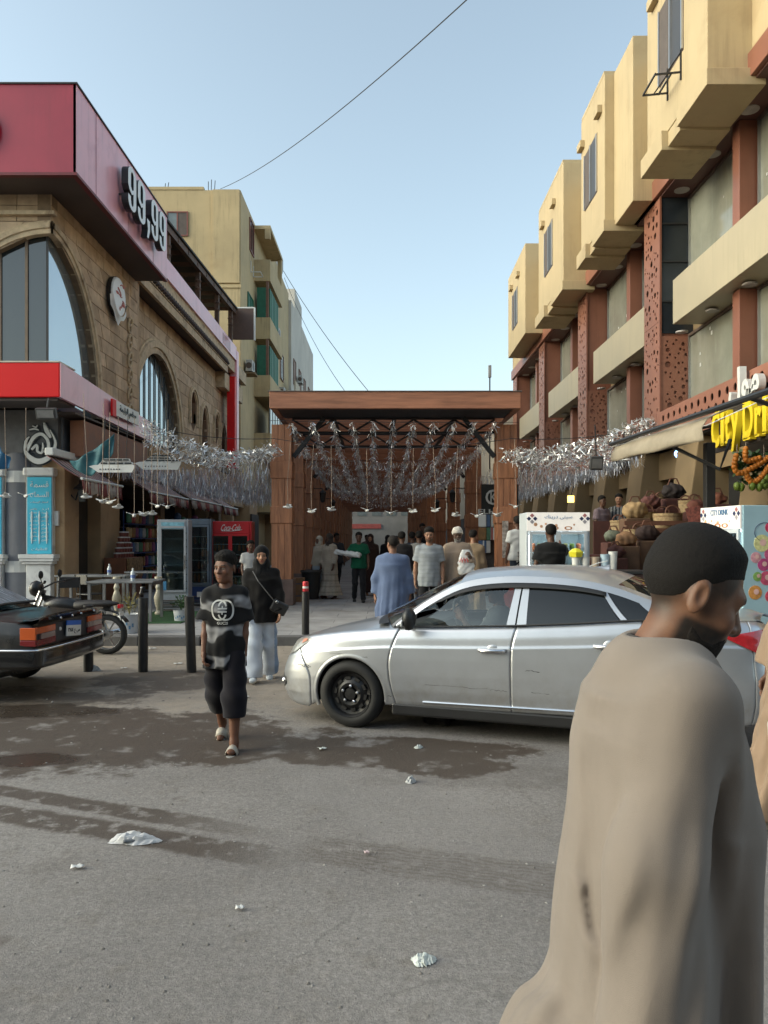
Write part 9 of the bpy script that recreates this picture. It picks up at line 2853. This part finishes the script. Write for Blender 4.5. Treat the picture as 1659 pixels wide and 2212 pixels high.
f2 = drink_fridge_lit('lit white drinks fridge with fruit pictures on its pale blue side',4.748,10.2,R(-85),'CITY DRINK','oo',side=m_side)
for o,zi,k in fill(f2,'cup',0.84,0.62,[0.62,0.98,1.33],7,cups,0.16,0.038,seed=6):
 props(o,'%s cup on the %s shelf of the fridge with fruit pictures' % (NUM[k],['bottom','middle','upper'][zi]),'cup','juice cups in the fruit fridge')
fr_ = [((0.05,1.72),0.07,(0.55,0.05,0.12)),((-0.06,1.52),0.11,(0.62,0.62,0.30)),((0.05,1.38),0.08,(0.50,0.10,0.22)),((-0.04,1.25),0.08,(0.42,0.06,0.20)),((0.10,1.22),0.06,(0.10,0.20,0.40)),((-0.14,1.34),0.07,(0.60,0.30,0.36)),((0.0,1.08),0.09,(0.50,0.08,0.16)),((-0.12,1.10),0.06,(0.20,0.36,0.10)),((0.14,1.55),0.04,(0.12,0.30,0.10)),((-0.15,0.9),0.09,(0.60,0.28,0.08)),((0.06,0.85),0.08,(0.50,0.06,0.10))]
for sx_ in (1,):
 for q,((yy,zz),r0,c) in enumerate(fr_):
  O('fruit_picture',B().lathe([(r0,0.0),(r0 * 0.98,0.003),(0.0,0.004 + 0.0004 * q)],(0.511,yy,zz),20,axis='x',cap=False),M('fruit_print_%d' % q,c,0.4,var=0.25,scale=25),f2)
  O('fruit_core',B().lathe([(r0 * 0.4,0.0055 + .0004 * q),(0.0,0.0065 + .0004 * q)],(0.511,yy + .01,zz + .01),14,axis='x',cap=False),M('fruit_pale',(0.70,0.45,0.42),0.4,var=0.2),f2)
O('swirl',B().tube([(0.513,0.14 * math.cos(a) - .02,1.66 + 0.12 * math.sin(a)) for a in np.linspace(0.4,4.4,20)],0.004,4),M('diamond_navy'),f2)
ct = thing('drinks_counter','dark counter with printed front between the lit fridges','counter',(ux(1300,11.4),11.4,0))
O('body',B().box(-0.62,0.62,-0.3,0.3,0.0,1.22),M('counter_brown',(0.045,0.02,0.018),0.5,var=0.3),ct,bevel=0.01)
O('top',B().box(-0.65,0.65,-0.33,0.33,1.222,1.26),m_plast,ct)
O('printed_front',B().box(-0.55,0.25,-0.312,-0.302,0.95,1.2),M('printed_front',(0.14,0.10,0.08),0.4,var=0.9,scale=9),ct)
O('lettering',fit_text(text_mesh(arabic('عصائر'),1,0.004),0.36,0.12),M('sign_orange'),ct,rot=(R(90),0,0.0),loc=(-0.12,-0.316,1.1))
for k,(dx,h_,c,nm) in enumerate(((-0.42,0.22,(0.55,0.50,0.20),'white tub heaped with yellow lids'),(-0.28,0.20,(0.55,0.55,0.53),'white tub of straws'),(-0.14,0.20,(0.45,0.36,0.27),'clear tub of brown cups'),(0.0,0.24,(0.40,0.52,0.60),'blue labelled tub'),(0.12,0.28,(0.58,0.58,0.56),'tall stack of white cups'))):
 tb = thing('tub',nm + ' on the dark drinks counter','tub',(ct.location.x + dx,11.25,1.262))
 O('tub',B().lathe([(0.055,0),(0.065,h_),(0.068,h_),(0.0,h_ * 0.93)],n=14),M('tub_%d' % k,(0.55,0.55,0.53) if k == 0 else c,0.4,var=0.1),tb,smooth='auto')
 if k == 0:
  O('lid_heap',B().lathe([(0.09,h_ - .02),(0.11,h_ + 0.05),(0.05,h_ + 0.10),(0.0,h_ + .11)],n=7),M('yellow_lids',(0.70,0.62,0.03),0.4),tb)
m_straw = M('straw',(0.33,0.235,0.13),0.9,var=0.3,scale=25,bump=0.9,bscale=90)
m_brcloth = M('maroon_cloth',(0.075,0.026,0.020),0.9,var=0.3,scale=4,bump=0.3)
stp = thing('display_steps','stepped stall covered in maroon cloth before the mall','stall',(0,0,0))
for k in range(4):
 O('step',B().box(3.75,6.0,12.62 + k * 0.95,13.55 + k * 0.95 - .004,0.0,0.75 + k * 0.22),m_brcloth,stp,bevel=0.03)
O('rear_board',B().box(4.3,5.95,15.95,16.0,PZ,2.1),m_brcloth,stp)
for k in range(5):
 O('rear_slat',B().box(4.25,5.98,13.72,13.76,1.45 + k * 0.13,1.53 + k * 0.13),M('leather_tan',(0.12,0.05,0.03),0.7),stp)
m_crw = M('stand_wood',(0.10,0.055,0.032),0.8,var=0.4,scale=4)
def plinth_block(p,w_,i):
 O('display_block',B().box(p.x - w_,p.x + w_,p.y - 0.2,p.y + 0.24,PZ,p.z),m_brcloth if i % 3 else m_crw,stp,bevel=0.015)
def basket(label,u,v,Y,r,h_,mat=None,handle=True):
 p = at(u,v,Y)
 plinth_block(p,r * 0.9,int(u))
 b_ = thing('straw_basket',label,'basket',p,group='straw baskets on the stall')
 O('bowl',B().lathe([(0.0,0.0),(r * 0.75,0.0),(r * 0.95,h_ * 0.5),(r,h_),(r * 1.04,h_),(r * 0.96,h_ * 0.96),(r * 0.8,h_ * 0.2),(0,h_ * 0.15)],n=20),mat or m_straw,b_,smooth='auto')
 for k in range(4):
  O('weave_band',B().lathe([(r * (0.8 + 0.06 * k),h_ * (0.12 + 0.22 * k)),(r * (0.83 + 0.06 * k),h_ * (0.2 + 0.22 * k))],n=20,cap=False),M('straw_dark',(0.24,0.16,0.085),0.9,var=0.3),b_)
 if handle:
  for s_ in (-1,1):
   O('handle',B().tube([(r * 0.5 * math.cos(a),s_ * r * 0.95,h_ + r * 0.5 * math.sin(a)) for a in np.linspace(0,pi,9)],0.015,6),M('leather_tan',(0.12,0.05,0.03),0.7),b_)
basket('large straw basket leaning on the handrail',1442,1148,14.0,0.26,0.33)
basket('straw basket hung above the large one with a dark lining',1490,1113,14.6,0.21,0.28)
basket('flat tan basket among the paper bags',1385,1130,14.4,0.28,0.2)
basket('small round basket low on the stall',1372,1165,13.6,0.2,0.18)
basket('deep basket behind the handrail near the pergola',1342,1150,15.2,0.22,0.24)
basket('small pale basket at the top of the stall',1420,1095,15.8,0.18,0.2)
for k,(u,v,Y,s_,c,nm) in enumerate(((1372,1120,14.2,0.30,(0.30,0.20,0.10),'tan folded sack'),(1405,1100,15.0,0.26,(0.10,0.035,0.03),'maroon patterned bag'),(1455,1078,15.2,0.30,(0.018,0.012,0.012),'black cloth heap'),(1352,1180,13.2,0.24,(0.22,0.12,0.06),'brown leather bag'),(1325,1172,13.8,0.22,(0.10,0.11,0.08),'olive canvas bag'),(1505,1105,14.2,0.22,(0.15,0.05,0.035),'red woven purse'),(1398,1168,13.4,0.26,(0.03,0.016,0.014),'dark shawl'),(1330,1205,12.9,0.2,(0.09,0.035,0.03),'rust coloured cushion'),(1550,1090,12.8,0.2,(0.20,0.07,0.04),'patterned rug panel'))):
 p = at(u,v,Y)
 plinth_block(p,s_ * 0.75,k)
 hp = thing('stall_bag',nm + ' displayed on the basket stall','bag',p,group='bags on the stall')
 net_obj('cloth',[(lambda q,s_=s_,k=k: ellip((0,0,s_ * 0.5),(s_ * 0.8,s_ * 0.5,s_ * 0.55))(q) + wrinkle(q,0.016,1.1,k),(-s_ * 1.1,-s_,-s_ * 0.3),(s_ * 1.1,s_,s_ * 1.4),0.022)],M('bag_cloth_%d' % k,c,0.85,var=0.4,scale=9),hp)
 O('strap',B().tube([(-s_ * 0.4,0,s_ * 0.9),(-s_ * 0.2,0,s_ * 1.35),(s_ * 0.2,0,s_ * 1.35),(s_ * 0.4,0,s_ * 0.9)],0.014,5),M('leather_tan'),hp)
for k in range(6):
 p = at(1500 + k * 14,1115 + (k % 2) * 18,13.6)
 O('patterned_panel',B().obox(p,(0.24,0.03,0.34),rz=-0.3,ry=0.12 * (k - 2)),M(['weave_red','weave_cream'][k % 2],[(0.16,0.045,0.035),(0.28,0.20,0.14)][k % 2],0.8,var=0.8,scale=14),None,label='%s woven panel propped along the stall beside the black post' % NUM[k],cat='panel',group='woven panels on the stall')
hr = thing('handrail','sloping steel handrail at the basket stall steps','handrail',(0,0,0))
O('rail',B().tube([at(1448,1185,13.2),at(1492,1152,14.4)],0.028,8),m_alu,hr)
O('baluster',B().tube([at(1455,1180,13.3),at(1455,1225,13.3)],0.02,8),m_alu,hr);O('baluster',B().tube([at(1488,1157,14.3),at(1488,1200,14.3)],0.02,8),m_alu,hr)
hr2 = thing('handrail','steel handrail of the steps beside the pergola post','handrail',(0,0,0))
for k in range(4):
 O('rail',B().tube([at(1117,1195 + k * 9,15.2),at(1138,1178 + k * 9,16.2)],0.018,6),m_alu,hr2)
aw_ = thing('folding_awning','beige folding awning with a long black front bar over the drinks stand','awning',(0,0,0))
m_can = M('beige_canvas',(0.30,0.255,0.19),0.9,var=0.2,scale=2,bump=0.3)
O('front_bar',B().tube([(4.2,14.4,3.50),(4.2,7.6,3.33)],0.04,8),m_plast,aw_)
rows = []
for i in range(17):
 y = 14.3 - 4.1 * i / 16
 sgn = 0.03 * math.sin(i * 0.9)
 rows.append([(4.75,y,3.62 - 0.1 * i / 16),(4.45,y,3.50 - 0.1 * i / 16 + sgn),(4.25,y,3.44 - 0.12 * i / 16),(4.18,y,3.30 - 0.13 * i / 16 + sgn),(4.17 + sgn,y,3.20 - 0.13 * i / 16),(4.2,y,3.16 - 0.13 * i / 16)])
O('canvas',B().grid(rows),m_can,aw_,smooth=True,solid=0.012)
O('arm',B().tube([(4.3,14.2,3.5),(6.4,14.4,3.9)],0.03,8),m_plast,aw_)
O('arm',B().tube([(4.25,11.6,3.15),(4.9,11.3,2.75),(5.1,11.4,3.2)],0.028,8),m_plast,aw_)
O('arm',B().tube([(4.2,8.9,3.36),(6.3,9.6,2.9)],0.03,8),m_plast,aw_)
O('side_cord',B().tube([(4.2,14.3,3.45),(5.0,12.0,3.5),(5.9,11.0,3.95)],0.008,5),m_white,aw_)
bp_ = thing('black_post','thick black post holding the drinks stand sign','post',(ux(1532,11.8),11.8,0))
O('post',B().box(-0.07,0.07,-0.07,0.07,PZ,3.2),m_plast,bp_,bevel=0.01)
O('foot_plate',B().box(-0.13,0.13,-0.13,0.13,PZ,PZ + 0.03),m_plast,bp_)
sgn = thing('yellow_letter_sign','yellow City Drink lettering above the drinks stand','sign',(0,0,0))
O('backing',B().box(6.02,6.06,9.6,14.1,3.30,4.08),M('sign_backing',(0.028,0.02,0.016),0.5),sgn)
m_yl = M('letter_yellow',(0.72,0.52,0.02),0.35,var=0.04)
xs_ = 14.02
for ch,w_,h_,dz in (('C',0.40,0.66,0),('i',0.17,0.60,0),('t',0.22,0.56,0),('y',0.34,0.66,-0.14),(' ',0.10,0,0),('D',0.42,0.64,0),('r',0.26,0.46,-0.08),('i',0.17,0.60,0),('n',0.34,0.46,-0.08),('k',0.34,0.64,0)):
 if ch != ' ':
  O('letter',fit_text(text_mesh(ch,1,0.05,offset=0.03),w_ * 0.86,h_),m_yl,sgn,rot=(R(90),0,R(-90)),loc=(5.96,xs_ - w_ / 2,3.69 + dz))
  if ch in 'itrnkD':          # slab serifs
   for sgn_ in ((-1,) if ch in 'rt' else (-1,1)):
    if ch in 'i' and sgn_ > 0: continue
    O('serif',B().box(5.91,6.01,xs_ - w_ * 0.72,xs_ - w_ * 0.12,3.69 + dz + sgn_ * h_ / 2 - .02,3.69 + dz + sgn_ * h_ / 2 + .02),m_yl,sgn)
 xs_ -= w_
wsg = thing('white_letter_sign','white Arabic lettering on the perforated band of the mall','sign',(0,0,0))
o = O('lettering',fit_text(text_mesh(arabic('مول'),1,0.06,offset=0.03),1.15,0.72),m_white,wsg,rot=(R(90),0,R(-90)),loc=(6.30,13.45,4.42))
O('lettering',fit_text(text_mesh(arabic('سيتى'),1,0.06,offset=0.03),1.5,0.72),m_white,wsg,rot=(R(90),0,R(-90)),loc=(6.30,11.7,4.42))
hf_ = thing('hanging_fruit','hanging chain of oranges and green mangoes over the drinks stand','decoration',(0,0,0))
m_or = M('orange_peel',(0.62,0.20,0.02),0.5,var=0.15,scale=20,bump=0.3,bscale=150)
m_mg = M('mango_green',(0.14,0.20,0.03),0.4,var=0.4,scale=10)
om = B().lathe([(0.0,-0.05),(0.03,-0.042),(0.05,0.0),(0.03,0.042),(0.0,0.05)],n=10).mesh('orange');om.materials.append(m_or)
om.polygons.foreach_set('use_smooth',[True] * len(om.polygons))
def chain(pts,n):
 q = cr(pts,6);A_ = np.array(q);sg_ = np.r_[0,np.cumsum(np.linalg.norm(np.diff(A_,axis=0),axis=1))]
 for t_ in np.linspace(0,sg_[-1],n):
  yield tuple(np.interp(t_,sg_,A_[:,i]) for i in range(3))
P2 = lambda u,v: tuple(at(u,v,12.6))
for pts,n in (([P2(1590,985),P2(1586,1010),P2(1600,1022),P2(1640,1002),P2(1665,985)],16),([P2(1611,970),P2(1612,995),P2(1640,990)],8),([P2(1610,1022),P2(1625,1042),P2(1645,1030),P2(1660,1008)],12)):
 for p in chain(pts,n):
  o = bpy.data.objects.new('orange',om);COL.objects.link(o);o.parent = hf_;o.location = p
mm_ = B().lathe([(0.0,-0.08),(0.04,-0.06),(0.06,0.0),(0.045,0.05),(0.0,0.075)],n=10).mesh('mango');mm_.materials.append(m_mg);mm_.polygons.foreach_set('use_smooth',[True] * len(mm_.polygons))
for u,v in ((1592,1050),(1601,1052),(1625,1050),(1648,1042),(1655,1032),(1652,1048),(1640,1052)):
 o = bpy.data.objects.new('mango',mm_);COL.objects.link(o);o.parent = hf_;o.location = P2(u,v)
for k,(u,v) in enumerate(((1592,970),(1611,965),(1650,970))):
 O('cord',B().tube([P2(u,v + 20),tuple(at(u,v - 10,12.6))],0.006,4),m_rope,hf_)
bl_ = B();rr = random.Random(9)
for k in range(140):
 p = at(rr.uniform(1590,1665),rr.uniform(975,1040),12.72)
 foil_piece(bl_,p,0.14,0.05,rr)
O('leaves',bl_,m_leaf,hf_,kind='stuff')
ns = thing('neon_sign','red and blue neon sign in a mall shop window','sign',(0,0,0))
for k,(u,c) in enumerate(((1470,(0.25,0.5,1.0)),(1500,(1.0,0.05,0.04)),(1513,(1.0,0.05,0.04)))):
 p = at(u,980,17.8)
 O('tube',B().tube([(p.x + 0.12 * math.cos(a),p.y,p.z + 0.09 * math.sin(a)) for a in np.linspace(0,6.28,14)],0.028,6,cap=False),M('neon_%d' % k,c,0.4,var=0,emit=c,estr=2.2),ns)
bs = thing('black_shop_sign','black shop sign with a white monogram between the pergola posts','sign',(0,0,0))
Yb = 21.2
O('board',B().box(ux(1040,Yb),ux(1073,Yb) + 0.6,Yb,Yb + 0.06,vz(1113,Yb),vz(1046,Yb)),M('shop_black',(0.008,0.011,0.012),0.5),bs)
O('lettering',fit_text(text_mesh('ELHKI',1,0.01,offset=0.02),0.75,0.13),m_emb,bs,rot=(R(90),0,0),loc=(ux(1062,Yb),Yb - .012,vz(1105,Yb)))
O('monogram',fit_text(text_mesh('C',1,0.01),0.34,0.42),m_emb,bs,rot=(R(90),0,0),loc=(ux(1062,Yb),Yb - .012,vz(1074,Yb)))
O('monogram',fit_text(text_mesh('K',1,0.01),0.20,0.30),m_emb,bs,rot=(R(90),0,0),loc=(ux(1067,Yb),Yb - .02,vz(1074,Yb)))
O('shop_front',B().box(ux(1040,Yb),ux(1073,Yb) + 0.6,Yb + .07,Yb + 0.2,PZ,vz(1114,Yb)),m_shopdark,bs)
rr = random.Random(31)
for k in range(10):
 p = at(1042 + (k % 4) * 9,1125 + (k // 4) * 28,Yb - 0.1)
 O('hanging_garment',B().obox(p,(0.22,0.05,0.34),rz=rr.uniform(-.4,.4)),goods_m[k % 7] if k % 3 else m_white,None,label='%s %s garment hung in rank %s before the black clothes shop' % (NUM[k],COLN[k % 7] if k % 3 else 'white',['one','two','three'][k // 4]),cat='garment',group='garments before the black shop',bevel=0.02)
O('pier_poster',B().box(ux(1085,18.2),ux(1098,18.2),18.20,18.215,vz(1205,18.2),vz(1125,18.2)),M('poster_mixed',(0.32,0.28,0.25),0.5,var=0.8,scale=10),None,label='narrow printed poster on the pergola post near the mall',cat='poster')
cs = thing('souvenir_crate','red crate of souvenirs at the foot of the pergola post near the mall','crate',(ux(1105,17.4),17.4,PZ))
O('crate',B().box(-0.35,0.35,-0.2,0.2,0,0.75),M('crate_red',(0.22,0.035,0.03),0.6,var=0.3),cs,bevel=0.01)
O('contents',B().lathe([(0.25,0.751),(0.28,0.85),(0.12,0.95),(0,0.97)],n=9),M('crate_mixed',(0.14,0.14,0.11),0.8,var=0.9,scale=12),cs)
for k,(u,v,c) in enumerate(((1205,1112,1.0),(1290,1110,0.9))):
 pass
yl = thing('window_lamp','small yellow lit lamp in a mall shop window','lamp',at(1233,1078,20.5))
O('bulb_box',B().obox((0,0,0),(0.16,0.06,0.18)),M('warm_lamp',(1.0,0.7,0.2),0.5,var=0,emit=(1.0,0.62,0.12),estr=2.5),yl)
O('bracket',B().bar((0,0,0.09),(0.1,0.1,0.35),0.02),m_steel,yl)
fl2 = thing('flood_light','black floodlight hung over the mall steps','lamp',at(1288,1000,15.8))
O('housing',B().obox((0,0,0),(0.26,0.12,0.28),rx=0.3),M('lamp_dark'),fl2,bevel=0.015)
O('lens',B().obox((0,-0.07,-0.02),(0.20,0.01,0.2),rx=0.3),M('lamp_lens'),fl2)
O('hanger',B().bar((0,0,0.14),(0,0.1,0.8),0.02),m_steel,fl2)
lsh = thing('lamp_shade','white cone lamp shade hanging over the mall steps','lamp',at(1349,995,16.0))
O('shade',B().lathe([(0.13,0),(0.10,0.06),(0.03,0.14),(0.0,0.15)],n=16),m_white,lsh,smooth='auto')
O('cord',B().tube([(0,0,0.14),(0,0,0.6)],0.008,5),m_steel,lsh)
# ---------------------------------------------------------------- litter on the road
def crumple(name,label,cat,u,v,L,W_,H_,rz,mat,seed,h=0.008,lid=None):
 Y = FPX * CAM_H / (v - 1165)
 o = thing(name,label,cat,(ux(u,Y),Y,0.0),rz)
 r_ = random.Random(seed)
 n1,n2 = 15,9
 rows = []
 for i in range(n1 + 1):
  s_ = i / n1 * 2 - 1
  taper = (1 - 0.72 * max(0,s_) ** 1.5) * (1 - 0.35 * max(0,-s_) ** 3)
  row = []
  for j in range(n2 + 1):
   t_ = j / n2 * 2 - 1
   e = max(0.0,1 - abs(t_) ** 2.2) * (1 - abs(s_) ** 4)
   z = 0.003 + H_ * e * taper * (0.62 + 0.30 * math.sin(6 * s_ + 3 * t_ + seed) * math.sin(7 * t_ - 4 * s_) + 0.22 * r_.random())
   row.append((L / 2 * s_ * (1 + r_.uniform(-.05,.05)),W_ / 2 * t_ * taper * (1 + r_.uniform(-.22,.22)),z))
  rows.append(row)
 O('film',B().grid(rows),mat,o,solid=0.0015)
 return o
cb = crumple('plastic_bag','twisted white plastic bag lying on the tyre tracks','bag',293,1818,0.29,0.12,0.06,-0.02,bagm,2,0.006)
O('dark_contents',B().obox((-0.02,-0.045,0.022),(0.07,0.03,0.02),rz=0.4),M('dark_contents',(0.13,0.14,0.15),0.5,var=0.4,scale=40),cb,bevel=0.01)
crumple('plastic_cup','flattened translucent plastic cup nearest the camera','litter',917,2076,0.10,0.085,0.03,0.3,M('dirty_plastic',(0.48,0.51,0.48),0.3,var=0.1),6,0.005)
crumple('crumpled_wrapper','crumpled wrapper in the damp patch near the car','litter',905,1616,0.08,0.05,0.03,0.6,M('dirty_plastic'),3,0.005)
crumple('plastic_scrap','upright clear plastic scrap on the dry asphalt','litter',888,1690,0.09,0.06,0.05,1.0,M('grey_plastic',(0.35,0.36,0.36),0.3,var=0.1),4,0.005)
crumple('plastic_scrap','grey plastic scrap at the foot of the hidden bollard','litter',206,1449,0.16,0.12,0.07,0.0,M('grey_plastic'),9,0.01)
def paper(label,u,v,w_,d_,rz,mat=m_white):
 Y = FPX * CAM_H / (v - 1165)
 rows = [[(x,y,0.008 + 0.014 * abs(math.sin(5 * x / w_ + 2 * y / d_))) for x in np.linspace(-w_ / 2,w_ / 2,6)] for y in np.linspace(-d_ / 2,d_ / 2,4)]
 O('paper_scrap',B().grid(rows),mat,None,label=label,cat='litter',loc=(ux(u,Y),Y,0),rot=(0,0,rz),solid=0.002,smooth=True)
paper('flat white paper slip left of the plastic bag',167,1877,0.065,0.035,0.2)
paper('small white paper scrap in the middle of the road',518,1966,0.04,0.028,0.1)
paper('tiny pinkish paper near the tyre marks',792,1846,0.028,0.024,0.3,M('pink_paper',(0.55,0.42,0.42),0.6))
paper('pale scrap beside the damp patch before the car',697,1620,0.06,0.04,0.4,M('dirty_plastic'))
paper('thin white stick like scrap behind the boy',530,1507,0.09,0.03,0.0)
paper('white paper near the leaning bollard',385,1435,0.12,0.05,0.3)
paper('pale scrap by the kerb near the bucket',330,1402,0.12,0.06,0.0)
paper('white scrap on the sand beside the straight bollard',268,1445,0.08,0.04,0.5)
